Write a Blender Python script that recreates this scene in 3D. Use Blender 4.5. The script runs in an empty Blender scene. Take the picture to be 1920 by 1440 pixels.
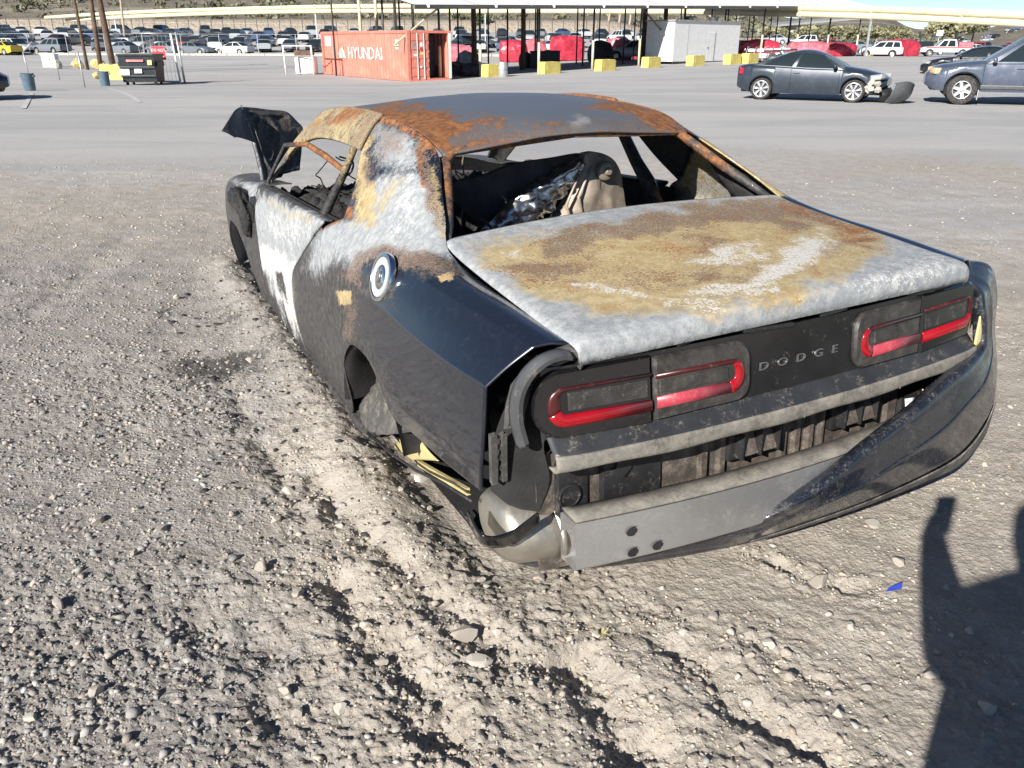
import bpy, bmesh, math, random
import numpy as np
from mathutils import Vector, Matrix

rnd = random.Random(7)
SC = bpy.context.scene
COL = SC.collection
rad = math.radians

# ------------------------------------------------------------------ camera
CAM_F, CAM_PITCH, CAM_ROLL, CAM_H = 1521.66, rad(22.8796), rad(0.1949), 1.5397
cd = bpy.data.cameras.new('camera')
cam = bpy.data.objects.new('camera', cd)
COL.objects.link(cam)
cd.sensor_width = 36.0
cd.lens = CAM_F * 36.0 / 1920.0
cd.clip_start = 0.05
cd.clip_end = 9000.0
cam.matrix_world = (Matrix.Translation((0, 0, CAM_H)) @ Matrix.Rotation(math.pi / 2 - CAM_PITCH, 4, 'X')
                    @ Matrix.Rotation(CAM_ROLL, 4, 'Z'))
SC.camera = cam

# ------------------------------------------------------------------ light
SUN_AZ, SUN_EL = rad(31.3), rad(27.5)        # shadows fall to the right and away
wd = bpy.data.worlds.new('World')
SC.world = wd
wd.use_nodes = True
wnt = wd.node_tree
for n in list(wnt.nodes):
    wnt.nodes.remove(n)
wo = wnt.nodes.new('ShaderNodeOutputWorld')
wb = wnt.nodes.new('ShaderNodeBackground')
ws = wnt.nodes.new('ShaderNodeTexSky')
ws.sky_type = 'NISHITA'
ws.sun_disc = False
ws.sun_elevation = SUN_EL
ws.sun_rotation = math.pi + SUN_AZ
ws.air_density = 0.55
ws.dust_density = 0.0
ws.ozone_density = 1.5
wb.inputs[1].default_value = 0.060
wnt.links.new(ws.outputs[0], wb.inputs[0])
wnt.links.new(wb.outputs[0], wo.inputs[0])
sl = bpy.data.lights.new('sun', 'SUN')
sl.energy = 5.0
sl.angle = rad(0.5)
sl.color = (1.0, 0.955, 0.90)
sun = bpy.data.objects.new('sun', sl)
COL.objects.link(sun)
ldir = Vector((math.sin(SUN_AZ) * math.cos(SUN_EL), math.cos(SUN_AZ) * math.cos(SUN_EL), -math.sin(SUN_EL)))
sun.rotation_euler = ldir.to_track_quat('-Z', 'Y').to_euler()
sun.location = (-20, -30, 25)
SC.view_settings.view_transform = 'Standard'
SC.view_settings.look = 'None'
SC.view_settings.gamma = 1.0
SC.view_settings.use_curve_mapping = False
SC.view_settings.exposure = 0.78
SC.render.engine = 'CYCLES'
SC.cycles.max_bounces = 6
SC.cycles.transparent_max_bounces = 8

# ------------------------------------------------------------------ camera geometry for turning photo pixels into places
_fw = np.array([0, math.cos(CAM_PITCH), -math.sin(CAM_PITCH)])
_up = np.array([0, math.sin(CAM_PITCH), math.cos(CAM_PITCH)])
_rt = np.array([1.0, 0, 0])
_cr, _sr = math.cos(CAM_ROLL), math.sin(CAM_ROLL)


def proj(W):
    D = np.asarray(W, float) - np.array([0, 0, CAM_H])
    x, y, z = D @ _rt, D @ _up, D @ _fw
    z = np.maximum(z, 1e-3)
    u, v = CAM_F * x / z, -CAM_F * y / z
    return np.stack([960 + _cr * u - _sr * v, 720 + _sr * u + _cr * v], -1)


def ray(px, py):
    u, v = px - 960, py - 720
    u, v = _cr * u + _sr * v, -_sr * u + _cr * v
    return _rt * u / CAM_F - _up * v / CAM_F + _fw


def gz(px, py, z=0.0):
    d = ray(px, py)
    t = (z - CAM_H) / d[2]
    return np.array([0, 0, CAM_H]) + d * t


def at_y(px, py, Y):
    d = ray(px, py)
    return np.array([0, 0, CAM_H]) + d * (Y / d[1])


# pose of the burnt car
CAR_R = np.array([[0.89502469, -0.44437118, -0.03827608],
                  [0.44508757, 0.89540151, 0.01237712],
                  [0.02877242, -0.02811404, 0.99919055]])
CAR_T = np.array([0.37758034, 3.1087845, -0.13812582])


def car2world(P):
    return np.asarray(P, float) @ CAR_R.T + CAR_T


def carpl(px, py, ax, val):
    o = CAR_R.T @ (np.array([0, 0, CAM_H]) - CAR_T)
    d = CAR_R.T @ ray(px, py)
    return o + d * ((val - o[ax]) / d[ax])


# ------------------------------------------------------------------ noise
def _hash(ix, iy, seed):
    h = (ix.astype(np.int64) * 374761393 + iy.astype(np.int64) * 668265263 + seed * 974711) & 0xFFFFFFFF
    h = ((h ^ (h >> 13)) * 1274126177) & 0xFFFFFFFF
    h = (h ^ (h >> 16)) & 0xFFFFFFFF
    return h


def pn(x, y, seed=0):
    """gradient noise, about -1..1"""
    x = np.asarray(x, float); y = np.asarray(y, float)
    ix, iy = np.floor(x), np.floor(y)
    fx, fy = x - ix, y - iy
    ux, uy = fx * fx * fx * (fx * (fx * 6 - 15) + 10), fy * fy * fy * (fy * (fy * 6 - 15) + 10)

    def g(dx, dy):
        a = _hash(ix + dx, iy + dy, seed) * (2 * math.pi / 4294967296.0)
        return np.cos(a) * (fx - dx) + np.sin(a) * (fy - dy)
    a = g(0, 0) * (1 - ux) + g(1, 0) * ux
    b = g(0, 1) * (1 - ux) + g(1, 1) * ux
    return 1.5 * (a * (1 - uy) + b * uy)


def fbm(x, y, octv=4, seed=0, gain=0.5, lac=2.03):
    s = 0; a = 1.0; t = 0
    for i in range(octv):
        s = s + a * pn(x, y, seed + i * 17)
        t += a
        x = x * lac + 3.7; y = y * lac + 1.3; a *= gain
    return s / t


def sst(a, b, x):
    t = np.clip((np.asarray(x, float) - a) / (b - a), 0, 1)
    return t * t * (3 - 2 * t)


def poly_sd(px, py, poly):
    """signed distance to a polygon in pixels, positive inside"""
    d = np.full(px.shape, 1e18); ins = np.zeros(px.shape, bool)
    n = len(poly)
    for i in range(n):
        ax, ay = poly[i]; bx, by = poly[(i + 1) % n]
        ex, ey = bx - ax, by - ay
        t = np.clip(((px - ax) * ex + (py - ay) * ey) / (ex * ex + ey * ey + 1e-12), 0, 1)
        d = np.minimum(d, (px - ax - t * ex) ** 2 + (py - ay - t * ey) ** 2)
        c = ((ay > py) != (by > py)) & (px < (bx - ax) * (py - ay) / ((by - ay) if abs(by - ay) > 1e-9 else 1e-9) + ax)
        ins ^= c
    d = np.sqrt(d)
    return np.where(ins, d, -d)


# ------------------------------------------------------------------ materials
MAT = {}


class NB:
    def __init__(self, name):
        self.m = bpy.data.materials.new(name)
        self.m.use_nodes = True
        self.t = self.m.node_tree
        for n in list(self.t.nodes):
            self.t.nodes.remove(n)
        self.out = self.t.nodes.new('ShaderNodeOutputMaterial')
        self.bs = self.t.nodes.new('ShaderNodeBsdfPrincipled')
        self.l(self.bs.outputs[0], self.out.inputs[0])
        self._tc = None

    def n(self, typ, **kw):
        o = self.t.nodes.new(typ)
        for k, v in kw.items():
            setattr(o, k, v)
        return o

    def l(self, a, b):
        self.t.links.new(a, b)

    def tc(self, which='Object'):
        if self._tc is None:
            self._tc = self.n('ShaderNodeTexCoord')
        return self._tc.outputs[which]

    def noise(self, scale, detail=4, rough=0.55, vec=None, which='Object', dist=0.0):
        o = self.n('ShaderNodeTexNoise')
        o.inputs['Scale'].default_value = scale
        o.inputs['Detail'].default_value = detail
        o.inputs['Roughness'].default_value = rough
        o.inputs['Distortion'].default_value = dist
        self.l(vec if vec is not None else self.tc(which), o.inputs['Vector'])
        return o.outputs['Fac']

    def voro(self, scale, feature='F1', out='Distance', vec=None, which='Object'):
        o = self.n('ShaderNodeTexVoronoi', feature=feature)
        o.inputs['Scale'].default_value = scale
        self.l(vec if vec is not None else self.tc(which), o.inputs['Vector'])
        return o.outputs[out]

    def val(self, x, sock):
        if isinstance(x, (int, float)):
            sock.default_value = x
        elif isinstance(x, tuple):
            sock.default_value = (*x, 1.0) if len(x) == 3 else x
        else:
            self.l(x, sock)

    def math(self, op, a, b=0.0, c=None, clamp=False):
        o = self.n('ShaderNodeMath', operation=op)
        o.use_clamp = clamp
        self.val(a, o.inputs[0]); self.val(b, o.inputs[1])
        if c is not None:
            self.val(c, o.inputs[2])
        return o.outputs[0]

    def mix(self, f, a, b, blend='MIX'):
        o = self.n('ShaderNodeMix', data_type='RGBA', blend_type=blend)
        self.val(f, o.inputs[0]); self.val(a, o.inputs[6]); self.val(b, o.inputs[7])
        return o.outputs[2]

    def mixf(self, f, a, b):
        o = self.n('ShaderNodeMix', data_type='FLOAT')
        self.val(f, o.inputs[0]); self.val(a, o.inputs[2]); self.val(b, o.inputs[3])
        return o.outputs[0]

    def ramp(self, f, lo, hi):
        o = self.n('ShaderNodeMapRange', interpolation_type='SMOOTHSTEP')
        self.val(f, o.inputs[0])
        o.inputs[1].default_value = lo; o.inputs[2].default_value = hi
        return o.outputs[0]

    def bump(self, h, strength=0.3, dist=0.01):
        o = self.n('ShaderNodeBump')
        o.inputs['Strength'].default_value = strength
        o.inputs['Distance'].default_value = dist
        self.l(h, o.inputs['Height'])
        self.l(o.outputs[0], self.bs.inputs['Normal'])

    def set(self, **kw):
        for k, v in kw.items():
            self.val(v, self.bs.inputs[{'color': 'Base Color', 'rough': 'Roughness', 'metal': 'Metallic', 'spec': 'Specular IOR Level',
                                        'coat': 'Coat Weight', 'coatr': 'Coat Roughness', 'trans': 'Transmission Weight',
                                        'ior': 'IOR', 'alpha': 'Alpha', 'emit': 'Emission Color', 'emits': 'Emission Strength'}[k]])
        return self.m


def simple(name, col, rough=0.6, metal=0.0, var=0.15, scale=6.0, bump=0.0, bscale=60.0, dust=0.0, coat=0.0, dustcol=(0.32, 0.27, 0.21), spec=0.5):
    b = NB(name)
    n1 = b.noise(scale, 5)
    c = b.mix(b.ramp(n1, 0.3, 0.7), tuple(x * (1 - var) for x in col), tuple(min(1, x * (1 + var)) for x in col))
    r = rough
    if dust > 0:
        g = b.ramp(b.math('ADD', b.math('MULTIPLY', b.noise(scale * 2.3, 6, 0.7), 0.7), b.math('MULTIPLY', b.noise(scale * 17, 3), 0.3)), 0.62 - dust * 0.4, 0.9 - dust * 0.3)
        c = b.mix(g, c, dustcol)
        r = b.mixf(g, rough, 0.85)
    b.set(color=c, rough=r, metal=metal, coat=coat, spec=spec)
    if bump > 0:
        b.bump(b.noise(bscale, 5, 0.6), bump, 0.01)
    MAT[name] = b.m
    return b.m


# ------------------------------------------------------------------ object helpers
def mk(name, V, F, mat=None, parent=None, smooth=True, loc=None, rotz=0.0, thick=0.0, toff=-1.0, sharp=None):
    me = bpy.data.meshes.new(name)
    me.from_pydata([tuple(map(float, v)) for v in V], [], [tuple(map(int, f)) for f in F])
    me.update()
    if smooth:
        me.shade_smooth()
        if sharp:
            me.set_sharp_from_angle(angle=rad(sharp))
    o = bpy.data.objects.new(name, me)
    COL.objects.link(o)
    if mat is not None:
        me.materials.append(MAT[mat] if isinstance(mat, str) else mat)
    if parent is not None:
        o.parent = parent
    if loc is not None:
        o.location = loc
    o.rotation_euler.z = rotz
    if thick:
        s = o.modifiers.new('thickness', 'SOLIDIFY')
        s.thickness = thick; s.offset = toff
    return o


def mkbm(name, bm, mat=None, parent=None, smooth=False, loc=None, rotz=0.0, sharp=None):
    me = bpy.data.meshes.new(name)
    bm.to_mesh(me); bm.free()
    if smooth:
        me.shade_smooth()
        if sharp:
            me.set_sharp_from_angle(angle=rad(sharp))
    o = bpy.data.objects.new(name, me)
    COL.objects.link(o)
    if mat is not None:
        me.materials.append(MAT[mat] if isinstance(mat, str) else mat)
    if parent is not None:
        o.parent = parent
    if loc is not None:
        o.location = loc
    o.rotation_euler.z = rotz
    return o


def tag(o, label=None, cat=None, group=None, kind=None):
    if label: o['label'] = label
    if cat: o['category'] = cat
    if group: o['group'] = group
    if kind: o['kind'] = kind
    return o


def empty(name, label, cat, loc=(0, 0, 0), rotz=0.0, group=None):
    o = bpy.data.objects.new(name, None)
    o.empty_display_size = 0.2
    COL.objects.link(o)
    o.location = loc
    o.rotation_euler.z = rotz
    return tag(o, label, cat, group)


def copy_tree(o, parent=None):
    c = o.copy()
    COL.objects.link(c)
    if parent is not None:
        c.parent = parent
    for ch in list(o.children):
        copy_tree(ch, c)
    return c


class MB:
    """collects shapes into one mesh"""
    def __init__(s):
        s.V = []; s.F = []

    def add(s, V, F):
        k = len(s.V)
        s.V += [tuple(v) for v in V]
        s.F += [tuple(i + k for i in f) for f in F]
        return s

    def box(s, c, d, rz=0.0, rx=0.0, ry=0.0, taper=1.0, bev=0.0):
        x, y, z = d[0] / 2, d[1] / 2, d[2] / 2
        M = Matrix.Rotation(rz, 3, 'Z') @ Matrix.Rotation(ry, 3, 'Y') @ Matrix.Rotation(rx, 3, 'X')
        if bev > 0:
            bm = bmesh.new()
            bmesh.ops.create_cube(bm, size=1.0)
            for v in bm.verts:
                k = taper if v.co.z > 0 else 1.0
                v.co = Vector((v.co.x * d[0] * k, v.co.y * d[1] * k, v.co.z * d[2]))
            bmesh.ops.bevel(bm, geom=bm.edges[:], offset=bev, segments=2, profile=0.6, affect='EDGES')
            bm.verts.index_update()
            V = [M @ v.co + Vector(c) for v in bm.verts]
            F = [[v.index for v in f.verts] for f in bm.faces]
            bm.free()
            return s.add(V, F)
        V = []
        for sz in (-1, 1):
            k = taper if sz > 0 else 1.0
            for sx, sy in ((-1, -1), (1, -1), (1, 1), (-1, 1)):
                V.append(M @ Vector((sx * x * k, sy * y * k, sz * z)) + Vector(c))
        return s.add(V, [(3, 2, 1, 0), (4, 5, 6, 7), (0, 1, 5, 4), (1, 2, 6, 5), (2, 3, 7, 6), (3, 0, 4, 7)])

    def tube(s, pts, r, n=8, cap=True):
        P = [Vector(p) for p in pts]
        rr = r if isinstance(r, (list, tuple)) else [r] * len(P)
        V = []; F = []
        prev = None
        for i, p in enumerate(P):
            a = P[max(0, i - 1)]; b = P[min(len(P) - 1, i + 1)]
            t = (b - a).normalized()
            if prev is None:
                u = t.orthogonal().normalized()
            else:
                u = (prev - t * prev.dot(t)).normalized()
            prev = u
            w = t.cross(u)
            for k in range(n):
                an = 2 * math.pi * k / n
                V.append(p + (u * math.cos(an) + w * math.sin(an)) * rr[i])
        for i in range(len(P) - 1):
            for k in range(n):
                F.append((i * n + k, i * n + (k + 1) % n, (i + 1) * n + (k + 1) % n, (i + 1) * n + k))
        if cap:
            F.append(tuple(reversed(range(n))))
            F.append(tuple((len(P) - 1) * n + k for k in range(n)))
        return s.add(V, F)

    def lathe(s, prof, c, axis='Z', n=24, close=False):
        """prof: list of (radius, height along axis)"""
        V = []; F = []
        for r, h in prof:
            for k in range(n):
                a = 2 * math.pi * k / n
                q = (r * math.cos(a), r * math.sin(a), h)
                if axis == 'X': q = (h, q[0], q[1])
                elif axis == 'Y': q = (q[1], h, q[0])
                V.append((q[0] + c[0], q[1] + c[1], q[2] + c[2]))
        m = len(prof)
        for i in range(m - 1 + (1 if close else 0)):
            j = (i + 1) % m
            for k in range(n):
                F.append((i * n + k, i * n + (k + 1) % n, j * n + (k + 1) % n, j * n + k))
        return s.add(V, F)

    def prism(s, poly, y0, y1, plane='XZ'):
        n = len(poly)
        f = {'XZ': lambda a, b, h: (a, h, b), 'XY': lambda a, b, h: (a, b, h), 'YZ': lambda a, b, h: (h, a, b)}[plane]
        V = [f(a, b, y0) for a, b in poly] + [f(a, b, y1) for a, b in poly]
        F = [tuple(range(n)), tuple(reversed(range(n, 2 * n)))] + [(i, i + n, (i + 1) % n + n, (i + 1) % n) for i in range(n)]
        return s.add(V, F)

    def grid(s, G, flip=False):
        nu, nv = len(G), len(G[0])
        V = [p for row in G for p in row]
        F = []
        for i in range(nu - 1):
            for j in range(nv - 1):
                q = (i * nv + j, i * nv + j + 1, (i + 1) * nv + j + 1, (i + 1) * nv + j)
                F.append(q[::-1] if flip else q)
        return s.add(V, F)

    def build(s, name, mat=None, parent=None, smooth=False, fix=True, sharp=None, **kw):
        o = mk(name, s.V, s.F, mat, parent, smooth, sharp=sharp, **kw)
        if fix:
            bm = bmesh.new(); bm.from_mesh(o.data)
            bmesh.ops.recalc_face_normals(bm, faces=bm.faces[:])
            bm.to_mesh(o.data); bm.free()
            if smooth and sharp:
                o.data.set_sharp_from_angle(angle=rad(sharp))
        return o


def crom(P, n):
    """Catmull-Rom through rows of control points (k, ...) -> n samples, by chord length of the index"""
    P = np.asarray(P, float)
    k = len(P)
    if k == 2:
        t = np.linspace(0, 1, n).reshape((n,) + (1,) * (P.ndim - 1))
        return P[0] * (1 - t) + P[1] * t
    Q = np.concatenate([[2 * P[0] - P[1]], P, [2 * P[-1] - P[-2]]])
    t = np.linspace(0, k - 1, n)
    i = np.minimum(t.astype(int), k - 2)
    u = (t - i).reshape((n,) + (1,) * (P.ndim - 1))
    a, b, c, d = Q[i], Q[i + 1], Q[i + 2], Q[i + 3]
    return 0.5 * (2 * b + (c - a) * u + (2 * a - 5 * b + 4 * c - d) * u ** 2 + (3 * b - a - 3 * c + d) * u ** 3)


def csurf(C, nu, nv):
    C = np.asarray(C, float)              # (rows, cols, 3)
    A = crom(C, nu)                        # (nu, cols, 3)
    B = crom(A.transpose(1, 0, 2), nv)     # (nv, nu, 3)
    return B.transpose(1, 0, 2)


def csurf_seg(C, nu, nvs, breaks):
    """like csurf, but with true creases at the given columns"""
    C = np.asarray(C, float)
    parts = []
    bs = [0] + list(breaks) + [C.shape[1] - 1]
    for k, nv in enumerate(nvs):
        S_ = csurf(C[:, bs[k]:bs[k + 1] + 1], nu, nv)
        parts.append(S_ if k == 0 else S_[:, 1:])
    return np.concatenate(parts, 1)


def gridmesh(G, flip=False):
    nu, nv = G.shape[:2]
    V = G.reshape(-1, 3)
    i, j = np.meshgrid(np.arange(nu - 1), np.arange(nv - 1), indexing='ij')
    a = (i * nv + j).ravel()
    F = np.stack([a, a + 1, a + nv + 1, a + nv], -1)
    if flip:
        F = F[:, ::-1]
    return V, F


def npmesh(name, V, F, mat=None, parent=None, smooth=True):
    """quick mesh from numpy quads or tris"""
    me = bpy.data.meshes.new(name)
    V = np.ascontiguousarray(V, dtype=np.float32); F = np.ascontiguousarray(F, dtype=np.int32)
    k = F.shape[1]
    me.vertices.add(len(V)); me.vertices.foreach_set('co', V.ravel())
    me.loops.add(F.size); me.loops.foreach_set('vertex_index', F.ravel())
    me.polygons.add(len(F))
    me.polygons.foreach_set('loop_start', np.arange(0, F.size, k, dtype=np.int32))
    me.polygons.foreach_set('loop_total', np.full(len(F), k, dtype=np.int32))
    me.update(calc_edges=True); me.validate()
    if smooth:
        me.shade_smooth()
    o = bpy.data.objects.new(name, me)
    COL.objects.link(o)
    if mat is not None:
        me.materials.append(MAT[mat] if isinstance(mat, str) else mat)
    if parent is not None:
        o.parent = parent
    return o


def textmesh(body, size, extrude=0.0, sx=1.0):
    """letters as separate (verts, faces, x offset) tuples, lying in XZ, facing -Y"""
    res = []
    x = 0.0
    for ch in body:
        if ch == ' ':
            x += size * 0.35 * sx; continue
        cu = bpy.data.curves.new('t', 'FONT')
        cu.body = ch; cu.size = size; cu.extrude = extrude; cu.resolution_u = 3
        o = bpy.data.objects.new('t', cu)
        me = o.to_mesh()
        V = [(v.co.x * sx, -v.co.z, v.co.y) for v in me.vertices]
        F = [tuple(p.vertices) for p in me.polygons]
        w = max(v[0] for v in V); x0 = min(v[0] for v in V)
        res.append(([(v[0] - x0, v[1], v[2]) for v in V], F, w - x0))
        o.to_mesh_clear()
        bpy.data.objects.remove(o); bpy.data.curves.remove(cu)
    return res
# ================================================================== ground
def car_local_xy(x, y):
    dx, dy = x - CAR_T[0], y - CAR_T[1]
    c, s = 0.8957, 0.4447
    return dx * c + dy * s, -dx * s + dy * c      # right, forward


def polyline_d(x, y, pts):
    """distance, side (+ right of travel) and run 0..1 along a polyline"""
    best = np.full(np.shape(x), 1e9); side = np.zeros(np.shape(x)); run = np.zeros(np.shape(x))
    n = len(pts) - 1
    for i in range(n):
        ax, ay = pts[i]; bx, by = pts[i + 1]
        ex, ey = bx - ax, by - ay
        L2 = ex * ex + ey * ey
        tr = ((x - ax) * ex + (y - ay) * ey) / L2
        t = np.clip(tr, 0, 1)
        d = np.hypot(x - ax - t * ex, y - ay - t * ey)
        s = ((y - ay) * ex - (x - ax) * ey) / math.sqrt(L2)
        m = d < best
        best = np.where(m, d, best); side = np.where(m, -np.sign(s) * d, side); run = np.where(m, (i + t) / n, run)
    return best, side, run


def px_line(*pp):
    return [tuple(gz(*p)[:2]) for p in pp]


# tyre tracks pressed into the dirt: (line on the ground, depth, half width, berm)
FURROWS = [
    (px_line((560, 850), (690, 1020), (790, 1110), (905, 1200), (980, 1270)), 0.050, 0.055, 0.030),
    (px_line((610, 1060), (690, 1170), (780, 1290), (860, 1420)), 0.050, 0.060, 0.030),
    (px_line((1050, 1215), (1090, 1270), (1150, 1340), (1270, 1470)), 0.075, 0.075, 0.040),
    (px_line((1220, 1165), (1310, 1250), (1400, 1330), (1500, 1390), (1600, 1450)), 0.050, 0.050, 0.034),
    (px_line((1400, 1200), (1480, 1250), (1560, 1290)), 0.020, 0.03, 0.02),
    (px_line((1420, 1040), (1520, 1085), (1640, 1110)), 0.020, 0.03, 0.02),
    (px_line((420, 700), (500, 850), (600, 990)), 0.03, 0.06, 0.02),
    (px_line((330, 1160), (450, 1180), (540, 1260), (560, 1400)), 0.035, 0.10, 0.02),
    (px_line((250, 430), (150, 520), (20, 620)), 0.02, 0.15, 0.012),
    (px_line((420, 470), (300, 700), (100, 1000)), 0.016, 0.18, 0.012),
]


def base_z(x, y):
    """broad shape of the yard: it dips a little around the container"""
    x = np.asarray(x, float); y = np.asarray(y, float)
    t = np.clip(-0.294 + 0.0265 * x, -0.45, 0.5) * sst(26, 42, y) * (1 - sst(72, 96, y))
    return t + 0.052 * np.clip(y - 103, 0, 62) * (1 - sst(30, 60, x))


def ground_z(x, y, fine=True):
    x = np.asarray(x, float); y = np.asarray(y, float)
    z = base_z(x, y)
    near = 1 - sst(9, 13, y)                      # the dirt part
    z = z + near * (0.020 * fbm(x * 0.9, y * 0.9, 3, 5) + 0.010 * fbm(x * 4.0, y * 4.0, 3, 9))
    z = z + (1 - near) * 0.006 * fbm(x * 0.5, y * 0.5, 2, 3)
    if fine:
        for k, (pl, dep, w, berm) in enumerate(FURROWS):
            d, s, r = polyline_d(x, y, pl)
            fade = sst(0, 0.12, r) * (1 - sst(0.9, 1.0, r)) * np.clip(0.55 + 1.0 * fbm(x * 5 + k, y * 5, 3, 40 + k), 0, 1.2)
            wob = 0.035 * fbm(x * 6, y * 6 + k, 3, 140 + k); d = np.abs(d + wob); s = s + wob
            z = z - fade * dep * np.exp(-(d / w) ** 2)
            z = z + fade * 0.45 * berm * np.exp(-((s + 1.7 * w) / (0.9 * w)) ** 2)
            z = z + fade * 0.3 * berm * np.exp(-((s - 1.7 * w) / (0.8 * w)) ** 2)
        cx, cy = car_local_xy(x, y)
        # dirt pushed up along the sill and round the tail, hollow under the car
        b = np.exp(-((cx + 1.03) / 0.13) ** 2) * sst(-0.9, 0.1, cy) * (1 - sst(3.4, 4.2, cy))
        z = z + b * (0.062 + 0.03 * fbm(x * 6, y * 6, 3, 77))
        ins = sst(-0.95, -0.8, cx) * (1 - sst(0.8, 0.95, cx)) * sst(-0.9, -0.6, cy) * (1 - sst(3.6, 3.9, cy))
        z = z - ins * 0.03
        f = near * (1 - sst(5, 9, y) * 0.5)
        n1 = fbm(x * 17, y * 17, 3, 21, 0.6)
        n2 = fbm(x * 46, y * 46, 2, 31, 0.6)
        lump = 0.55 + 0.75 * sst(-0.2, 0.35, fbm(x * 0.8, y * 0.8, 2, 61))
        nf = 0
        for pl, dep, w, berm in FURROWS[:8]:
            nf = np.maximum(nf, np.exp(-(polyline_d(x, y, pl)[0] / (3.2 * w)) ** 2))
        nf = np.maximum(nf, b)
        z = z + f * (lump + 0.9 * nf) * (0.017 * np.abs(n1) + 0.0085 * np.abs(n2) - .004) + f * nf * 0.016 * fbm(x * 11, y * 11, 3, 88, .6)
    return z


def zone_masks(x, y):
    """grey gravel, asphalt, ash-dark stains"""
    n = fbm(x * 0.38, y * 0.38, 5, 91, 0.6)
    n2 = fbm(x * 2.2, y * 2.2, 3, 95)
    left = sst(0.3, -1.3, x + 0.30 * (y - 2.0) + 0.9 * n + 0.35 * n2) * (1 - 0.65 * sst(3.5, 8, y))
    right = sst(0.4, 1.0, x - 0.15 * y + 0.5 * n) * 0.1
    grey = np.clip(left * 0.95 + 0.30 * n2 + right, 0, 1)
    asph = sst(1.5, 17.0, y + 3.4 * n + 2.0 * n2 + 5.0 * pn(x * 0.11 + 3, y * 0.16, 17) + 0.10 * -x)
    lx, ly = car_local_xy(x, y)
    ash = np.exp(-((lx + 1.35) / 0.30) ** 2) * sst(-0.2, 0.8, ly) * (1 - sst(2.6, 4.2, ly)) * sst(-0.1, 0.5, n2)
    g = gz(480, 655); ash = ash + 0.42 * np.exp(-(((x - g[0]) / 0.22) ** 2 + ((y - g[1]) / 0.22) ** 2))
    g = gz(1720, 310); ash = ash + 0.45 * np.exp(-(((x - g[0]) / 0.9) ** 2 + ((y - g[1]) / 0.5) ** 2)) * sst(-0.4, 0.3, n2)
    return grey, asph, np.clip(ash, 0, 1)


b = NB('ground')
att = b.n('ShaderNodeAttribute', attribute_name='zone')
sep = b.n('ShaderNodeSeparateColor')
b.l(att.outputs['Color'], sep.inputs[0])
grey, asph, ash = sep.outputs[0], sep.outputs[1], sep.outputs[2]
n_f = b.noise(55, 6, 0.65); n_m = b.noise(7, 6, 0.6); n_l = b.noise(0.8, 5, 0.6); n_g = b.noise(190, 3, 0.6)
tan = b.mix(b.ramp(n_m, 0.3, 0.7), (0.345, 0.306, 0.255), (0.440, 0.395, 0.335))
tan = b.mix(b.math('MULTIPLY', b.ramp(n_f, 0.5, 0.8), 0.5), tan, (0.54, 0.495, 0.43))
gr = b.mix(b.ramp(n_m, 0.3, 0.7), (0.272, 0.252, 0.226), (0.368, 0.341, 0.307))
gr = b.mix(b.math('MULTIPLY', b.ramp(n_f, 0.52, 0.75), 0.55), gr, (0.43, 0.405, 0.375))
gr = b.mix(b.math('MULTIPLY', b.ramp(n_g, 0.55, 0.7), 0.4), gr, (0.17, 0.165, 0.16))
c = b.mix(b.ramp(b.math('ADD', grey, b.math('MULTIPLY', b.math('SUBTRACT', n_m, 0.5), 0.9)), 0.25, 0.75), tan, gr)
# worn asphalt: stretched blotches across the yard
mp = b.n('ShaderNodeMapping'); b.l(b.tc(), mp.inputs[0]); mp.inputs['Scale'].default_value = (0.12, 0.42, 1)
n_s = b.noise(1.0, 7, 0.65, vec=mp.outputs[0], dist=0.6)
mp2 = b.n('ShaderNodeMapping'); b.l(b.tc(), mp2.inputs[0]); mp2.inputs['Scale'].default_value = (0.5, 2.2, 1)
n_s2 = b.noise(1.0, 6, 0.7, vec=mp2.outputs[0], dist=0.4)
asp = b.mix(b.ramp(n_s, 0.34, 0.66), (0.37, 0.368, 0.362), (0.475, 0.462, 0.438))
asp = b.mix(b.math('MULTIPLY', b.ramp(n_s2, 0.57, 0.72), 0.5), asp, (0.48, 0.455, 0.42))
asp = b.mix(b.math('MULTIPLY', b.ramp(b.noise(23, 4), 0.58, 0.72), 0.3), asp, (0.22, 0.22, 0.22))
c = b.mix(b.ramp(b.math('ADD', asph, b.math('MULTIPLY', b.math("SUBTRACT", n_m, 0.5), 0.9)), 0.1, 0.9), c, asp)
c = b.mix(b.math('MULTIPLY', b.ramp(b.math('ADD', ash, b.math('MULTIPLY', b.math('SUBTRACT', n_f, 0.5), 1.2)), 0.35, 0.75), 0.8), c, (0.05, 0.048, 0.046))
b.set(color=c, rough=0.95, spec=0.2)
hb = b.math('ADD', b.math('MULTIPLY', b.noise(110, 5, 0.75), 0.7), b.math('ADD', b.math('MULTIPLY', b.voro(70), 0.45), b.math('MULTIPLY', b.noise(34, 4, 0.6), 0.5)))
b.bump(hb, 0.9, 0.010)
MAT['ground'] = b.m

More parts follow.
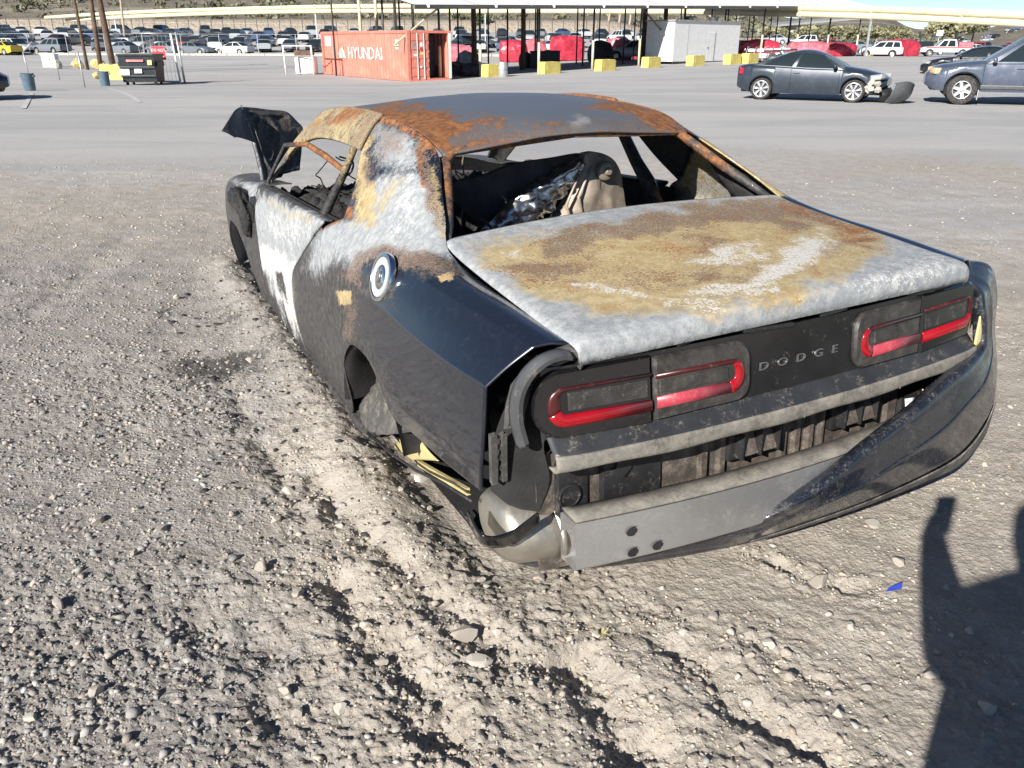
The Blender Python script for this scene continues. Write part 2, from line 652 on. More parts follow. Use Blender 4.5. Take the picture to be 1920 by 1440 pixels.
# one sheet from behind the viewer to beyond the horizon, finest where the dirt is close
ys = [-400, -120, -40, -15, -6, -2.5, -1, -0.2, 0.3, 0.62, 0.8]
y = 0.92
while y < 16:
    ys.append(y); y *= 1.0046
while y < 5200:
    ys.append(y); y *= 1.05
ys = np.array(ys)
s1 = np.linspace(-0.64, 0.64, 640)
s0 = -np.linspace(1, 0.66, 36) ** 1.0
ss = np.concatenate([s0, s1, -s0[::-1]])
hw = 2.0 + 1.02 * np.abs(ys) + np.where(ys < 0, 20, 0)
GX = hw[:, None] * ss[None, :]
GY = np.repeat(ys[:, None], len(ss), 1)
GZ = ground_z(GX, GY)
G = np.stack([GX, GY, GZ], -1)
V, F = gridmesh(G, flip=True)
ground = npmesh('ground', V, F, 'ground')
tag(ground, kind='structure')
zm = zone_masks(V[:, 0], V[:, 1])
ca = ground.data.color_attributes.new('zone', 'FLOAT_COLOR', 'POINT')
ca.data.foreach_set('color', np.stack([zm[0], zm[1], zm[2], np.ones(len(V))], -1).astype(np.float32).ravel())

# ------------------------------------------------------------------ stones
def ico():
    p = (1 + 5 ** 0.5) / 2
    v = np.array([(-1, p, 0), (1, p, 0), (-1, -p, 0), (1, -p, 0), (0, -1, p), (0, 1, p), (0, -1, -p), (0, 1, -p), (p, 0, -1), (p, 0, 1), (-p, 0, -1), (-p, 0, 1)], float)
    f = np.array([(0, 11, 5), (0, 5, 1), (0, 1, 7), (0, 7, 10), (0, 10, 11), (1, 5, 9), (5, 11, 4), (11, 10, 2), (10, 7, 6), (7, 1, 8),
                  (3, 9, 4), (3, 4, 2), (3, 2, 6), (3, 6, 8), (3, 8, 9), (4, 9, 5), (2, 4, 11), (6, 2, 10), (8, 6, 7), (9, 8, 1)])
    return v / np.linalg.norm(v[0]), f


b = NB('stone')
att = b.n('ShaderNodeAttribute', attribute_name='tone')
nn = b.noise(90, 4, 0.6)
c = b.mix(b.ramp(nn, 0.3, 0.7), att.outputs['Color'], (0.30, 0.27, 0.23))
c2 = b.mix(0.55, att.outputs['Color'], c)
b.set(color=c2, rough=0.9, spec=0.25)
b.bump(b.noise(240, 3), 0.35, 0.003)
MAT['stone'] = b.m

rs = np.random.RandomState(11)
NS = 50000
# more where it is close, more on the gravelly left
yy = 1.05 * np.exp(rs.rand(NS * 3) * math.log(11.5 / 1.05))
xx = (rs.rand(NS * 3) * 2 - 1) * (0.95 * yy + 0.8)
gm, am, _ = zone_masks(xx, yy)
lx, ly = car_local_xy(xx, yy)
inside = (np.abs(lx) < 0.86) & (ly > -0.75) & (ly < 3.8)
clump = sst(-0.15, 0.45, fbm(xx * 1.6, yy * 1.6, 3, 123))
dens = np.clip(0.05 + 0.50 * gm + 0.45 * clump * (0.35 + gm), 0, 1) * (1 - 0.8 * am)
for pl, dep, w, berm in FURROWS[:6]:
    d, s_, r_ = polyline_d(xx, yy, pl)
    dens = np.maximum(dens, np.exp(-(d / (2.2 * w)) ** 2))
keep = (rs.rand(NS * 3) < dens) & ~inside
xx, yy, gm = xx[keep][:NS], yy[keep][:NS], gm[keep][:NS]
ns = len(xx)
size = np.exp(rs.randn(ns) * 0.50) * 0.0031 * (0.85 + 0.12 * yy) * (0.8 + 0.35 * gm)
size = np.clip(size, 0.0015, 0.013)
zz = ground_z(xx, yy) + size * 0.05
iv, fi = ico()
an = rs.rand(ns) * 2 * math.pi
sc3 = size[:, None] * (0.7 + 0.6 * rs.rand(ns, 3)) * np.array([1.15, 1.0, 0.72])
jit = 1 + 0.30 * np.clip(rs.randn(ns, 12, 1), -2, 2)
P = iv[None] * jit * sc3[:, None, :]
ca_, sa_ = np.cos(an)[:, None], np.sin(an)[:, None]
X = P[..., 0] * ca_ - P[..., 1] * sa_ + xx[:, None]
Y = P[..., 0] * sa_ + P[..., 1] * ca_ + yy[:, None]
Z = P[..., 2] + zz[:, None]
SV = np.stack([X, Y, Z], -1).reshape(-1, 3)
SF = (fi[None] + (np.arange(ns) * 12)[:, None, None]).reshape(-1, 3)
gravel = npmesh('gravel', SV, SF, 'stone', smooth=False)
tag(gravel, 'fine loose gravel and grit scattered over the dirt', 'gravel', kind='stuff')
tone = np.exp(rs.randn(ns) * 0.18)[:, None] * np.where(gm[:, None] > 0.5, np.array([[0.33, 0.31, 0.285]]), np.array([[0.43, 0.385, 0.325]]))
warm = rs.rand(ns)[:, None]
tone = tone * (1 + (warm - 0.5) * np.array([[0.25, 0.0, -0.25]]))
tone = np.clip(tone, 0.06, 0.62)
tc4 = np.concatenate([np.repeat(tone, 12, 0), np.ones((ns * 12, 1))], 1).astype(np.float32)
ca = gravel.data.color_attributes.new('tone', 'FLOAT_COLOR', 'POINT')
ca.data.foreach_set('color', tc4.ravel())


def rock_mesh(seed, sub=2):
    bm = bmesh.new()
    bmesh.ops.create_icosphere(bm, subdivisions=sub, radius=1.0)
    r = random.Random(seed)
    planes = [(Vector((r.gauss(0, 1), r.gauss(0, 1), r.gauss(0, 1))).normalized(), r.uniform(0.45, 0.8)) for _ in range(11)]
    for v in bm.verts:
        for n, d in planes:
            k = v.co.dot(n)
            if k > d:
                v.co -= n * (k - d) * 0.97
        v.co *= 1 + 0.05 * r.gauss(0, 1)
    me = bpy.data.meshes.new('rock')
    bm.to_mesh(me); bm.free()
    me.shade_smooth(); me.set_sharp_from_angle(angle=rad(18))
    t = r.choice([(0.40, 0.36, 0.30), (0.44, 0.40, 0.35), (0.34, 0.32, 0.29), (0.48, 0.44, 0.38), (0.40, 0.34, 0.28)])
    ca = me.color_attributes.new('tone', 'FLOAT_COLOR', 'POINT')
    ca.data.foreach_set('color', np.tile(np.array([*t, 1], np.float32), len(me.vertices)))
    me.materials.append(MAT['stone'])
    return me


ROCKS = [rock_mesh(i) for i in range(9)]


def rock(px, py, wpx, label, group=None, k=None, flat=0.7, name='rock', sx=1.0):
    g = gz(px, py)
    dist = math.sqrt(g[0] ** 2 + g[1] ** 2 + CAM_H ** 2)
    s = 0.5 * wpx * dist / CAM_F
    z = float(ground_z(np.array([g[0]]), np.array([g[1]]))[0])
    o = bpy.data.objects.new(name, ROCKS[k if k is not None else rnd.randrange(9)])
    COL.objects.link(o)
    o.location = (g[0], g[1], z + s * flat * 0.45)
    o.scale = (s * sx, s * rnd.uniform(0.75, 1.0), s * flat)
    o.rotation_euler = (rnd.uniform(-.2, .2), rnd.uniform(-.2, .2), rnd.uniform(0, 6.28) if sx == 1 else 0.15)
    tag(o, label, 'rock', group)
    return o


rock(872, 1187, 58, 'largest pale angular rock lying in the wheel track in front of the tail', k=3, flat=0.62)
rock(898, 1246, 56, 'narrow flat grey brown stone lying just below the largest pale rock', k=1, flat=0.3, sx=1.0)
rock(1535, 1090, 46, 'flat pale stone half buried in the smooth tan dirt behind the bumper', k=4, flat=0.4)
rock(1633, 981, 40, 'rounded grey stone on the dirt under the hanging bumper cover', k=5, flat=0.45)
rock(540, 920, 30, 'reddish brown rounded stone on the dirt beside the rear wheel arch', k=7)
rock(1478, 1280, 26, 'pair end stone lying at the lower end of the middle tyre furrow', k=2)
rock(470, 680, 40, 'white flat chip of debris on burnt ground beside the rear quarter', k=6, flat=0.3)
small = [(720, 1235), (840, 1200), (975, 1280), (1128, 1385), (1335, 1162), (1372, 1195), (1402, 1238), (1470, 1345), (1425, 1330), (1510, 1385),
         (1475, 1232), (1440, 1208), (1290, 1240), (1320, 1270), (1385, 1275), (1275, 1190), (520, 985), (437, 965), (490, 1075), (560, 1120), (610, 930), (545, 895), (380, 905), (300, 1000),
         (205, 1235), (180, 1300), (62, 1095), (115, 1135), (250, 1045), (185, 985), (230, 870), (100, 930), (300, 830), (380, 770), (330, 560), (150, 800), (60, 760),
         (700, 1090), (760, 1060), (640, 990), (700, 905), (750, 940), (805, 955), (690, 1165), (735, 1300), (760, 1350), (800, 1330), (600, 1250), (640, 1330), (560, 1330),
         (1010, 1400), (1060, 1160), (1015, 1080), (905, 1090), (1820, 1190), (1770, 1100), (1745, 1270), (1850, 1330), (1240, 1105), (1120, 1190), (1590, 1180), (1690, 1060), (1850, 870),
         (420, 1290), (340, 1350), (260, 1400), (140, 1390), (60, 1350), (20, 1180), (480, 1385), (530, 1290), (905, 1380), (860, 1310), (930, 1180), (820, 1125), (1390, 1410), (1570, 1345), (1620, 1290)]
for i, (px, py) in enumerate(small):
    rock(px + rnd.uniform(-4, 4), py + rnd.uniform(-4, 4), rnd.choice([14, 16, 18, 20, 24, 28, 32]) * (0.7 if py < 900 else 1.0), 'small loose stone lying on the dirt yard', 'small loose stones on the dirt')

# flakes of char and melted plastic dropped along the car's left side
nd = 260
lx = -1.05 - np.abs(rs.randn(nd)) * 0.38; ly = rs.rand(nd) * 3.4 - 0.4 + rs.randn(nd) * .2
wx_ = CAR_T[0] + lx * 0.8957 - ly * 0.4447; wy_ = CAR_T[1] + lx * 0.4447 + ly * 0.8957
sz = np.clip(np.exp(rs.randn(nd) * .55) * .0055, .0025, .016)
P = iv[None] * (1 + .35 * np.clip(rs.randn(nd, 12, 1), -2, 2)) * (sz[:, None] * (.6 + .8 * rs.rand(nd, 3)) * np.array([1.3, 1, .5]))[:, None, :]
P = P + np.stack([wx_, wy_, ground_z(wx_, wy_) + sz * .2], -1)[:, None, :]
deb = npmesh('charred_flakes', P.reshape(-1, 3), (fi[None] + (np.arange(nd) * 12)[:, None, None]).reshape(-1, 3), None, smooth=False)
deb.data.materials.append(simple('flake', (.028, .027, .026), .8, var=.5, scale=40, dust=.2))
tag(deb, 'charred flakes and bits fallen along the left side of the burnt car', 'debris', kind='stuff')
# ================================================================== materials of the burnt car
def burnt(name, base, rough=0.35, coat=0.0, metal=0.0, dust=0.35, streak=False):
    """sheet metal that carries two painted masks: burnA = ash, yellow scale, rust; burnB = purple scale, char, white ash"""
    b = NB(name)
    A = b.n('ShaderNodeSeparateColor'); B = b.n('ShaderNodeSeparateColor')
    for s, nm in ((A, 'burnA'), (B, 'burnB')):
        a = b.n('ShaderNodeAttribute', attribute_name=nm)
        b.l(a.outputs['Color'], s.inputs[0])
    n1 = b.noise(9, 8, 0.62, dist=0.4); n2 = b.noise(34, 6, 0.66); n3 = b.noise(130, 5, 0.65); n4 = b.noise(420, 3, 0.6); n5 = b.noise(190, 3, 0.7)
    br = b.math('ADD', b.math('MULTIPLY', n1, 0.40), b.math('ADD', b.math('MULTIPLY', n2, 0.38), b.math('MULTIPLY', n3, 0.22)))
    fine = b.math('ADD', b.math('MULTIPLY', n3, 0.6), b.math('MULTIPLY', n4, 0.4))

    def m(w, amp, lo=0.42, hi=0.58, nz=br, soft=0.06):
        mid, half = (lo + hi) / 2, (hi - lo) / 2 + soft
        v = b.math('ADD', w, b.math('MULTIPLY', b.math('SUBTRACT', nz, 0.5), amp * 1.25))
        v = b.math('ADD', v, b.math('MULTIPLY', b.math('SUBTRACT', fine, 0.5), amp * 1.0))
        return b.math('MULTIPLY', b.ramp(v, mid - half, mid + half), b.ramp(w, 0.01, 0.25))
    # paint with dust and fine scratches
    dn = b.ramp(b.math('ADD', b.math('MULTIPLY', n2, 0.5), b.math('MULTIPLY', n4, 0.5)), 0.52, 0.75)
    c = b.mix(b.math('MULTIPLY', dn, dust), base, (0.20, 0.19, 0.175))
    r = b.mixf(b.math('MULTIPLY', dn, 0.6), rough, 0.7)
    cw = b.mixf(1.0, 0.0, coat)
    # char: dull dark grey
    mc = m(B.outputs[1], 1.4, 0.35, 0.65)
    cc = b.mix(b.ramp(n2, 0.35, 0.7), (0.030, 0.029, 0.029), (0.085, 0.080, 0.076))
    cc = b.mix(b.math('MULTIPLY', b.ramp(n3, 0.58, 0.72), 0.45), cc, (0.17, 0.155, 0.14))
    c = b.mix(mc, c, cc); r = b.mixf(mc, r, 0.62); cw = b.mixf(mc, cw, 0.12)
    # ash: pale blue grey powder with crackle
    ma = m(A.outputs[0], 1.3, 0.36, 0.62, soft=0.14)
    ck = b.voro(95, 'DISTANCE_TO_EDGE')
    ca = b.mix(b.ramp(n2, 0.36, 0.68), (0.240, 0.258, 0.270), (0.385, 0.395, 0.392))
    ca = b.mix(b.math('MULTIPLY', b.ramp(b.math('ADD', b.math('MULTIPLY', n5, .6), b.math('MULTIPLY', n3, .4)), 0.52, 0.62), 0.38), ca, (0.155, 0.165, 0.175))
    ca = b.mix(b.math('MULTIPLY', b.ramp(ck, 0.06, 0.0), 0.35), ca, (0.46, 0.46, 0.45))
    c = b.mix(ma, c, ca); r = b.mixf(ma, r, 0.85); cw = b.mixf(ma, cw, 0.0)
    # yellow scale
    my = m(A.outputs[1], 1.5, 0.40, 0.60, soft=0.10)
    cy = b.mix(b.ramp(n2, 0.33, 0.66), (0.33, 0.245, 0.115), (0.46, 0.375, 0.205))
    cy = b.mix(b.math('MULTIPLY', b.ramp(n1, 0.52, 0.68), 0.6), cy, (0.375, 0.235, 0.085))
    cy = b.mix(b.math('MULTIPLY', b.ramp(fine, 0.56, 0.68), 0.45), cy, (0.19, 0.145, 0.09))
    c = b.mix(my, c, cy); r = b.mixf(my, r, 0.85); cw = b.mixf(my, cw, 0.0)
    # purple brown scale, speckled
    mp_ = b.math('MULTIPLY', m(B.outputs[0], 2.3, 0.46, 0.56, soft=0.04), b.mixf(b.ramp(n5, .47, .60), 1.0, 0.30))
    cp = b.mix(b.ramp(fine, 0.44, 0.60), (0.105, 0.072, 0.062), (0.245, 0.165, 0.115))
    cp = b.mix(b.math('MULTIPLY', b.ramp(n4, 0.57, 0.68), 0.75), cp, (0.36, 0.28, 0.17))
    c = b.mix(mp_, c, cp); r = b.mixf(mp_, r, 0.8); cw = b.mixf(mp_, cw, 0.0)
    # orange rust
    mr = m(A.outputs[2], 2.0, 0.48, 0.62, soft=0.05)
    cr = b.mix(b.ramp(n2, 0.36, 0.66), (0.155, 0.062, 0.026), (0.31, 0.138, 0.050))
    cr = b.mix(b.math('MULTIPLY', b.ramp(fine, 0.53, 0.65), 0.5), cr, (0.13, 0.055, 0.03))
    c = b.mix(mr, c, cr); r = b.mixf(mr, r, 0.9); cw = b.mixf(mr, cw, 0.0)
    # white ash
    mw = b.math('MULTIPLY', m(B.outputs[2], 2.3, 0.46, 0.54, soft=0.03), 0.92)
    cwh = b.mix(b.ramp(n3, 0.35, 0.65), (0.47, 0.45, 0.405), (0.62, 0.61, 0.58))
    c = b.mix(mw, c, cwh); r = b.mixf(mw, r, 0.92); cw = b.mixf(mw, cw, 0.0)
    b.set(color=c, rough=r, metal=metal, coat=cw, coatr=0.06)
    burnm = b.math('MAXIMUM', b.math('MAXIMUM', ma, my), b.math('MAXIMUM', b.math('MAXIMUM', mp_, mr), b.math('MAXIMUM', mw, b.math('MULTIPLY', mc, 0.4))))
    h = b.math('MULTIPLY', b.math('ADD', b.math('MULTIPLY', n3, 0.6), b.math('ADD', b.math('MULTIPLY', n2, 0.8), b.math('MULTIPLY', n4, 0.3))), burnm)
    b.bump(h, 0.45, 0.006)
    MAT[name] = b.m
    return b.m


burnt('burnt_paint', (0.0085, 0.0115, 0.019), 0.28, coat=1.0, dust=0.16)
burnt('burnt_steel', (0.145, 0.160, 0.180), 0.42, metal=0.35, dust=0.3)
burnt('burnt_dark', (0.022, 0.022, 0.024), 0.5, dust=0.4)
simple('char', (0.020, 0.019, 0.019), 0.75, var=0.5, scale=20, bump=0.8, bscale=70, dust=0.22, dustcol=(0.13, 0.125, 0.12))
simple('char_flat', (0.014, 0.0135, 0.0135), 0.85, var=0.4, scale=12, bump=0.3, bscale=90, dust=0.15, dustcol=(0.09, 0.085, 0.08))
simple('seat_panel', (0.052, 0.050, 0.047), 0.7, var=0.3, scale=14, bump=0.25, bscale=160, dust=0.25, dustcol=(0.12, 0.11, 0.10))
simple('seat_steel', (0.36, 0.30, 0.235), 0.48, metal=0.25, var=0.3, scale=9, bump=0.12, bscale=40, dust=0.2)
simple('foil', (0.70, 0.69, 0.67), 0.34, metal=1.0, var=0.2, scale=25, bump=0.25, bscale=60, dust=0.1)
simple('liner_grey', (0.075, 0.073, 0.068), 0.6, var=0.25, scale=9, dust=0.4, bump=0.1, bscale=60)
simple('black_plastic', (0.020, 0.020, 0.021), 0.42, var=0.25, scale=15, dust=0.22, bump=0.08, bscale=200)
simple('gloss_black', (0.012, 0.012, 0.013), 0.18, var=0.3, scale=10, dust=0.13, coat=0.5)
simple('trim_grey', (0.075, 0.078, 0.082), 0.35, var=0.15, scale=12, dust=0.2)
simple('dusty_panel', (0.060, 0.060, 0.060), 0.6, var=0.25, scale=8, dust=0.55, dustcol=(0.30, 0.27, 0.225))
simple('dusty_lip', (0.12, 0.112, 0.10), 0.75, var=0.3, scale=9, dust=0.7, dustcol=(0.27, 0.245, 0.20))
simple('brown_plastic', (0.060, 0.050, 0.042), 0.6, var=0.25, scale=10, dust=0.5, dustcol=(0.22, 0.18, 0.14))
simple('aluminium', (0.56, 0.56, 0.55), 0.42, metal=0.85, var=0.12, scale=5, bump=0.10, bscale=35, dust=0.42, dustcol=(0.40, 0.37, 0.32))
simple('dull_silver', (0.50, 0.47, 0.40), 0.38, metal=0.8, var=0.2, scale=6, bump=0.15, bscale=25, dust=0.35)
simple('chrome', (0.78, 0.79, 0.80), 0.16, metal=1.0, var=0.08, scale=20, dust=0.12)
simple('white_enamel', (0.40, 0.41, 0.42), 0.45, var=0.12, scale=20, dust=0.2)
simple('cream_primer', (0.50, 0.42, 0.20), 0.55, var=0.15, scale=12, dust=0.2)
simple('lens_dark', (0.030, 0.029, 0.029), 0.16, var=0.3, scale=12, dust=0.30, coat=0.5, dustcol=(0.22, 0.20, 0.175))
simple('lens_dusty', (0.035, 0.032, 0.030), 0.36, var=0.3, scale=14, dust=0.45, dustcol=(0.105, 0.096, 0.085), coat=.2)
simple('lamp_black', (0.008, 0.008, 0.009), 0.10, var=0.2, scale=10, dust=0.08, coat=0.8)
simple('lens_red', (0.31, 0.004, 0.010), 0.16, var=0.15, scale=8, coat=0.5, dust=0.16, dustcol=(.30, .06, .06))
simple('lens_red_dim', (0.055, 0.008, 0.008), 0.30, var=0.25, scale=8, coat=0.3, dust=0.25)
simple('lens_red_dusty', (0.36, 0.040, 0.060), 0.36, var=0.2, scale=8, coat=0.2, dust=0.35, dustcol=(0.42, 0.22, 0.20))
simple('letter_metal', (0.30, 0.30, 0.30), 0.35, metal=0.8, var=0.2, scale=40, dust=0.2)
simple('white_label', (0.75, 0.76, 0.76), 0.6, var=0.05, scale=30)
simple('rubber', (0.022, 0.021, 0.020), 0.8, var=0.2, scale=20, dust=0.3)


# ------------------------------------------------------------------ mask painting: patches are drawn where the photograph shows them
def set_masks(o, layers, side=0):
    me = o.data
    n = len(me.vertices)
    co = np.empty(n * 3, np.float32); me.vertices.foreach_get('co', co)
    co = co.reshape(-1, 3).astype(float)
    uv = proj(car2world(co))
    wx = fbm(co[:, 0] * 7 + co[:, 2] * 5, co[:, 1] * 7 + co[:, 2] * 3, 4, 301)
    wy = fbm(co[:, 0] * 7 - co[:, 2] * 4, co[:, 1] * 7 + co[:, 2] * 6, 4, 401)
    A = np.zeros((n, 4), np.float32); B = np.zeros((n, 4), np.float32); A[:, 3] = B[:, 3] = 1
    ch = {'ash': (A, 0), 'yel': (A, 1), 'rust': (A, 2), 'pur': (B, 0), 'char': (B, 1), 'wht': (B, 2)}
    for ly in layers:
        nm, shape = ly[0], ly[1]
        soft = ly[2] if len(ly) > 2 else 14
        st = ly[3] if len(ly) > 3 else 1.0
        warp = ly[4] if len(ly) > 4 else 16
        arr, k = ch[nm.lstrip('-')]
        if shape == 'all':
            w = np.ones(n)
        elif callable(shape):
            w = shape(co)
        else:
            w = sst(-soft * 1.7, soft * 1.7, poly_sd(uv[:, 0] + warp * wx, uv[:, 1] + warp * wy, shape))
        if nm[0] == '-':
            arr[:, k] *= (1 - w * st)
        else:
            arr[:, k] = np.maximum(arr[:, k], w * st)
    for nm, arr in (('burnA', A), ('burnB', B)):
        ca = me.color_attributes.new(nm, 'FLOAT_COLOR', 'POINT')
        ca.data.foreach_set('color', arr.ravel())


# ================================================================== the burnt car
CAR = empty('burnt_car', 'burnt out wheelless black coupe with rusted roof and ash covered trunk', 'car')
M4 = Matrix([list(CAR_R[i]) + [CAR_T[i]] for i in range(3)] + [[0, 0, 0, 1]])
CAR.matrix_world = M4


def sheet(name, C, nu, nv, mat, side=-1, thick=0.006, layers=None, extra=None, flip=False, parent=None, dent=0.0, keep=None, seed=0, label=None, breaks=None):
    """curved sheet metal through control points (half width, fwd, up); side -1 = left, +1 = right"""
    G = csurf_seg(C, nu, nv, breaks) if breaks else csurf(C, nu, nv)
    V, F = gridmesh(G)
    if extra is not None:
        for (C2, nu2, nv2) in extra:
            V2, F2 = gridmesh(csurf(C2, nu2, nv2))
            F = np.concatenate([F, F2 + len(V)]); V = np.concatenate([V, V2])
    V = V.copy()
    if dent:
        V[:, 0] += dent * fbm(V[:, 1] * 3.1 + seed, V[:, 2] * 3.1, 3, 500 + seed)
        V[:, 2] += dent * 0.5 * fbm(V[:, 1] * 2.7, V[:, 0] * 2.7 + seed, 3, 520 + seed)
    if side:
        V[:, 0] *= side
    if (side < 0) != flip:
        F = F[:, ::-1]
    o = npmesh(name, V, F, mat, parent if parent is not None else CAR)
    if keep is not None or extra is not None:
        bm = bmesh.new(); bm.from_mesh(o.data)
        if extra is not None:
            bmesh.ops.remove_doubles(bm, verts=bm.verts[:], dist=0.0015)
        if keep is not None:
            dead = [f for f in bm.faces if not keep(f.calc_center_median())]
            bmesh.ops.delete(bm, geom=dead, context='FACES')
        bm.to_mesh(o.data); bm.free(); o.data.shade_smooth()
    set_masks(o, layers or [])
    if thick:
        s = o.modifiers.new('thickness', 'SOLIDIFY'); s.thickness = thick; s.offset = -1.0
    if label: o['label'] = label
    return o


AY, AZ, AR = 0.06, 0.30, 0.385


def arch_z(y, cy=AY, cz=AZ, r=AR):
    return cz + math.sqrt(max(0.0, r * r - (y - cy) ** 2))


def qrow(y, zb, side_pts, top):
    return [(p[0], y, p[1]) if len(p) == 2 else p for p in side_pts] + [(p[0], y, p[1]) if len(p) == 2 else p for p in top]


Q = [
    [(.925, -.885, .56), (.925, -.90, .64), (.920, -.915, .74), (.911, -.922, .872), (.865, -.945, .925), (.80, -.975, .972), (.765, -.99, .978), (.745, -1.0, .978), (.725, -1.005, .976)],
    [(.935, -.66, .545), (.940, -.67, .63), (.936, -.68, .735), (.926, -.69, .868), (.885, -.70, .935), (.825, -.71, .992), (.785, -.715, 1.005), (.752, -.72, 1.003), (.727, -.72, .998)],
    [(.950, -.40, .540), (.955, -.41, .62), (.950, -.41, .735), (.934, -.41, .872), (.905, -.41, .945), (.848, -.41, 1.010), (.795, -.41, 1.030), (.757, -.41, 1.028), (.724, -.41, 1.022)],
    [(.962, -.24, arch_z(-.24)), (.964, -.24, .645), (.957, -.24, .745), (.936, -.24, .885), (.908, -.24, .958), (.852, -.24, 1.025), (.795, -.24, 1.055), (.750, -.24, 1.062), (.722, -.225, 1.068)],
    [(.968, -.08, arch_z(-.08)), (.968, -.08, .70), (.958, -.08, .775), (.938, -.08, .890), (.908, -.08, .964), (.845, -.08, 1.042), (.775, -.09, 1.095), (.715, -.105, 1.132), (.680, -.115, 1.140)],
    [(.970, .06, arch_z(.06)), (.968, .06, .725), (.957, .06, .79), (.938, .06, .892), (.905, .06, .968), (.832, .05, 1.058), (.752, .04, 1.130), (.685, .02, 1.192), (.637, .01, 1.212)],
    [(.968, .22, arch_z(.22)), (.966, .22, .70), (.956, .22, .78), (.936, .22, .892), (.902, .22, .972), (.822, .21, 1.068), (.738, .20, 1.165), (.655, .19, 1.265), (.565, .215, 1.322)],
    [(.960, .38, arch_z(.38)), (.962, .385, .62), (.955, .39, .745), (.932, .40, .888), (.898, .40, .976), (.818, .40, 1.072), (.738, .40, 1.172), (.660, .40, 1.282), (.565, .40, 1.385)],
    [(.928, .445, .30), (.955, .46, .50), (.950, .48, .715), (.926, .52, .885), (.894, .56, .980), (.820, .50, 1.066), (.744, .54, 1.172), (.670, .58, 1.286), (.566, .60, 1.412)],
    [(.905, .62, .20), (.945, .66, .42), (.942, .70, .68), (.918, .74, .880), (.890, .76, .990), (.832, .62, 1.052), (.750, .70, 1.165), (.680, .79, 1.292), (.570, .80, 1.426)],
]


# the rear flank is faceted: keep the face between its two creases flat
for i in range(6):
    f_ = 1.0 if i < 4 else (0.6 if i == 4 else 0.3)
    a, p, c = (np.array(Q[i][j], float) for j in (3, 4, 5))
    Q[i][4] = tuple(p * (1 - f_) + (0.5 * (a + c) + np.array([.003, 0, .002])) * f_)


def crease(rows, cols, k=0.045):
    out = []
    for r in rows:
        r = [np.array(p, float) for p in r]
        q = []
        for i, p in enumerate(r):
            if i in cols:
                q += [p * (1 - k) + r[i - 1] * k, p, p * (1 - k) + r[i + 1] * k]
            else:
                q.append(p)
        out.append(q)
    return out


Q2 = [[r for r in Q[-1][:5]],
      [(.898, 1.0, .20), (.932, 1.05, .42), (.930, 1.05, .655), (.914, .95, .845), (.890, .775, .992)],
      [(.895, 1.40, .20), (.925, 1.455, .42), (.925, 1.405, .645), (.912, 1.16, .805), (.890, .79, .996)]]
Q_layers = [
    ('char', [(552, 470), (600, 470), (640, 500), (700, 520), (735, 560), (660, 560), (668, 610), (700, 660), (760, 790), (700, 820), (640, 760), (560, 650)], 26, 1.0),
    ('char', [(690, 455), (760, 470), (850, 480), (870, 515), (800, 525), (740, 505), (690, 500)], 12, 0.9),
    ('ash', [(575, 500), (600, 425), (662, 412), (700, 345), (745, 325), (790, 320), (845, 440), (848, 488), (770, 482), (715, 470), (690, 490), (662, 525), (645, 482), (600, 520)], 18, 1.0),
    ('ash', [(690, 230), (740, 225), (790, 260), (800, 330), (740, 330), (700, 300)], 22, 0.75),
    ('yel', [(590, 215), (640, 200), (690, 205), (700, 260), (690, 330), (715, 370), (700, 420), (668, 425), (666, 290), (600, 262)], 16, 0.95),
    ('yel', [(690, 400), (740, 335), (770, 330), (720, 400)], 14, 0.7),
    ('yel', [(800, 310), (815, 300), (840, 450), (825, 455)], 8, 0.75),
    ('pur', [(705, 240), (750, 238), (755, 285), (715, 300)], 20, 0.75),
    ('pur', [(680, 300), (715, 300), (705, 350), (680, 365)], 16, 0.7),
    ('pur', [(778, 250), (800, 255), (818, 350), (832, 440), (815, 430), (795, 350)], 9, 0.9),
    ('pur', [(640, 520), (675, 480), (720, 458), (850, 488), (855, 512), (770, 512), (716, 480), (690, 500), (672, 540)], 9, 0.85),
    ('pur', [(640, 560), (668, 560), (676, 640), (650, 635)], 12, 0.6),
    ('rust', [(596, 400), (668, 388), (664, 412), (600, 432)], 7, 1.0, 6),
    ('rust', [(600, 220), (650, 200), (700, 200), (740, 212), (800, 250), (838, 292), (815, 300), (770, 255), (700, 222), (640, 222), (600, 240)], 10, 0.9),
    ('rust', [(782, 280), (796, 280), (800, 350), (790, 352)], 6, 0.85),
    ('wht', [(752, 340), (776, 330), (782, 400), (760, 440), (735, 470), (745, 400)], 12, 0.55),
]
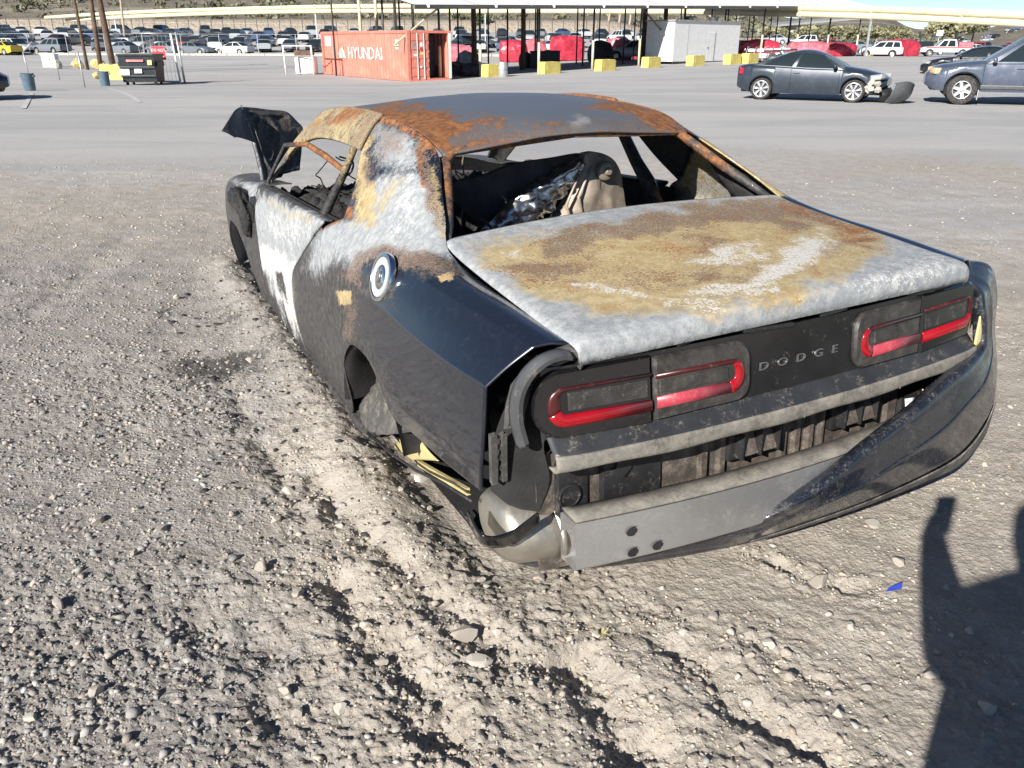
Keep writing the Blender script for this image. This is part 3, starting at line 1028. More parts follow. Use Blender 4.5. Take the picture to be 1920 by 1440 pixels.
# gold scorch marks where paint lifted
Q_layers += [('yel', [(636, 546), (660, 546), (660, 572), (638, 572)], 4, 1.0, 6), ('yel', [(824, 520), (850, 508), (852, 524), (830, 530)], 4, 1.0, 6),
             ('ash', [(588, 690), (600, 686), (604, 700), (590, 702)], 6, 0.7)]
quarter_l = sheet('quarter_panel', Q, 150, (74, 40, 66), 'burnt_paint', -1, breaks=(3, 5), layers=Q_layers, extra=[(Q2, 40, 74)], label='left rear quarter panel, ash and rust above, glossy black behind')
R_layers = [('yel', [(1245, 400), (1270, 345), (1298, 300), (1305, 262), (1400, 262), (1480, 360), (1440, 400)], 8, 1.0), ('ash', [(1360, 260), (1400, 255), (1480, 360), (1460, 380), (1400, 320)], 14, 0.8),
            ('wht', [(1275, 350), (1330, 300), (1400, 300), (1440, 350), (1400, 390), (1270, 395)], 30, 0.62), ('char', [(1335, 315), (1365, 325), (1420, 355), (1400, 365), (1345, 340)], 7, 1.0),
            ('-yel', [(1345, 318), (1370, 325), (1420, 355), (1400, 365), (1350, 342)], 6, 1.0), ('char', [(1180, 235), (1275, 235), (1300, 258), (1280, 320), (1200, 335)], 5, 1.0),
            ('rust', lambda co: sst(1.28, 1.36, co[:, 2]) * 0.9)]
quarter_r = sheet('quarter_panel', Q, 110, (50, 26, 44), 'burnt_paint', 1, breaks=(3, 5), layers=R_layers, extra=[(Q2, 24, 50)], label='right rear quarter panel, cream scorched inner face')

# arch lips and inner wheel houses
for s in (-1, 1):
    rows = []
    for k in range(29):
        a = -0.62 + k / 28 * (math.pi + 0.62 - 0.05) if False else 0.30 + k / 28 * (math.pi - 0.42)
        y = AY - AR * math.cos(a + 0.0); z = AZ + AR * math.sin(a)
        y0, z0 = y, z
        rows.append([(s * 0.962, y0, z0), (s * 0.925, AY + (y - AY) * 0.965, AZ + (z - AZ) * 0.965), (s * 0.80, AY + (y - AY) * 1.0, AZ + (z - AZ) * 1.0), (s * 0.58, y, z)])
    G_ = np.array(rows)
    V, F = gridmesh(csurf(G_, 60, 14), flip=(s < 0))
    o = npmesh('wheel_house', V, F, 'char_flat', CAR)
# fender liner hanging in the left rear arch
V = []; 
C = [[carpl(712, 700, 0, -.90), carpl(735, 715, 0, -.93), carpl(752, 745, 0, -.93)],
     [carpl(695, 735, 0, -.86), carpl(722, 748, 0, -.90), carpl(765, 770, 0, -.92)],
     [carpl(672, 768, 0, -.90), carpl(715, 790, 0, -.93), carpl(775, 806, 0, -.93)],
     [carpl(690, 805, 0, -.92), carpl(720, 815, 0, -.94), carpl(772, 810, 0, -.94)]]
G_ = csurf(C, 26, 26)
G_[:, :, 0] += 0.03 * fbm(G_[:, :, 1] * 14, G_[:, :, 2] * 14, 3, 7)
V, F = gridmesh(G_)
o = npmesh('wheel_arch_liner', V, F, 'liner_grey', CAR)
md = o.modifiers.new('t', 'SOLIDIFY'); md.thickness = 0.005

# ------------------------------------------------------------------ trunk lid
L = []
for y, z, w, cr_ in ((-.192, 1.083, .713, .018), (-.30, 1.062, .716, .026), (-.50, 1.036, .718, .030), (-.72, 1.012, .719, .030), (-.90, .992, .718, .026), (-.985, .986, .716, .022), (-1.018, .981, .715, .020), (-1.029, .976, .714, .019), (-1.033, .966, .713, .018), (-1.034, .948, .712, .015), (-1.028, .934, .711, .013)):
    row = []
    for t in (-1, -.97, -.85, -.6, -.3, 0, .3, .6, .85, .97, 1):
        zz = z + cr_ * (1 - t * t) - (0.012 if abs(t) == 1 else 0)
        yy = y - 0.030 * (1 - t * t) * (1 if y < -.6 else 0.6) * sst(-.4, -1.0, y) + 0.07 * (1 - t * t) * sst(-.35, -.19, y)
        row.append((t * w, float(yy), float(zz)))
    L.append(row)
lid_layers = [
    ('ash', 'all'),
    ('yel', [(870, 470), (960, 452), (1100, 432), (1300, 388), (1430, 376), (1560, 395), (1650, 430), (1670, 470), (1590, 520), (1480, 565), (1320, 592), (1130, 602), (1010, 565), (930, 520)], 22, 0.9, 24),
    ('pur', [(945, 470), (1030, 445), (1130, 425), (1300, 385), (1440, 376), (1550, 395), (1610, 425), (1560, 445), (1440, 425), (1360, 430), (1250, 445), (1130, 470), (1020, 498), (960, 500)], 18, 0.95, 34),
    ('pur', [(1150, 520), (1250, 530), (1390, 510), (1490, 470), (1560, 455), (1640, 440), (1660, 470), (1560, 490), (1480, 500), (1390, 530), (1280, 550), (1180, 545)], 16, 0.86, 34),
    ('pur', [(900, 465), (1100, 430), (1430, 372), (1640, 430), (1660, 475), (1480, 555), (1130, 590), (960, 530)], 30, 0.44, 30),
    ('pur', [(930, 505), (1030, 500), (1130, 512), (1060, 528), (960, 525)], 10, 0.85, 22),
    ('pur', [(1280, 440), (1360, 440), (1420, 470), (1340, 475)], 12, 0.8, 22),
    ('-pur', [(1120, 455), (1210, 450), (1290, 470), (1240, 495), (1150, 490)], 14, 0.9, 20),
    ('-pur', [(1340, 440), (1430, 425), (1480, 450), (1440, 480), (1370, 470)], 12, 0.7, 20),
    ('-pur', [(930, 472), (1010, 465), (1020, 490), (950, 495)], 10, 0.85, 20),
    ('rust', [(1420, 378), (1530, 390), (1650, 430), (1670, 465), (1600, 480), (1560, 445), (1480, 410)], 15, 0.66, 26),
    ('rust', [(900, 470), (1100, 430), (1430, 372), (1640, 430), (1660, 475), (1480, 555), (1130, 590), (960, 530)], 30, 0.33, 30),
    ('rust', [(905, 505), (960, 520), (1040, 540), (1000, 550), (930, 530)], 10, 0.55, 20),
    ('wht', [(1450, 485), (1500, 452), (1560, 448), (1580, 465), (1510, 510), (1430, 552), (1330, 580), (1240, 572), (1330, 552), (1400, 528)], 14, 0.72, 34),
    ('wht', [(1280, 498), (1350, 470), (1430, 468), (1420, 492), (1340, 512)], 12, 0.62, 34),
    ('wht', [(1070, 540), (1160, 545), (1250, 565), (1190, 572), (1110, 560)], 10, 0.62, 30),
    ('wht', [(930, 480), (975, 475), (985, 490), (945, 495)], 6, 0.6, 16),
    ('wht', [(1580, 540), (1660, 500), (1760, 490), (1780, 510), (1650, 550)], 20, 0.55, 16),
    ('char', lambda co: sst(.975, .945, co[:, 2]) * 0.9 * (co[:, 1] < -.95)),
    ('-ash', lambda co: sst(.960, .930, co[:, 2]) * 0.75 * (co[:, 1] < -.95)),
]
lid = sheet('trunk_lid', L, 150, 240, 'burnt_paint', 0, layers=lid_layers, thick=0.012, label='trunk lid covered in yellow, brown and white burn scale')

# ------------------------------------------------------------------ roof, rails, pillars
RF = []
for y, z, w, cr_ in ((.195, 1.318, .550, .040), (.24, 1.340, .552, .044), (.34, 1.376, .556, .046), (.50, 1.404, .560, .046), (.80, 1.428, .566, .044), (1.15, 1.436, .575, .042), (1.45, 1.425, .588, .040), (1.68, 1.400, .600, .036), (1.74, 1.385, .600, .034)):
    row = []
    for t in (-1, -.93, -.8, -.5, -.2, .2, .5, .8, .93, 1):
        row.append((t * w, y + (-0.02 if y < 0.3 else 0.06 if y > 1.6 else 0.0) * (1 - t * t), z + cr_ * (1 - t * t) + 0.004 * math.sin(9 * y + 5 * t)))
    RF.append(row)
roof_layers = [
    ('rust', [(560, 245), (600, 215), (660, 200), (740, 192), (790, 200), (850, 215), (900, 230), (860, 250), (840, 300), (800, 270), (740, 240), (660, 230)], 12, 0.95, 24),
    ('rust', [(740, 205), (860, 235), (960, 245), (1000, 240), (940, 225), (860, 212)], 9, 0.75, 24),
    ('rust', [(1080, 195), (1170, 188), (1250, 205), (1300, 250), (1240, 240), (1180, 215)], 10, 0.95, 22),
    ('rust', [(840, 270), (1000, 245), (1060, 240), (1060, 252), (1000, 258), (850, 290)], 6, 0.6, 18),
    ('rust', [(930, 240), (1010, 225), (1060, 222), (1050, 245)], 8, 0.6, 22),
    ('pur', [(850, 240), (1280, 210), (1300, 260), (840, 300)], 10, 0.6, 24),
    ('yel', [(590, 230), (640, 205), (700, 205), (700, 225), (620, 245)], 8, 0.8, 14),
    ('ash', [(1060, 222), (1100, 218), (1110, 235), (1080, 245)], 7, 0.7, 16),
]
roof = sheet('roof_panel', RF, 90, 120, 'burnt_steel', 0, layers=roof_layers, thick=0.012, label='roof panel of bare blue grey steel with orange rust edges')
rail_layers_l = [('yel', 'all', 1, 0.62), ('ash', 'all', 1, .5), ('pur', lambda co: .55 * sst(1.3, .8, co[:, 1])), ('rust', [(585, 240), (660, 200), (700, 210), (640, 240)], 10, 0.8), ('pur', [(560, 262), (600, 235), (640, 245), (600, 262)], 10, 0.6),
                 ('char', lambda co: sst(1.15, 1.0, co[:, 2])), ('-yel', lambda co: sst(1.2, 1.02, co[:, 2]))]
for s in (-1, 1):
    RL = [[(.680, .80, 1.292), (.655, .80, 1.335), (.610, .80, 1.392), (.568, .80, 1.424)],
          [(.684, 1.10, 1.305), (.660, 1.10, 1.345), (.618, 1.10, 1.402), (.574, 1.10, 1.434)],
          [(.690, 1.45, 1.298), (.668, 1.45, 1.338), (.628, 1.45, 1.392), (.588, 1.45, 1.423)],
          [(.700, 1.75, 1.255), (.682, 1.75, 1.300), (.642, 1.75, 1.345), (.602, 1.73, 1.385)],
          [(.722, 2.05, 1.165), (.702, 2.06, 1.205), (.668, 2.07, 1.245), (.628, 2.06, 1.262)],
          [(.770, 2.40, 1.010), (.748, 2.42, 1.040), (.716, 2.44, 1.058), (.680, 2.44, 1.066)],
          [(.785, 2.52, .945), (.765, 2.54, .975), (.735, 2.56, .99), (.70, 2.56, .995)]]
    sheet('roof_rail', RL, 70, 22, 'burnt_dark', s, layers=rail_layers_l if s < 0 else [('char', 'all', 1, .6), ('rust', lambda co: sst(1.34, 1.40, co[:, 2]))], thick=0.02)
    # thin pillar behind the door glass
    mb = MB()
    mb.tube([(s * .675, .93, 1.30), (s * .715, .97, 1.20), (s * .765, 1.03, 1.09), (s * .82, 1.08, .98), (s * .84, 1.10, .80)] if s < 0 else [(.655, .91, 1.31), (.68, .87, 1.26), (.695, .78, 1.14), (.71, .70, 1.05), (.74, .66, .92)], [.016, .017, .020, .024, .03] if s < 0 else [.030, .030, .033, .040, .05], 6)
    o = mb.build('door_pillar', 'burnt_dark', CAR, smooth=True)
    set_masks(o, [('char', 'all', 1, .5), ('yel', lambda co: sst(1.1, 1.25, co[:, 2]) * .5)] if s < 0 else [('char', 'all')])
# bent window frame strip across the driver's window
mb = MB(); q0 = carpl(535, 272, 0, -.78); q1 = carpl(575, 270, 0, -.76); q2 = carpl(610, 292, 0, -.73); q3 = carpl(648, 322, 0, -.70)
q9 = carpl(505, 335, 0, -.80); q8 = carpl(498, 368, 0, -.84)
mb.tube([q8, q9, q0, q1, q2, q3], [.012, .012, .013, .014, .015, .013], 6)
o = mb.build('window_frame_strip', 'burnt_dark', CAR, smooth=True)
set_masks(o, [('rust', lambda co: sst(1.9, 1.5, co[:, 1])), ('char', 'all', 1, .7)])
# windscreen header and rear window frame
for s in (-1, 1):
    mb = MB()
    mb.tube([(s * .70, -.17, 1.075), (s * .66, -.09, 1.125), (s * .61, .03, 1.195), (s * .545, .19, 1.295), (s * .50, .215, 1.325), (0, .20, 1.352)], [.014, .018, .02, .02, .016, .014], 6)
    o = mb.build('rear_window_frame', 'burnt_dark', CAR, smooth=True)
    set_masks(o, [('rust', lambda co: 0.62 * sst(1.10, 1.20, co[:, 2])), ('char', 'all', 1, 0.9)])
simple('burnt_wire', (.10, .075, .055), .7, metal=.4, var=.4, scale=20, dust=.3)
# ------------------------------------------------------------------ door, front fender, sill
for s in (-1, 1):
    g = 0.008
    D = [[(.893, 1.408, .20), (.925, 1.463, .42), (.925, 1.413, .645), (.912, 1.168, .805), (.890, .798, .996), (.868, .80, 1.012), (.84, .80, 1.012)],
         [(.895, 1.60, .20), (.922, 1.62, .42), (.923, 1.60, .645), (.912, 1.45, .815), (.888, 1.20, .988), (.866, 1.20, 1.004), (.84, 1.20, 1.004)],
         [(.897, 1.95, .20), (.922, 1.95, .42), (.923, 1.95, .645), (.914, 1.92, .830), (.886, 1.80, .982), (.866, 1.80, .998), (.84, 1.80, .998)],
         [(.90, 2.30, .20), (.925, 2.30, .42), (.926, 2.30, .645), (.918, 2.30, .840), (.890, 2.28, .972), (.870, 2.28, .986), (.84, 2.28, .986)]]
    lay = [('char', 'all', 1, .95),
           ('ash', [(470, 400), (492, 362), (600, 408), (606, 425), (575, 470), (558, 510), (560, 560), (570, 640), (540, 590), (500, 520), (470, 470), (455, 460)], 10, 1.0),
           ('wht', [(462, 455), (480, 450), (520, 465), (552, 490), (556, 530), (566, 625), (545, 600), (515, 530), (485, 490)], 9, 1.0),
           ('wht', [(500, 400), (560, 400), (590, 430), (555, 460), (500, 440)], 22, .5),
           ('-wht', [(520, 510), (532, 508), (540, 545), (545, 570), (530, 550)], 4, 1.0, 8),
           ('-ash', [(520, 510), (532, 508), (540, 545), (545, 570), (530, 550)], 4, 1.0, 8),
           ('yel', [(500, 372), (590, 412), (585, 422), (510, 388)], 7, .7)] if s < 0 else [('char', 'all')]
    door = sheet('door', D, 80, 90, 'burnt_paint', s, layers=lay, thick=0.01, label='driver side door with white burnt paint' if s < 0 else 'far side door')
    if s < 0:
        # hole where the handle was, with scorched cup below it
        c = np.array([-.905, 1.28, .775])
        p = carpl(552, 456, 0, -.905)
        mb = MB()
        mb.lathe([(.001, .006), (.020, .006), (.026, .004), (.030, 0.0), (.032, -.004)], (0, 0, 0), 'X', 16)
        V = [(v[0] * -1 + p[0] - .004, v[1] * 1.7 + p[1], v[2] * 0.9 + p[2] - v[1] * .35) for v in mb.V]
        mk('handle_hole', V, mb.F, 'char_flat', door)
        p = carpl(556, 470, 0, -.91)
        mb = MB(); mb.lathe([(.001, .008), (.018, .007), (.028, .003), (.032, -.003)], (0, 0, 0), 'X', 14)
        mk('lock_cup', [(-v[0] + p[0] - .002, v[1] * 1.3 + p[1], v[2] + p[2]) for v in mb.V], mb.F, 'trim_grey', door)
    FD = []
    FY, FZ, FR = 2.99, .31, .385
    for y, top, xs in ((2.31, .972, .928), (2.50, .962, .938), (2.66, .958, .955), (2.80, .955, .968), (2.99, .950, .975), (3.18, .940, .970), (3.33, .928, .955), (3.50, .905, .930), (3.68, .870, .880), (3.80, .84, .80)):
        zb = .20
        if abs(y - FY) < FR:
            zb = arch_z(y, FY, FZ, FR)
        elif y > 3.3:
            zb = .26
        xb = xs - (0.03 if zb < .3 else 0.0)
        FD.append([(xb, y, zb), (xs, y, zb + (top - .16 - zb) * .35), (xs, y, zb + (top - .16 - zb) * .7), (xs - .005, y, top - .14), (xs - .035, y, top - .04), (xs - .085, y, top), (xs - .17, y, top + .012), (xs - .24, y, top + .008)])
    lay = [('char', 'all', 1, .8), ('ash', [(425, 335), (490, 345), (480, 380), (450, 350)], 8, .8), ('char', [(400, 340), (480, 340), (470, 500), (410, 470)], 20, 1.0)] if s < 0 else [('char', 'all')]
    sheet('front_fender', FD, 90, 60, 'burnt_paint', s, layers=lay, thick=0.006, dent=0.012 if s < 0 else 0)
    # sill
    mb = MB()
    mb.box((s * .885, 1.45, .19), (.09, 2.15, .12), bev=.03)
    o = mb.build('sill', 'burnt_dark', CAR, smooth=True, sharp=50)
    set_masks(o, [('char', 'all')])
# melted mirror hanging off the front of the door
bm = bmesh.new(); bmesh.ops.create_icosphere(bm, subdivisions=4, radius=1.0)
for v in bm.verts:
    n = v.co.copy()
    k = 1 + 0.30 * fbm(np.array(n.x * 2.3 + n.z), np.array(n.y * 2.3 - n.z), 4, 61) + 0.18 * fbm(np.array(n.x * 6), np.array(n.z * 6 + n.y * 4), 3, 71)
    v.co = Vector((n.x * .055, n.y * .20, n.z * .065)) * float(k)
    v.co.z -= 0.10 * max(0, n.y * -1) ** 2
p = carpl(447, 372, 0, -.97)
mkbm('melted_mirror', bm, 'char', CAR, smooth=True, loc=Vector(p)).data.name = 'melted_mirror'
bm = bmesh.new(); bmesh.ops.create_icosphere(bm, subdivisions=3, radius=1.0)
for v in bm.verts:
    n = v.co.copy(); k = 1 + 0.5 * float(fbm(np.array(n.x * 2.5 + n.z), np.array(n.y * 2.5), 3, 81))
    v.co = Vector((n.x * .035, n.y * .10, n.z * .11)) * k
p = carpl(462, 410, 0, -.955)
mkbm('melted_drip', bm, 'char', CAR, smooth=True, loc=Vector(p))
mb = MB(); p = carpl(484, 378, 0, -.90); mb.box(p, (.05, .14, .05), rz=.2, bev=.012); p = carpl(474, 398, 0, -.93); mb.box(p, (.03, .09, .10), rz=.1, rx=.4, bev=.01)
mb.build('mirror_base', 'black_plastic', CAR)

# ------------------------------------------------------------------ crumpled raised hood
Y0 = 2.75
hp = lambda px, py, Y: carpl(px, py, 1, Y)
H = [[hp(492, 338, 2.55), hp(505, 335, 2.60), hp(525, 328, 2.66), hp(545, 322, 2.72), hp(562, 318, 2.78)],
     [hp(486, 310, 2.60), hp(500, 300, 2.68), hp(520, 295, 2.72), hp(545, 285, 2.80), hp(566, 275, 2.86)],
     [hp(476, 270, 2.64), hp(492, 262, 2.72), hp(515, 258, 2.76), hp(545, 250, 2.84), hp(568, 245, 2.9)],
     [hp(464, 232, 2.68), hp(484, 226, 2.76), hp(510, 224, 2.82), hp(542, 226, 2.86), hp(566, 236, 2.92)],
     [hp(451, 200, 2.72), hp(478, 202, 2.80), hp(508, 206, 2.86), hp(538, 210, 2.90), hp(562, 232, 2.94)]]
G_ = csurf(H, 46, 46)
# pressed ribs of the inner frame
uu, vv = np.meshgrid(np.linspace(0, 1, 46), np.linspace(0, 1, 46), indexing='ij')
rib = 0.030 * np.exp(-((np.hypot((uu - .48) / .30, (vv - .36) / .20) - 1) / .22) ** 2) + 0.025 * sst(.80, .86, uu) * (1 - sst(.90, .95, uu)) * sst(.1, .2, vv) * (1 - sst(.6, .7, vv))
G_[:, :, 1] -= rib; G_[:, :, 1] += 0.02 * fbm(uu * 4, vv * 4, 3, 19)
V, F = gridmesh(G_)
hood = npmesh('hood', V, F, 'burnt_dark', CAR)
set_masks(hood, [('char', 'all', 1, .75), ('pur', [(505, 225), (560, 215), (570, 270), (520, 265)], 14, .65), ('ash', [(545, 220), (565, 235), (560, 250), (540, 240)], 8, .6), ('rust', [(515, 225), (535, 222), (535, 245), (518, 248)], 10, .5)])
md = hood.modifiers.new('t', 'SOLIDIFY'); md.thickness = 0.012
H = [[hp(451, 200, 2.715), hp(464, 232, 2.675), hp(478, 268, 2.635)],
     [hp(440, 207, 2.55), hp(450, 238, 2.53), hp(468, 264, 2.55)],
     [hp(428, 225, 2.42), hp(438, 244, 2.42), hp(448, 258, 2.45)],
     [hp(415, 246, 2.34), hp(426, 250, 2.34), hp(440, 258, 2.36)]]
V, F = gridmesh(csurf(H, 24, 20))
hf = npmesh('hood_fold', V, F, 'burnt_dark', hood)
set_masks(hf, [('char', 'all', 1, .5)])
md = hf.modifiers.new('t', 'SOLIDIFY'); md.thickness = 0.008
mb = MB(); mb.tube([Vector(hp(450, 198, 2.70)), Vector(hp(464, 232, 2.66)), Vector(hp(477, 268, 2.62)), Vector(hp(488, 312, 2.57)), Vector(hp(492, 338, 2.54))], .010, 6)
o = mb.build('hood_edge', 'burnt_dark', hood, smooth=True); set_masks(o, [('ash', 'all', 1, .55)])
# engine bay heap and cowl
def heap(name, x0, x1, y0, y1, zf, amp, mat, seed, n=70, parent=None):
    xs, ys_ = np.meshgrid(np.linspace(x0, x1, n), np.linspace(y0, y1, n), indexing='ij')
    nz = np.abs(fbm(xs * 6 + seed, ys_ * 6, 4, 700 + seed, .6)) + 0.5 * fbm(xs * 18, ys_ * 18 + seed, 3, 720 + seed, .6)
    zz_ = zf(xs, ys_) + amp * nz
    e = sst(0, .08, (xs - x0) / (x1 - x0)) * sst(0, .08, (x1 - xs) / (x1 - x0)) * sst(0, .08, (ys_ - y0) / (y1 - y0)) * sst(0, .08, (y1 - ys_) / (y1 - y0))
    zz_ = zz_ - (1 - e) * 0.25
    V, F = gridmesh(np.stack([xs, ys_, zz_], -1), flip=True)
    return npmesh(name, V, F, mat, parent or CAR)


heap('engine_bay_debris', -.80, .80, 2.50, 3.65, lambda x, y: .74 + 0 * x, .12, 'char', 3)
heap('charred_dashboard', -.74, .72, 1.86, 2.50, lambda x, y: .86 + .06 * np.cos(x * 2), .11, 'char', 5, 90)
heap('charred_front_seat', -.68, -.10, .95, 1.80, lambda x, y: .66 + .22 * np.exp(-((y - 1.12) / .13) ** 2), .14, 'char', 9, 70)
heap('charred_front_seat', .06, .66, 1.05, 1.80, lambda x, y: .58 + .10 * np.exp(-((y - 1.2) / .13) ** 2), .10, 'char', 13, 50)
heap('charred_rear_bench', -.64, .62, .50, .86, lambda x, y: .72 + .04 * x, .10, 'char', 15, 70)
# tub: floor, firewall, inner sides
mb = MB()
mb.grid([[(-.86, -.72, .28), (.86, -.72, .28)], [(-.86, 2.6, .28), (.86, 2.6, .28)]])
mb.grid([[(-.86, 2.55, .28), (.86, 2.55, .28)], [(-.80, 2.55, .88), (.80, 2.55, .88)]])
mb.build('floor_pan', 'char_flat', CAR, fix=False)
for s in (-1, 1):
    mb = MB(); mb.grid([[(s * .84, .60, .26), (s * .86, .60, .70), (s * .80, .60, 1.02)], [(s * .84, 1.3, .26), (s * .86, 1.3, .70), (s * .80, 1.3, 1.0)], [(s * .84, 2.5, .26), (s * .86, 2.5, .70), (s * .80, 2.5, .985)]])
    mb.build('inner_door_skin', 'char_flat', CAR, fix=False)
# seat shells seen through the rear window
def slab(name, outline, Y, mat, depth=.03, bulge=.02, parent=None, tilt=0.0, wrinkle=0.0, n=36):
    """plate cut to an outline at one distance in the car, with its own bulge and thickness"""
    P = np.array([carpl(px, py, 1, Y) for px, py in outline])
    P = crom(np.vstack([P, P[:1]]), 64)[:-1]
    c = P.mean(0)
    V = []; F = []
    rings = 9
    for k in range(rings):
        t = 1 - k / rings
        for p in P:
            q = c + (p - c) * t
            q = q + np.array([0, -bulge * (1 - t ** 3), 0])
            if wrinkle:
                q[1] += wrinkle * float(fbm(np.array(q[0] * 13), np.array(q[2] * 5), 3, 99))
            q[1] += tilt * (q[2] - c[2])
            V.append(q)
    m = len(P)
    for k in range(rings - 1):
        for j in range(m):
            F.append((k * m + j, k * m + (j + 1) % m, (k + 1) * m + (j + 1) % m, (k + 1) * m + j))
    F.append(tuple((rings - 1) * m + j for j in range(m)))
    k0 = len(V)
    for p in P:
        V.append((p[0], p[1] + depth + tilt * (p[2] - c[2]), p[2]))
    for j in range(m):
        F.append((j, k0 + j, k0 + (j + 1) % m, (j + 1) % m))
    F.append(tuple(k0 + j for j in reversed(range(m))))
    return mk(name, V, F, mat, parent or CAR, smooth=True, sharp=45)


sb = slab('seat_back', [(1098, 288), (1118, 285), (1140, 292), (1158, 310), (1168, 335), (1171, 380), (1173, 425), (1120, 435), (1060, 440), (1030, 430), (1060, 385), (1085, 330)], .44, 'seat_steel', .05, .03, wrinkle=.02)
sb['label'] = 'bare metal front seat back shell'
p = carpl(1136, 321, 1, .395)
mb = MB(); mb.lathe([(.001, -.030), (.012, -.030), (.016, -.026), (.018, -.014), (.034, -.012), (.040, -.006), (.042, .01)], p, 'Y', 24)
mb.build('round_boss', 'seat_steel', sb, smooth=True, sharp=40)
for a in ((1062, 385, 1075, 425), (1085, 370, 1098, 425)):
    mb = MB(); mb.tube([carpl(a[0] + 25, a[1] - 60, 1, .405), carpl(a[0], a[1], 1, .405), carpl(a[2], a[3], 1, .41)], [.004, .008, .006], 5); mb.build('pressed_rib', 'seat_steel', sb, smooth=True)
gp = slab('seat_panel', [(829, 350), (900, 332), (965, 308), (1040, 296), (1090, 288), (1096, 300), (1070, 345), (1010, 400), (960, 440), (920, 440), (895, 415), (862, 385)], .50, 'seat_panel', .03, .012)
gp['label'] = 'charred grey seat panel leaning across the cabin'
# crumpled foil insulation
ctr = [(1088, 300), (1065, 325), (1040, 345), (1010, 370), (985, 392), (960, 415), (930, 435), (905, 445)]
wid = [12, 22, 32, 38, 42, 38, 32, 16]
C = []
for (px, py), w in zip(ctr, wid):
    C.append([carpl(px - w * .75, py - w * .35, 1, .44), carpl(px - w * .2, py - w * .1, 1, .40), carpl(px + w * .25, py + w * .15, 1, .40), carpl(px + w * .8, py + w * .4, 1, .43)])
G_ = csurf(C, 34, 13)
nz = np.abs(fbm(G_[..., 0] * 12, G_[..., 2] * 12, 3, 11, .6)) * .07 - .01 + .012 * np.sign(pn(G_[..., 0] * 34, G_[..., 2] * 34, 12))
G_[..., 1] -= nz; G_[..., 2] += .012 * fbm(G_[..., 0] * 24, G_[..., 1] * 20, 2, 15)
V, F = gridmesh(G_)
foil = npmesh('foil_insulation', V, F, 'foil', CAR, smooth=False)
md = foil.modifiers.new('t', 'SOLIDIFY'); md.thickness = 0.002
heap('charred_stuffing', -.40, .30, .26, .46, lambda x, y: .93 + .02 * x, .09, 'char', 21, 60)
# burnt wires, springs and seat frame tubes in the cabin
rw_ = random.Random(12)
for k in range(26):
    x, y = rw_.uniform(-.6, .6), rw_.choice([rw_.uniform(.1, .5), rw_.uniform(.9, 1.8), rw_.uniform(1.9, 2.3)])
    z = .93 if y > 1.85 else .88 if y < .6 else .76
    pts_ = [Vector((x, y, z))]
    for j in range(6): pts_.append(pts_[-1] + Vector((rw_.uniform(-.07, .07), rw_.uniform(-.07, .07), rw_.uniform(-.04, .07))))
    mb = MB(); mb.tube([tuple(p) for p in crom(np.array([list(p) for p in pts_]), 18)], rw_.choice([.003, .004, .006]), 4); mb.build('charred_wire', rw_.choice(['char', 'burnt_wire', 'char_flat']), CAR)
for x in (-.60, -.14, .10, .58):
    mb = MB(); mb.tube([(x, 1.10, .60), (x, 1.02, .95), (x, .98, 1.06), (x + (.10 if x in (-.60, .10) else -.10), .97, 1.09)], .012, 6); mb.build('seat_frame_tube', 'burnt_wire', CAR, smooth=True)
# charred lump hanging on the right quarter trim
bm = bmesh.new(); bmesh.ops.create_icosphere(bm, subdivisions=3, radius=1.0)
for v in bm.verts:
    n = v.co.copy(); k = 1 + 0.55 * float(fbm(np.array(n.x * 2.2 + n.z), np.array(n.y * 2.2), 4, 83))
    v.co = Vector((n.x * .03, n.y * .16, n.z * .055 + n.y * .075)) * k
p = carpl(1378, 340, 0, .70)
o = mkbm('melted_trim', bm, 'char', CAR, smooth=True, loc=Vector(p))
# ------------------------------------------------------------------ fuel filler door
c0 = carpl(717, 520, 0, -.910)
ax = Vector((-.94, -.05, .34)).normalized()
q = ax.to_track_quat('Z', 'Y').to_matrix()
fd = MB()
fd.lathe([(.083, -.010), (.0845, .004), (.082, .010), (.072, .011), (.069, .007), (.062, .003), (.040, .001), (.038, .006), (.034, .008), (.012, .009), (.0005, .009)], (0, 0, 0), 'Z', 48)
V = [q @ Vector(v) + Vector(c0) for v in fd.V]
fo = mk('fuel_door', V, fd.F, 'chrome', CAR, smooth=True, sharp=40)
fo['label'] = 'round chrome fuel filler door'
r2 = MB(); r2.lathe([(.068, .0085), (.060, .005), (.044, .0035), (.041, .008)], (0, 0, 0), 'Z', 48)
mk('fuel_door_ring', [q @ Vector(v) + Vector(c0) for v in r2.V], r2.F, 'white_enamel', fo, smooth=True)
r2 = MB(); r2.box((0, 0, .0115), (.007, .040, .004)); mk('fuel_door_mark', [q @ Vector(v) + Vector(c0) for v in r2.V], r2.F, 'letter_metal', fo)
simple('ledge_dark', (.030, .032, .035), .42, var=.2, scale=9, dust=.28)
# ------------------------------------------------------------------ tail: panel, lamps, letters
def ty(x, z):
    """rear face of the tail panel"""
    return -1.068 + 0.062 * (abs(x) / .84) ** 2.2 + 0.10 * max(0, (abs(x) - .74)) ** 1.0 + (z - .82) * 0.10


def face_grid(x0, x1, z0, z1, nx, nz, off=0.0, f=ty):
    xs = np.linspace(x0, x1, nx); zs = np.linspace(z0, z1, nz)
    return np.array([[(x, f(x, z) + off, z) for z in zs] for x in xs])


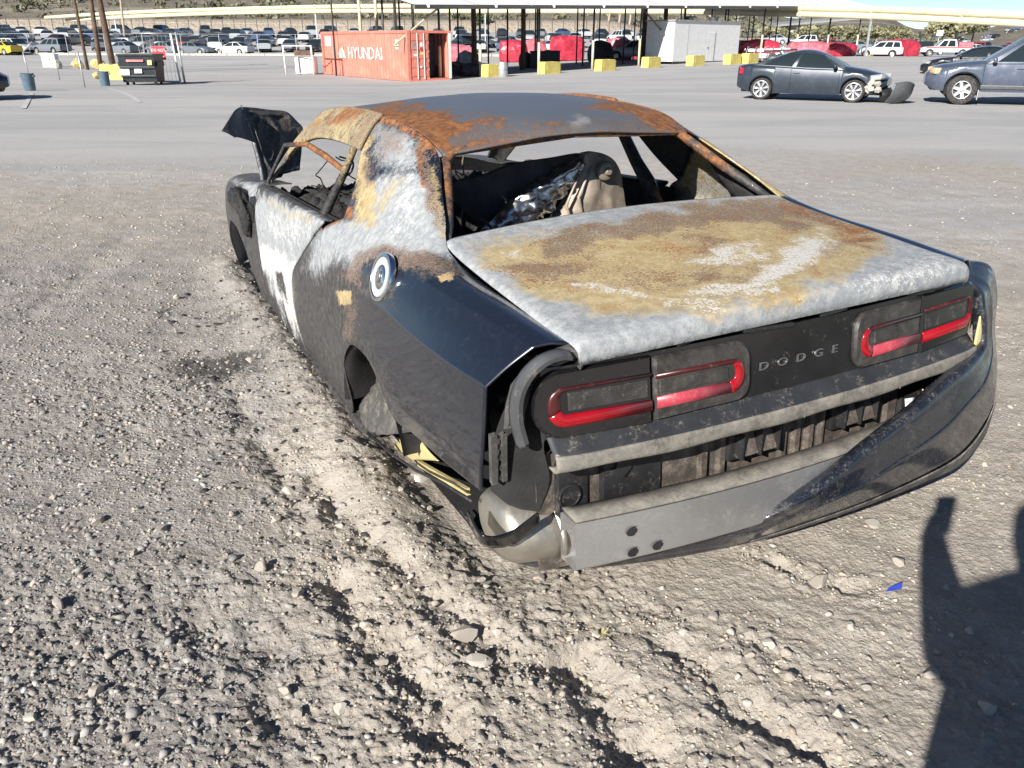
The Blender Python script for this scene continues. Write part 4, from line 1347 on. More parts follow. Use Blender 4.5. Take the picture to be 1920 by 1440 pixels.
def shaped_slab(name, poly, off0, off1, mat, parent, f=ty, bev=0.006, n=72, label=None):
    """prism of an x,z outline that follows the tail's curve, with a rounded front edge"""
    P = np.array(poly, float)
    P = crom(np.vstack([P, P[:1]]), n)[:-1] if n else P
    c = P.mean(0)
    V = []; F = []
    d = np.linalg.norm(P - c, axis=1, keepdims=True)
    Pin = c + (P - c) * (1 - bev / np.maximum(d, .02))
    for Q_, o in ((P, off1), (P, off0 + bev), (Pin, off0)):
        for x, z in Q_:
            V.append((x, f(x, z) + o, z))
    m = len(P)
    for k in range(2):
        for j in range(m):
            F.append((k * m + j, k * m + (j + 1) % m, (k + 1) * m + (j + 1) % m, (k + 1) * m + j))
    F.append(tuple(2 * m + j for j in range(m)))
    o = mk(name, V, F, mat, parent, smooth=True, sharp=35)
    bm = bmesh.new(); bm.from_mesh(o.data); bmesh.ops.recalc_face_normals(bm, faces=bm.faces[:]); bmesh.ops.triangulate(bm, faces=[f_ for f_ in bm.faces if len(f_.verts) > 4]); bm.to_mesh(o.data); bm.free()
    if label: o['label'] = label
    return o


def rrect(x0, x1, z0, z1, r, seg=6):
    P = []
    for cx, cz, a0 in ((x1 - r, z1 - r, 0), (x0 + r, z1 - r, 90), (x0 + r, z0 + r, 180), (x1 - r, z0 + r, 270)):
        for k in range(seg + 1):
            a = rad(a0 + 90 * k / seg)
            P.append((cx + r * math.cos(a), cz + r * math.sin(a)))
    return P


tp = MB()
tp.grid(face_grid(-.80, .80, .735, .925, 60, 10, 0.0).tolist())
tp.grid(np.stack([face_grid(-.80, .80, .925, .925, 60, 1, 0.0)[:, 0], face_grid(-.80, .80, .925, .925, 60, 1, .10)[:, 0]], 1).tolist())
tail = tp.build('tail_panel', 'gloss_black', CAR, fix=False, smooth=True, sharp=40)
# dark gap under the lid and seal torn along it
mb = MB(); mb.grid(np.stack([face_grid(-.74, .74, .915, .915, 50, 1, .07)[:, 0], face_grid(-.74, .74, .99, .99, 50, 1, .14)[:, 0]], 1).tolist())
mb.build('trunk_gap', 'char_flat', CAR, fix=False)
for k, (x, l) in enumerate(((-.66, .10), (-.40, .05), (-.12, .18), (.12, .10), (.50, .12), (.62, .06))):
    mb = MB(); mb.box((x, ty(x, .93) + .005, .930 + .006 * (k % 2)), (l, .03, .012), bev=.004, ry=.06 * (-1) ** k); mb.build('torn_seal', 'black_plastic', tail)
# letters
LT = textmesh('DODGE', 0.034, 0.002, sx=1.5)
xs = [-.135, -.068, .001, .068, .133]
for (V, F, w), x in zip(LT, xs):
    mk('letter', [(v[0] + x - w / 2, ty(x, .825) + v[1] - .004, v[2] + .812) for v in V], F, 'letter_metal', tail, smooth=False)


def lamp(x0, x1, outer, dusty, label):
    """one of four lamps: housing, dark lens, red racetrack strip that turns at the end away from the joint"""
    lo, hi = min(x0, x1), max(x0, x1)
    e = x0                                  # the rounded end
    s = 1 if x1 > x0 else -1
    r = .075 if outer else .05
    zb, zt = (.738, .918) if outer else (.742, .912)
    P = []
    for k in range(9):
        a = rad(90 + 90 * k / 8); P.append((e + s * (r + r * math.cos(a)), zt - r + r * math.sin(a)))
    for k in range(9):
        a = rad(180 + 90 * k / 8); P.append((e + s * (r + r * math.cos(a)), zb + r + r * math.sin(a)))
    P += [(x1, zb), (x1, zt)]
    if s < 0: P = P[::-1]
    h = shaped_slab('tail_light', P, -.016, .0, 'lens_dusty' if dusty else 'lamp_black', CAR, n=0, bev=.008, label=label)
    # red loop
    zb2, zt2 = zb + .030, zt - .042
    e2 = e + s * (.034 if outer else .022)
    r2 = .045
    wb, we, wt = .036, .034, (.010 if outer else .014)
    path_o = [(x1 - s * .004, zb2)] + [(e2 + s * (r2 - r2 * math.sin(rad(90 * k / 6))), zb2 + r2 - r2 * math.cos(rad(90 * k / 6))) for k in range(7)]
    path_o += [(e2 + s * (r2 - r2 * math.cos(rad(90 * k / 6))), zt2 - r2 + r2 * math.sin(rad(90 * k / 6))) for k in range(7)] + [(x1 - s * .004, zt2)]
    ri = .018
    ei = e2 + s * we
    path_i = [(x1 - s * .004, zb2 + wb)] + [(ei + s * (ri - ri * math.sin(rad(90 * k / 6))), zb2 + wb + ri - ri * math.cos(rad(90 * k / 6))) for k in range(7)]
    path_i += [(ei + s * (ri - ri * math.cos(rad(90 * k / 6))), zt2 - wt - ri + ri * math.sin(rad(90 * k / 6))) for k in range(7)] + [(x1 - s * .004, zt2 - wt)]

    def strip(name, a, b_, mat):
        n = b_ - a
        V = []
        for k in range(a, b_):
            o_, i_ = np.array(path_o[k]), np.array(path_i[k])
            for t, off in ((0, -.014), (.10, -.0195), (.5, -.0215), (.9, -.0195), (1, -.014)):
                q_ = o_ * (1 - t) + i_ * t
                V.append((q_[0], ty(q_[0], q_[1]) + off, q_[1]))
        F = []
        for k in range(n - 1):
            for j in range(4):
                F.append((k * 5 + j, k * 5 + j + 1, (k + 1) * 5 + j + 1, (k + 1) * 5 + j))
        o = mk(name, V, F, mat, h, smooth=True)
        bm = bmesh.new(); bm.from_mesh(o.data); bmesh.ops.recalc_face_normals(bm, faces=bm.faces[:])
        bm.to_mesh(o.data); bm.free()
        md = o.modifiers.new('t', 'SOLIDIFY'); md.thickness = .004
        return o
    if outer and not dusty:
        strip('red_strip', 0, 7, 'lens_red'); strip('red_strip', 6, 16, 'lens_red_dim')
    elif outer:
        strip('red_strip', 0, 16, 'lens_red')
    else:
        strip('red_strip', 0, 2, 'lens_red_dusty'); strip('red_strip', 1, 13, 'lens_red'); strip('red_strip', 12, 16, 'lens_red_dim')
    # ribbed centre lens
    zi0, zi1 = zb2 + wb + .008, zt2 - wt - .006
    xa, xb = (ei + s * .02, x1 - s * .012)
    lens = shaped_slab('lens', [(min(xa, xb), zi0), (max(xa, xb), zi0), (max(xa, xb), zi1), (min(xa, xb), zi1)], -.0185, -.01, 'lens_dusty' if dusty or not outer else 'lens_dark', h, n=0, bev=.004)
    return h


lamp(-.830, -.505, True, False, 'left outer tail lamp with bright red lower strip')
lamp(-.190, -.498, False, True, 'left inner tail lamp, dusty, with red turned end')
lamp(.205, .500, False, True, 'right inner tail lamp, dusty')
lamp(.830, .507, True, False, 'right outer tail lamp')
# swap: the right lamps turn bright at their outer end
# ------------------------------------------------------------------ ledge under the lamps and dusty lip
def ledge_f(x, k):
    z = [.742, .740, .708, .703, .697, .660, .660][k]
    y = [0, -.003, -.034, -.045, -.052, -.048, -.01][k]
    return (x, ty(x, .74) + y + .02 * max(0, abs(x) - .7), z + (0.0025 * math.sin(x * 17) if k >= 5 else 0))


xs = np.linspace(-.795, .80, 90)
C = np.array([[ledge_f(x, k) for k in range(4)] for x in xs])
V, F = gridmesh(C); npmesh('lamp_ledge', V, F, 'ledge_dark', CAR).modifiers.new('t', 'SOLIDIFY').thickness = .004
C = np.array([[ledge_f(x, k) for k in range(3, 7)] for x in xs])
C[:, 0, 2] += .0015
V, F = gridmesh(csurf(C, 160, 14)); lip = npmesh('bumper_support_lip', V, F, 'dusty_lip', CAR)
lip.modifiers.new('t', 'SOLIDIFY').thickness = .004
lip['label'] = 'dusty plastic lip below the lamps'
for x in (-.42, -.02, .38, .70):
    mb = MB(); mb.box((x, ty(x, .74) - .050, .676), (.004, .006, .032), bev=.002); mb.build('lip_seam', 'dusty_panel', lip)
# ------------------------------------------------------------------ rear body panel with ribs and air vents
def by(x, z):
    return -1.005 + .05 * (abs(x) / .8) ** 2.5 + (z - .55) * .02


mb = MB(); mb.grid(face_grid(-.80, .80, .30, .66, 60, 12, 0, by).tolist())
bp = mb.build('rear_body_panel', 'brown_plastic', CAR, fix=False, smooth=True)
for x, w in ((-.70, .10), (-.52, .20), (-.28, .03), (-.215, .03), (.02, .03), (.075, .03), (.13, .03), (.18, .02), (.50, .05), (.60, .10)):
    mb = MB(); mb.grid([[(x - w / 2, by(x, .4), .36), (x - w / 2, by(x, .6), .64)], [(x - w / 2 + .006, by(x, .4) - .016, .36), (x - w / 2 + .006, by(x, .6) - .016, .64)], [(x + w / 2 - .006, by(x, .4) - .016, .36), (x + w / 2 - .006, by(x, .6) - .016, .64)], [(x + w / 2, by(x, .4), .36), (x + w / 2, by(x, .6), .64)]])
    mb.build('pressed_rib', 'brown_plastic' if w < .09 else 'black_plastic', bp)
for x in (-.11, .30):
    v = MB(); v.box((x, by(x, .56) - .012, .575), (.19, .03, .11), bev=.008)
    ve = v.build('air_vent', 'black_plastic', bp)
    for k in range(2):
        m2 = MB(); m2.box((x - .025 + k * .07, by(x, .56) - .032, .570), (.052, .014, .070), rx=-.35, bev=.003, taper=.8); m2.build('vent_flap', 'brown_plastic', ve)
    for k in range(3):
        m2 = MB(); m2.box((x - .065 + k * .068, by(x, .56) - .04, .572), (.006, .03, .08), rz=.2); m2.build('vent_rib', 'black_plastic', ve)
mb = MB(); mb.lathe([(.036, .0), (.036, -.006), (.031, -.008), (.030, -.004), (.0005, -.004)], (-.715, by(-.715, .50) - .018, .535), 'Y', 28); mb.build('round_plug', 'black_plastic', bp, smooth=True, sharp=40)
m2 = MB(); m2.prism([(-.61, .630), (-.53, .628), (-.53, .585), (-.555, .560), (-.615, .585), (-.58, .592), (-.575, .612), (-.61, .618)], by(-.57, .6) - .03, by(-.57, .6) - .018); m2.build('hook_bracket', 'black_plastic', bp)
# ------------------------------------------------------------------ bumper beam: hollow aluminium extrusion
def bf(x):
    return -1.075 - .075 * (1 - (x / .80) ** 2)


xs = np.linspace(-.752, .74, 60)
prof = [(.0, .508), (.0, .500), (.0, .368), (.006, .360), (.075, .360), (.080, .368), (.080, .500), (.072, .508)]
C = np.array([[(x, bf(x) + a, zz_) for a, zz_ in prof + prof[:1]] for x in xs])
V, F = gridmesh(C)
F = F.tolist()
V = V.tolist()
holes = [(-.566, .446, .026, .014), (-.567, .372 + .014, .026, .014), (-.492, .366 + .018, .026, .014)]
beam = mk('bumper_beam', V, F, 'aluminium', CAR, smooth=True, sharp=25)
bm = bmesh.new(); bm.from_mesh(beam.data); bmesh.ops.recalc_face_normals(bm, faces=bm.faces[:])
bm.to_mesh(beam.data); bm.free(); beam.data.set_sharp_from_angle(angle=rad(25))
# top shelf of the beam, wider and dusty
C = np.array([[(x, bf(x) - .002, .512), (x, bf(x) + .035, .516), (x, bf(x) + .07, .517)] for x in xs])
V, F = gridmesh(C); npmesh('beam_top', V, F, 'dusty_lip', beam).modifiers.new('t', 'SOLIDIFY').thickness = .006
beam['label'] = 'bare aluminium bumper beam with bolt holes'
for x, z in ((-.590, .452), (-.585, .385), (-.510, .388)):
    mb = MB(); N = 20
    V = [(x + .021 * math.cos(2 * math.pi * k / N) , bf(x) - .0025, z + .0145 * math.sin(2 * math.pi * k / N)) for k in range(N)]
    V += [(x + .019 * math.cos(2 * math.pi * k / N) + .010, bf(x) + .03, z + .0125 * math.sin(2 * math.pi * k / N)) for k in range(N)]
    V2 = [(v[0], bf(x) - .0028, v[2]) for v in V[:N]]
    mk('bolt_hole', V2, [tuple(range(N))], 'char_flat', beam, smooth=False)
    # flat bright crescent stands in for sunlight on the hole's inner wall
    rim = [(x + .021 * math.cos(a), bf(x) - .0032, z + .0145 * math.sin(a)) for a in np.linspace(-1.2, 1.0, 10)] + [(x + .012 * math.cos(a) + .003, bf(x) - .0032, z + .010 * math.sin(a)) for a in np.linspace(1.0, -1.2, 10)]
    mk('hole_sunlight_crescent', rim, [tuple(range(20))], 'aluminium', beam, smooth=False)
# ------------------------------------------------------------------ left corner: bracket lattice, grey lamp surround, muffler
cpts = [(1062, 648), (1040, 655), (1010, 668), (980, 690), (955, 722), (945, 760), (942, 800)]
C = [Vector(carpl(px, py, 1, -.945 - .055 * max(0, (px - 940) / 120))) for px, py in cpts]
br_ = MB()
br_.tube([c + Vector((.004, -.012, .0)) for c in C], .008, 4)
br_.tube([c + Vector((.042, -.022, -.020)) for c in C], .007, 4)
simple('bracket_grey', (.075, .073, .068), .55, var=.25, scale=20, dust=.3)
lat = br_.build('corner_bracket', 'bracket_grey', CAR)
for k in range(len(C) - 1):
    for t in (0.1, .55):
        a = C[k].lerp(C[k + 1], t); b2 = C[k].lerp(C[k + 1], min(1, t + .4))
        mb = MB(); o_ = Vector((.004, -.014, 0)); mb.tube([a + o_, b2 + Vector((.042, -.024, -.020))], .0045, 4); mb.tube([a + Vector((.042, -.024, -.020)), b2 + o_], .0045, 4); mb.build('lattice_rib', 'bracket_grey', lat)
a0, a1 = Vector(carpl(924, 815, 1, -.955)), Vector(carpl(926, 905, 1, -.925))
mb = MB(); mb.tube([a0, a1], .012, 4); mb.tube([a0 + Vector((.03, 0, -.005)), a1 + Vector((.03, 0, .0))], .010, 4)
for t in np.linspace(0, .85, 5):
    mb.tube([a0.lerp(a1, t), a0.lerp(a1, t + .15) + Vector((.03, 0, 0))], .005, 4); mb.tube([a0.lerp(a1, t + .12), a0.lerp(a1, t) + Vector((.03, 0, 0))], .004, 4)
mb.build('corner_bracket', 'bracket_grey', CAR)
# black inner corner behind the bracket
C = [[carpl(1085, 650, 1, -.96), carpl(1010, 690, 1, -.93), carpl(955, 750, 1, -.90), carpl(925, 830, 1, -.90), carpl(920, 920, 1, -.87)],
     [carpl(1090, 690, 1, -1.0), carpl(1030, 720, 1, -.97), carpl(985, 780, 1, -.95), carpl(975, 850, 1, -.94), carpl(960, 950, 1, -.92)],
     [carpl(1100, 720, 1, -1.0), carpl(1050, 760, 1, -.98), carpl(1020, 830, 1, -.98), carpl(1030, 900, 1, -.97), carpl(1010, 960, 1, -.96)]]
V, F = gridmesh(csurf(C, 20, 40)); npmesh('inner_corner', V, F, 'char_flat', CAR)
# grey surround
cen = [(1072, 668, -1.03), (1050, 668, -1.035), (1020, 680, -1.035), (992, 706, -1.03), (974, 745, -1.02), (972, 790, -1.015), (984, 838, -1.01)]
C = []
for (px, py, Y) in cen:
    c = np.array(carpl(px, py, 1, Y))
    ct = np.array([-.66, Y, .80])
    d = (c - ct); d[1] = 0; d /= np.linalg.norm(d)
    C.append([c + d * .012 + [0, .022, 0], c + d * .0118 + [0, .010, 0], c + d * .010 + [0, .003, 0], c + d * .000 + [0, -.003, 0], c - d * .010 + [0, -.002, 0], c - d * .012 + [0, .006, 0], c - d * .0125 + [0, .06, 0]])
V, F = gridmesh(crom(np.array(C), 60)); o = npmesh('lamp_surround', V, F, 'trim_grey', CAR); o.data.set_sharp_from_angle(angle=rad(22)); o.modifiers.new('t', 'SOLIDIFY').thickness = .003
o['label'] = 'curved grey trim around the left tail lamp'
# muffler in the left corner and its strap
mb = MB()
pr = [(.001, -.20), (.05, -.20), (.085, -.18), (.10, -.15), (.105, 0), (.10, .15), (.085, .18), (.05, .20), (.001, .20)]
mb.lathe(pr, (0, 0, 0), 'X', 28)
mc_ = np.array([-.73, -.86, .40])
mf = mk('muffler', [(v[0] * .85 + mc_[0], v[1] * 1.35 + mc_[1], v[2] * 1.02 + mc_[2] - .12 * (v[0])) for v in mb.V], mb.F, 'dull_silver', CAR, smooth=True, sharp=60)
mf['label'] = 'dull silver muffler showing in the torn left corner'
mb = MB(); mb.lathe([(.118, -.012), (.122, -.006), (.122, .006), (.118, .012)], (0, 0, 0), 'X', 28)
mk('muffler_seam', [(v[0] * .85 + mc_[0] - .01, v[1] * 1.30 + mc_[1], v[2] * .95 + mc_[2]) for v in mb.V], mb.F, 'dull_silver', mf, smooth=True)
st = MB(); A_, B_, C_ = [Vector(carpl(*p, 1, -1.02)) for p in ((905, 1005), (955, 1000), (1010, 970))]
rows = [[A_ + Vector((0, .10, .02)), A_ + Vector((.01, .12, -.035))], [A_, A_ + Vector((.01, .02, -.045))], [B_, B_ + Vector((.012, .01, -.045))], [C_ + Vector((0, 0, .012)), C_ + Vector((.012, .01, -.03))]]
V, F = gridmesh(csurf(rows, 24, 5)); npmesh('hanging_strap', V, F, 'gloss_black', CAR).modifiers.new('t', 'SOLIDIFY').thickness = .006
# ------------------------------------------------------------------ parts hanging below the left quarter
a, b2 = Vector(carpl(785, 868, 0, -.86)), Vector(carpl(878, 922, 0, -.88))
mb = MB(); mb.box((a + b2) / 2, ((b2 - a).length, .012, .022), rz=math.atan2((b2 - a).y, (b2 - a).x), ry=-math.asin((b2 - a).z / (b2 - a).length)); mb.build('yellow_bar', 'cream_primer', CAR)
C = [[carpl(738, 838, 0, -.84), carpl(768, 808, 0, -.86), carpl(785, 818, 0, -.88)], [carpl(756, 850, 0, -.87), carpl(785, 836, 0, -.89), carpl(806, 846, 0, -.89)], [carpl(772, 862, 0, -.88), carpl(798, 862, 0, -.89), carpl(824, 864, 0, -.89)]]
V, F = gridmesh(csurf(C, 14, 14)); npmesh('cream_bracket', V, F, 'cream_primer', CAR).modifiers.new('t', 'SOLIDIFY').thickness = .004
pth = [Vector(carpl(*p, 0, -.93)) for p in ((690, 812), (730, 848), (780, 882), (830, 905), (885, 940))]
mb = MB(); mb.tube(pth, .0055, 5); mb.build('lower_flange', 'burnt_dark', CAR, smooth=True)
set_masks(CAR.children[-1], [('char', 'all', 1, .7)])
hub_c = carpl(790, 900, 0, -.80)
mb = MB(); mb.lathe([(.001, -.05), (.03, -.05), (.034, -.045), (.060, -.040), (.066, -.03), (.068, .03), (.060, .04), (.001, .04)], hub_c, 'X', 28); hb_ = mb.build('wheel_hub', 'dull_silver', CAR, smooth=True, sharp=40)
hb_['label'] = 'bare wheel hub with studs below the left rear corner'
for k in range(5):
    an_ = 2 * math.pi * k / 5 + .5
    mb = MB(); p = np.array(hub_c) + [0, .042 * math.cos(an_), .042 * math.sin(an_)]
    mb.tube([p + [-.03, 0, 0], p + [-.078, 0, 0]], .007, 8); mb.build('stud', 'chrome', hb_, smooth=True, sharp=40)
mb = MB(); mb.box(np.array(hub_c) + [.10, -.06, .02], (.10, .10, .09), bev=.02); mb.build('brake_caliper', 'dull_silver', CAR)
# ------------------------------------------------------------------ loose bumper cover: hangs from the right corner, drags along the ground on the left
def cg(px, py, zw):
    return CAR_R.T @ (gz(px, py, zw) - CAR_T)


OI = [((1803, 489, -.93), (1800, 524, -1.0)), ((1853, 498, -.93), (1836, 548, -1.02)), ((1866, 550, -.95), (1844, 584, -1.04)), ((1861, 612, -.98), (1846, 630, -1.05)),
      ((1865, 690, -1.02), (1842, 655, -1.07)), ((1859, 765, -1.05), (1810, 690, -1.12)), ((1840, 818, -1.07), (1765, 728, -1.15)), ((1800, 866, -1.09), (1724, 767, -1.17)),
      ((1740, 897, -1.11), (1637, 835, -1.19)), ((1620, 944, -1.11), (1560, 898, -1.19)), ((1500, 985, -1.09), (1470, 955, -1.17)), ((1400, 1014, -1.06), (1390, 990, -1.11))]
stn = []
for k, (o_, i_) in enumerate(OI):
    a_, b_ = np.array(carpl(o_[0], o_[1], 1, o_[2])), np.array(carpl(i_[0], i_[1], 1, i_[2]))
    bl = (.012 if k < 4 else .034 * min(1, (k - 3) / 2)) * (1 if k < 10 else .5)
    nn_ = np.array([.55, -.8, .1]) if k < 6 else np.array([.15, -1, .1])
    stn.append([b_ + np.array([-.01, .035, .0]), b_, b_ * .72 + a_ * .28 + nn_ * bl * .8, b_ * .66 + a_ * .34 + nn_ * bl, b_ * .25 + a_ * .75 + nn_ * bl * .7, a_, a_ + np.array([-.03, .05, -.004])])
for a_, b_ in (((-.29, -1.0, .216), (-.29, -1.03, .34)), ((-.49, -.955, .222), (-.50, -.99, .34)), ((-.65, -.90, .226), (-.67, -.935, .335)), ((-.755, -.835, .230), (-.785, -.865, .325)), ((-.818, -.735, .232), (-.855, -.755, .31)), ((-.82, -.58, .238), (-.875, -.60, .32))):
    a_, b_ = np.array(a_), np.array(b_)
    nn_ = np.array([-.3, -.9, 0])
    stn.append([b_ + np.array([.0, .03, .0]), b_, b_ * .72 + a_ * .28 + nn_ * .012, b_ * .66 + a_ * .34 + nn_ * .014, b_ * .25 + a_ * .75 + nn_ * .01, a_, a_ + np.array([.02, .05, -.004])])
stn = crease(stn, (2, 4), .3)
V, F = gridmesh(csurf(stn, 190, 56))
cover = npmesh('bumper_cover', V, F, 'burnt_paint', CAR)
cover['label'] = 'torn black bumper cover hanging from the right corner'
set_masks(cover, [('char', lambda co: np.maximum(.38, .6 * sst(-.1, -.6, co[:, 0])))])
bm = bmesh.new(); bm.from_mesh(cover.data); bmesh.ops.recalc_face_normals(bm, faces=bm.faces[:]); bm.to_mesh(cover.data); bm.free()
md = cover.modifiers.new('t', 'SOLIDIFY'); md.thickness = .005; md.offset = 0
C = [[r[7] * .8 + r[9] * .2 + np.array([.002, -.008, 0]), r[9] + np.array([.002, -.006, -.004])] for r in stn[5:12]]
V, F = gridmesh(csurf(C, 60, 6)); o = npmesh('lower_valance', V, F, 'dusty_panel', cover); o.modifiers.new('t', 'SOLIDIFY').thickness = .003
# right corner: cream inner bracket in the gap, white tag on the beam
C = [[carpl(1836, 590, 1, -1.03), carpl(1850, 585, 1, -1.03)], [carpl(1826, 640, 1, -1.04), carpl(1846, 645, 1, -1.04)], [carpl(1822, 668, 1, -1.05), carpl(1836, 665, 1, -1.05)]]
V, F = gridmesh(csurf(C, 14, 8)); npmesh('cream_bracket', V, F, 'cream_primer', CAR).modifiers.new('t', 'SOLIDIFY').thickness = .006
C = [[carpl(1697, 748, 1, -1.09), carpl(1698, 768, 1, -1.10)], [carpl(1714, 745, 1, -1.09), carpl(1719, 772, 1, -1.10)]]
V, F = gridmesh(csurf(C, 4, 4)); npmesh('paper_tag', V, F, 'white_label', CAR).modifiers.new('t', 'SOLIDIFY').thickness = .001
mb = MB(); mb.tube([carpl(1724, 768, 1, -1.08), carpl(1735, 745, 1, -1.07), carpl(1730, 730, 1, -1.05)], .003, 5); mb.tube([carpl(1735, 770, 1, -1.08), carpl(1745, 740, 1, -1.07)], .003, 5); mb.build('loose_wire', 'cream_primer', CAR)
mb = MB(); mb.box((.0, -.55, .42), (1.3, .5, .24), bev=.05); mb.build('spare_wheel_well', 'char_flat', CAR)

# right flank of the bumper cover, still fixed ahead of the torn corner
C = [[(.905, -.36, .57), (.945, -.37, .44), (.93, -.38, .24), (.86, -.38, .19)], [(.915, -.62, .57), (.955, -.64, .44), (.94, -.64, .24), (.86, -.62, .19)], [(.905, -.86, .60), (.935, -.90, .44), (.92, -.90, .25), (.85, -.86, .20)], [(.86, -.98, .62), (.885, -1.03, .46), (.87, -1.02, .27), (.80, -.95, .22)]]
V, F = gridmesh(csurf(C, 40, 24)); o = npmesh('bumper_flank', V, F, 'burnt_paint', cover); set_masks(o, [('char', 'all', 1, .4)]); o.modifiers.new('t', 'SOLIDIFY').thickness = .005
# what is left of the rear suspension in the left arch
mb = MB(); mb.tube([(-.80, .16, .62), (-.76, .12, .42), (-.70, .08, .30)], [.035, .045, .05], 10); mb.build('damper', 'dull_silver', CAR, smooth=True)
mb = MB(); mb.tube([(-.84, .06, .36), (-.62, .10, .33), (-.30, .14, .32)], [.028, .03, .03], 8); mb.build('control_arm', 'burnt_wire', CAR, smooth=True)
mb = MB(); mb.lathe([(.001, -.02), (.06, -.02), (.065, -.01), (.150, -.008), (.152, .008), (.06, .012), (.001, .012)], (-.80, .08, .36), 'X', 28); mb.build('brake_disc', 'burnt_wire', CAR, smooth=True, sharp=40)
# ================================================================== vehicles in the yard
def carpaint(name, col, rough=0.22, dust=0.15):
    b = NB(name)
    n = b.noise(5, 5); n2 = b.noise(60, 3)
    dn = b.ramp(b.math('ADD', b.math('MULTIPLY', n, .6), b.math('MULTIPLY', n2, .4)), .45, .75)
    b.set(color=b.mix(b.math('MULTIPLY', dn, dust), col, (0.30, 0.27, 0.23)), rough=b.mixf(dn, rough, rough + .15), coat=0.6, metal=0.15)
    MAT[name] = b.m


carpaint('paint_slate', (0.026, 0.036, 0.050), .28, .08)
carpaint('paint_blue', (0.075, 0.092, 0.130), .24, .2)
carpaint('paint_black', (0.012, 0.013, 0.017))
b = NB('paint_any')
oi = b.n('ShaderNodeObjectInfo')
b.set(color=oi.outputs['Color'], rough=0.3, coat=0.5)
MAT['paint_any'] = b.m
simple('tyre', (0.030, 0.029, 0.028), 0.85, var=0.2, scale=10, dust=0.35, bump=0.1)
simple('wheel_alloy', (0.60, 0.61, 0.62), 0.32, metal=0.7, var=0.1, scale=10, dust=0.2)
simple('wheel_dark', (0.05, 0.05, 0.05), 0.6)
simple('underside', (0.012, 0.012, 0.012), 0.9)
simple('lamp_red', (0.40, 0.010, 0.030), 0.15, coat=0.6)
simple('lamp_clear', (0.55, 0.55, 0.54), 0.15, metal=0.4, coat=0.6)
simple('lamp_amber', (0.62, 0.42, 0.26), 0.2, coat=0.5)
simple('gap_black', (0.006, 0.006, 0.006), 0.9)
b = NB('glass_dark')
b.set(color=(0.018, 0.026, 0.028), rough=0.04, spec=0.6, coat=0.4)
MAT['glass_dark'] = b.m
b = NB('glass_clear')
b.set(color=(0.55, 0.66, 0.64), rough=0.05, trans=0.75, ior=1.1, alpha=1.0)
MAT['glass_clear'] = b.m
simple('cream_junk', (.46, .43, .36), .7, var=.3, dust=.3)
simple('seat_fabric', (0.10, 0.095, 0.085), 0.9)


def interp(tab, y):
    ys_ = [t[0] for t in tab]
    return float(np.interp(y, ys_, [t[1] for t in tab]))


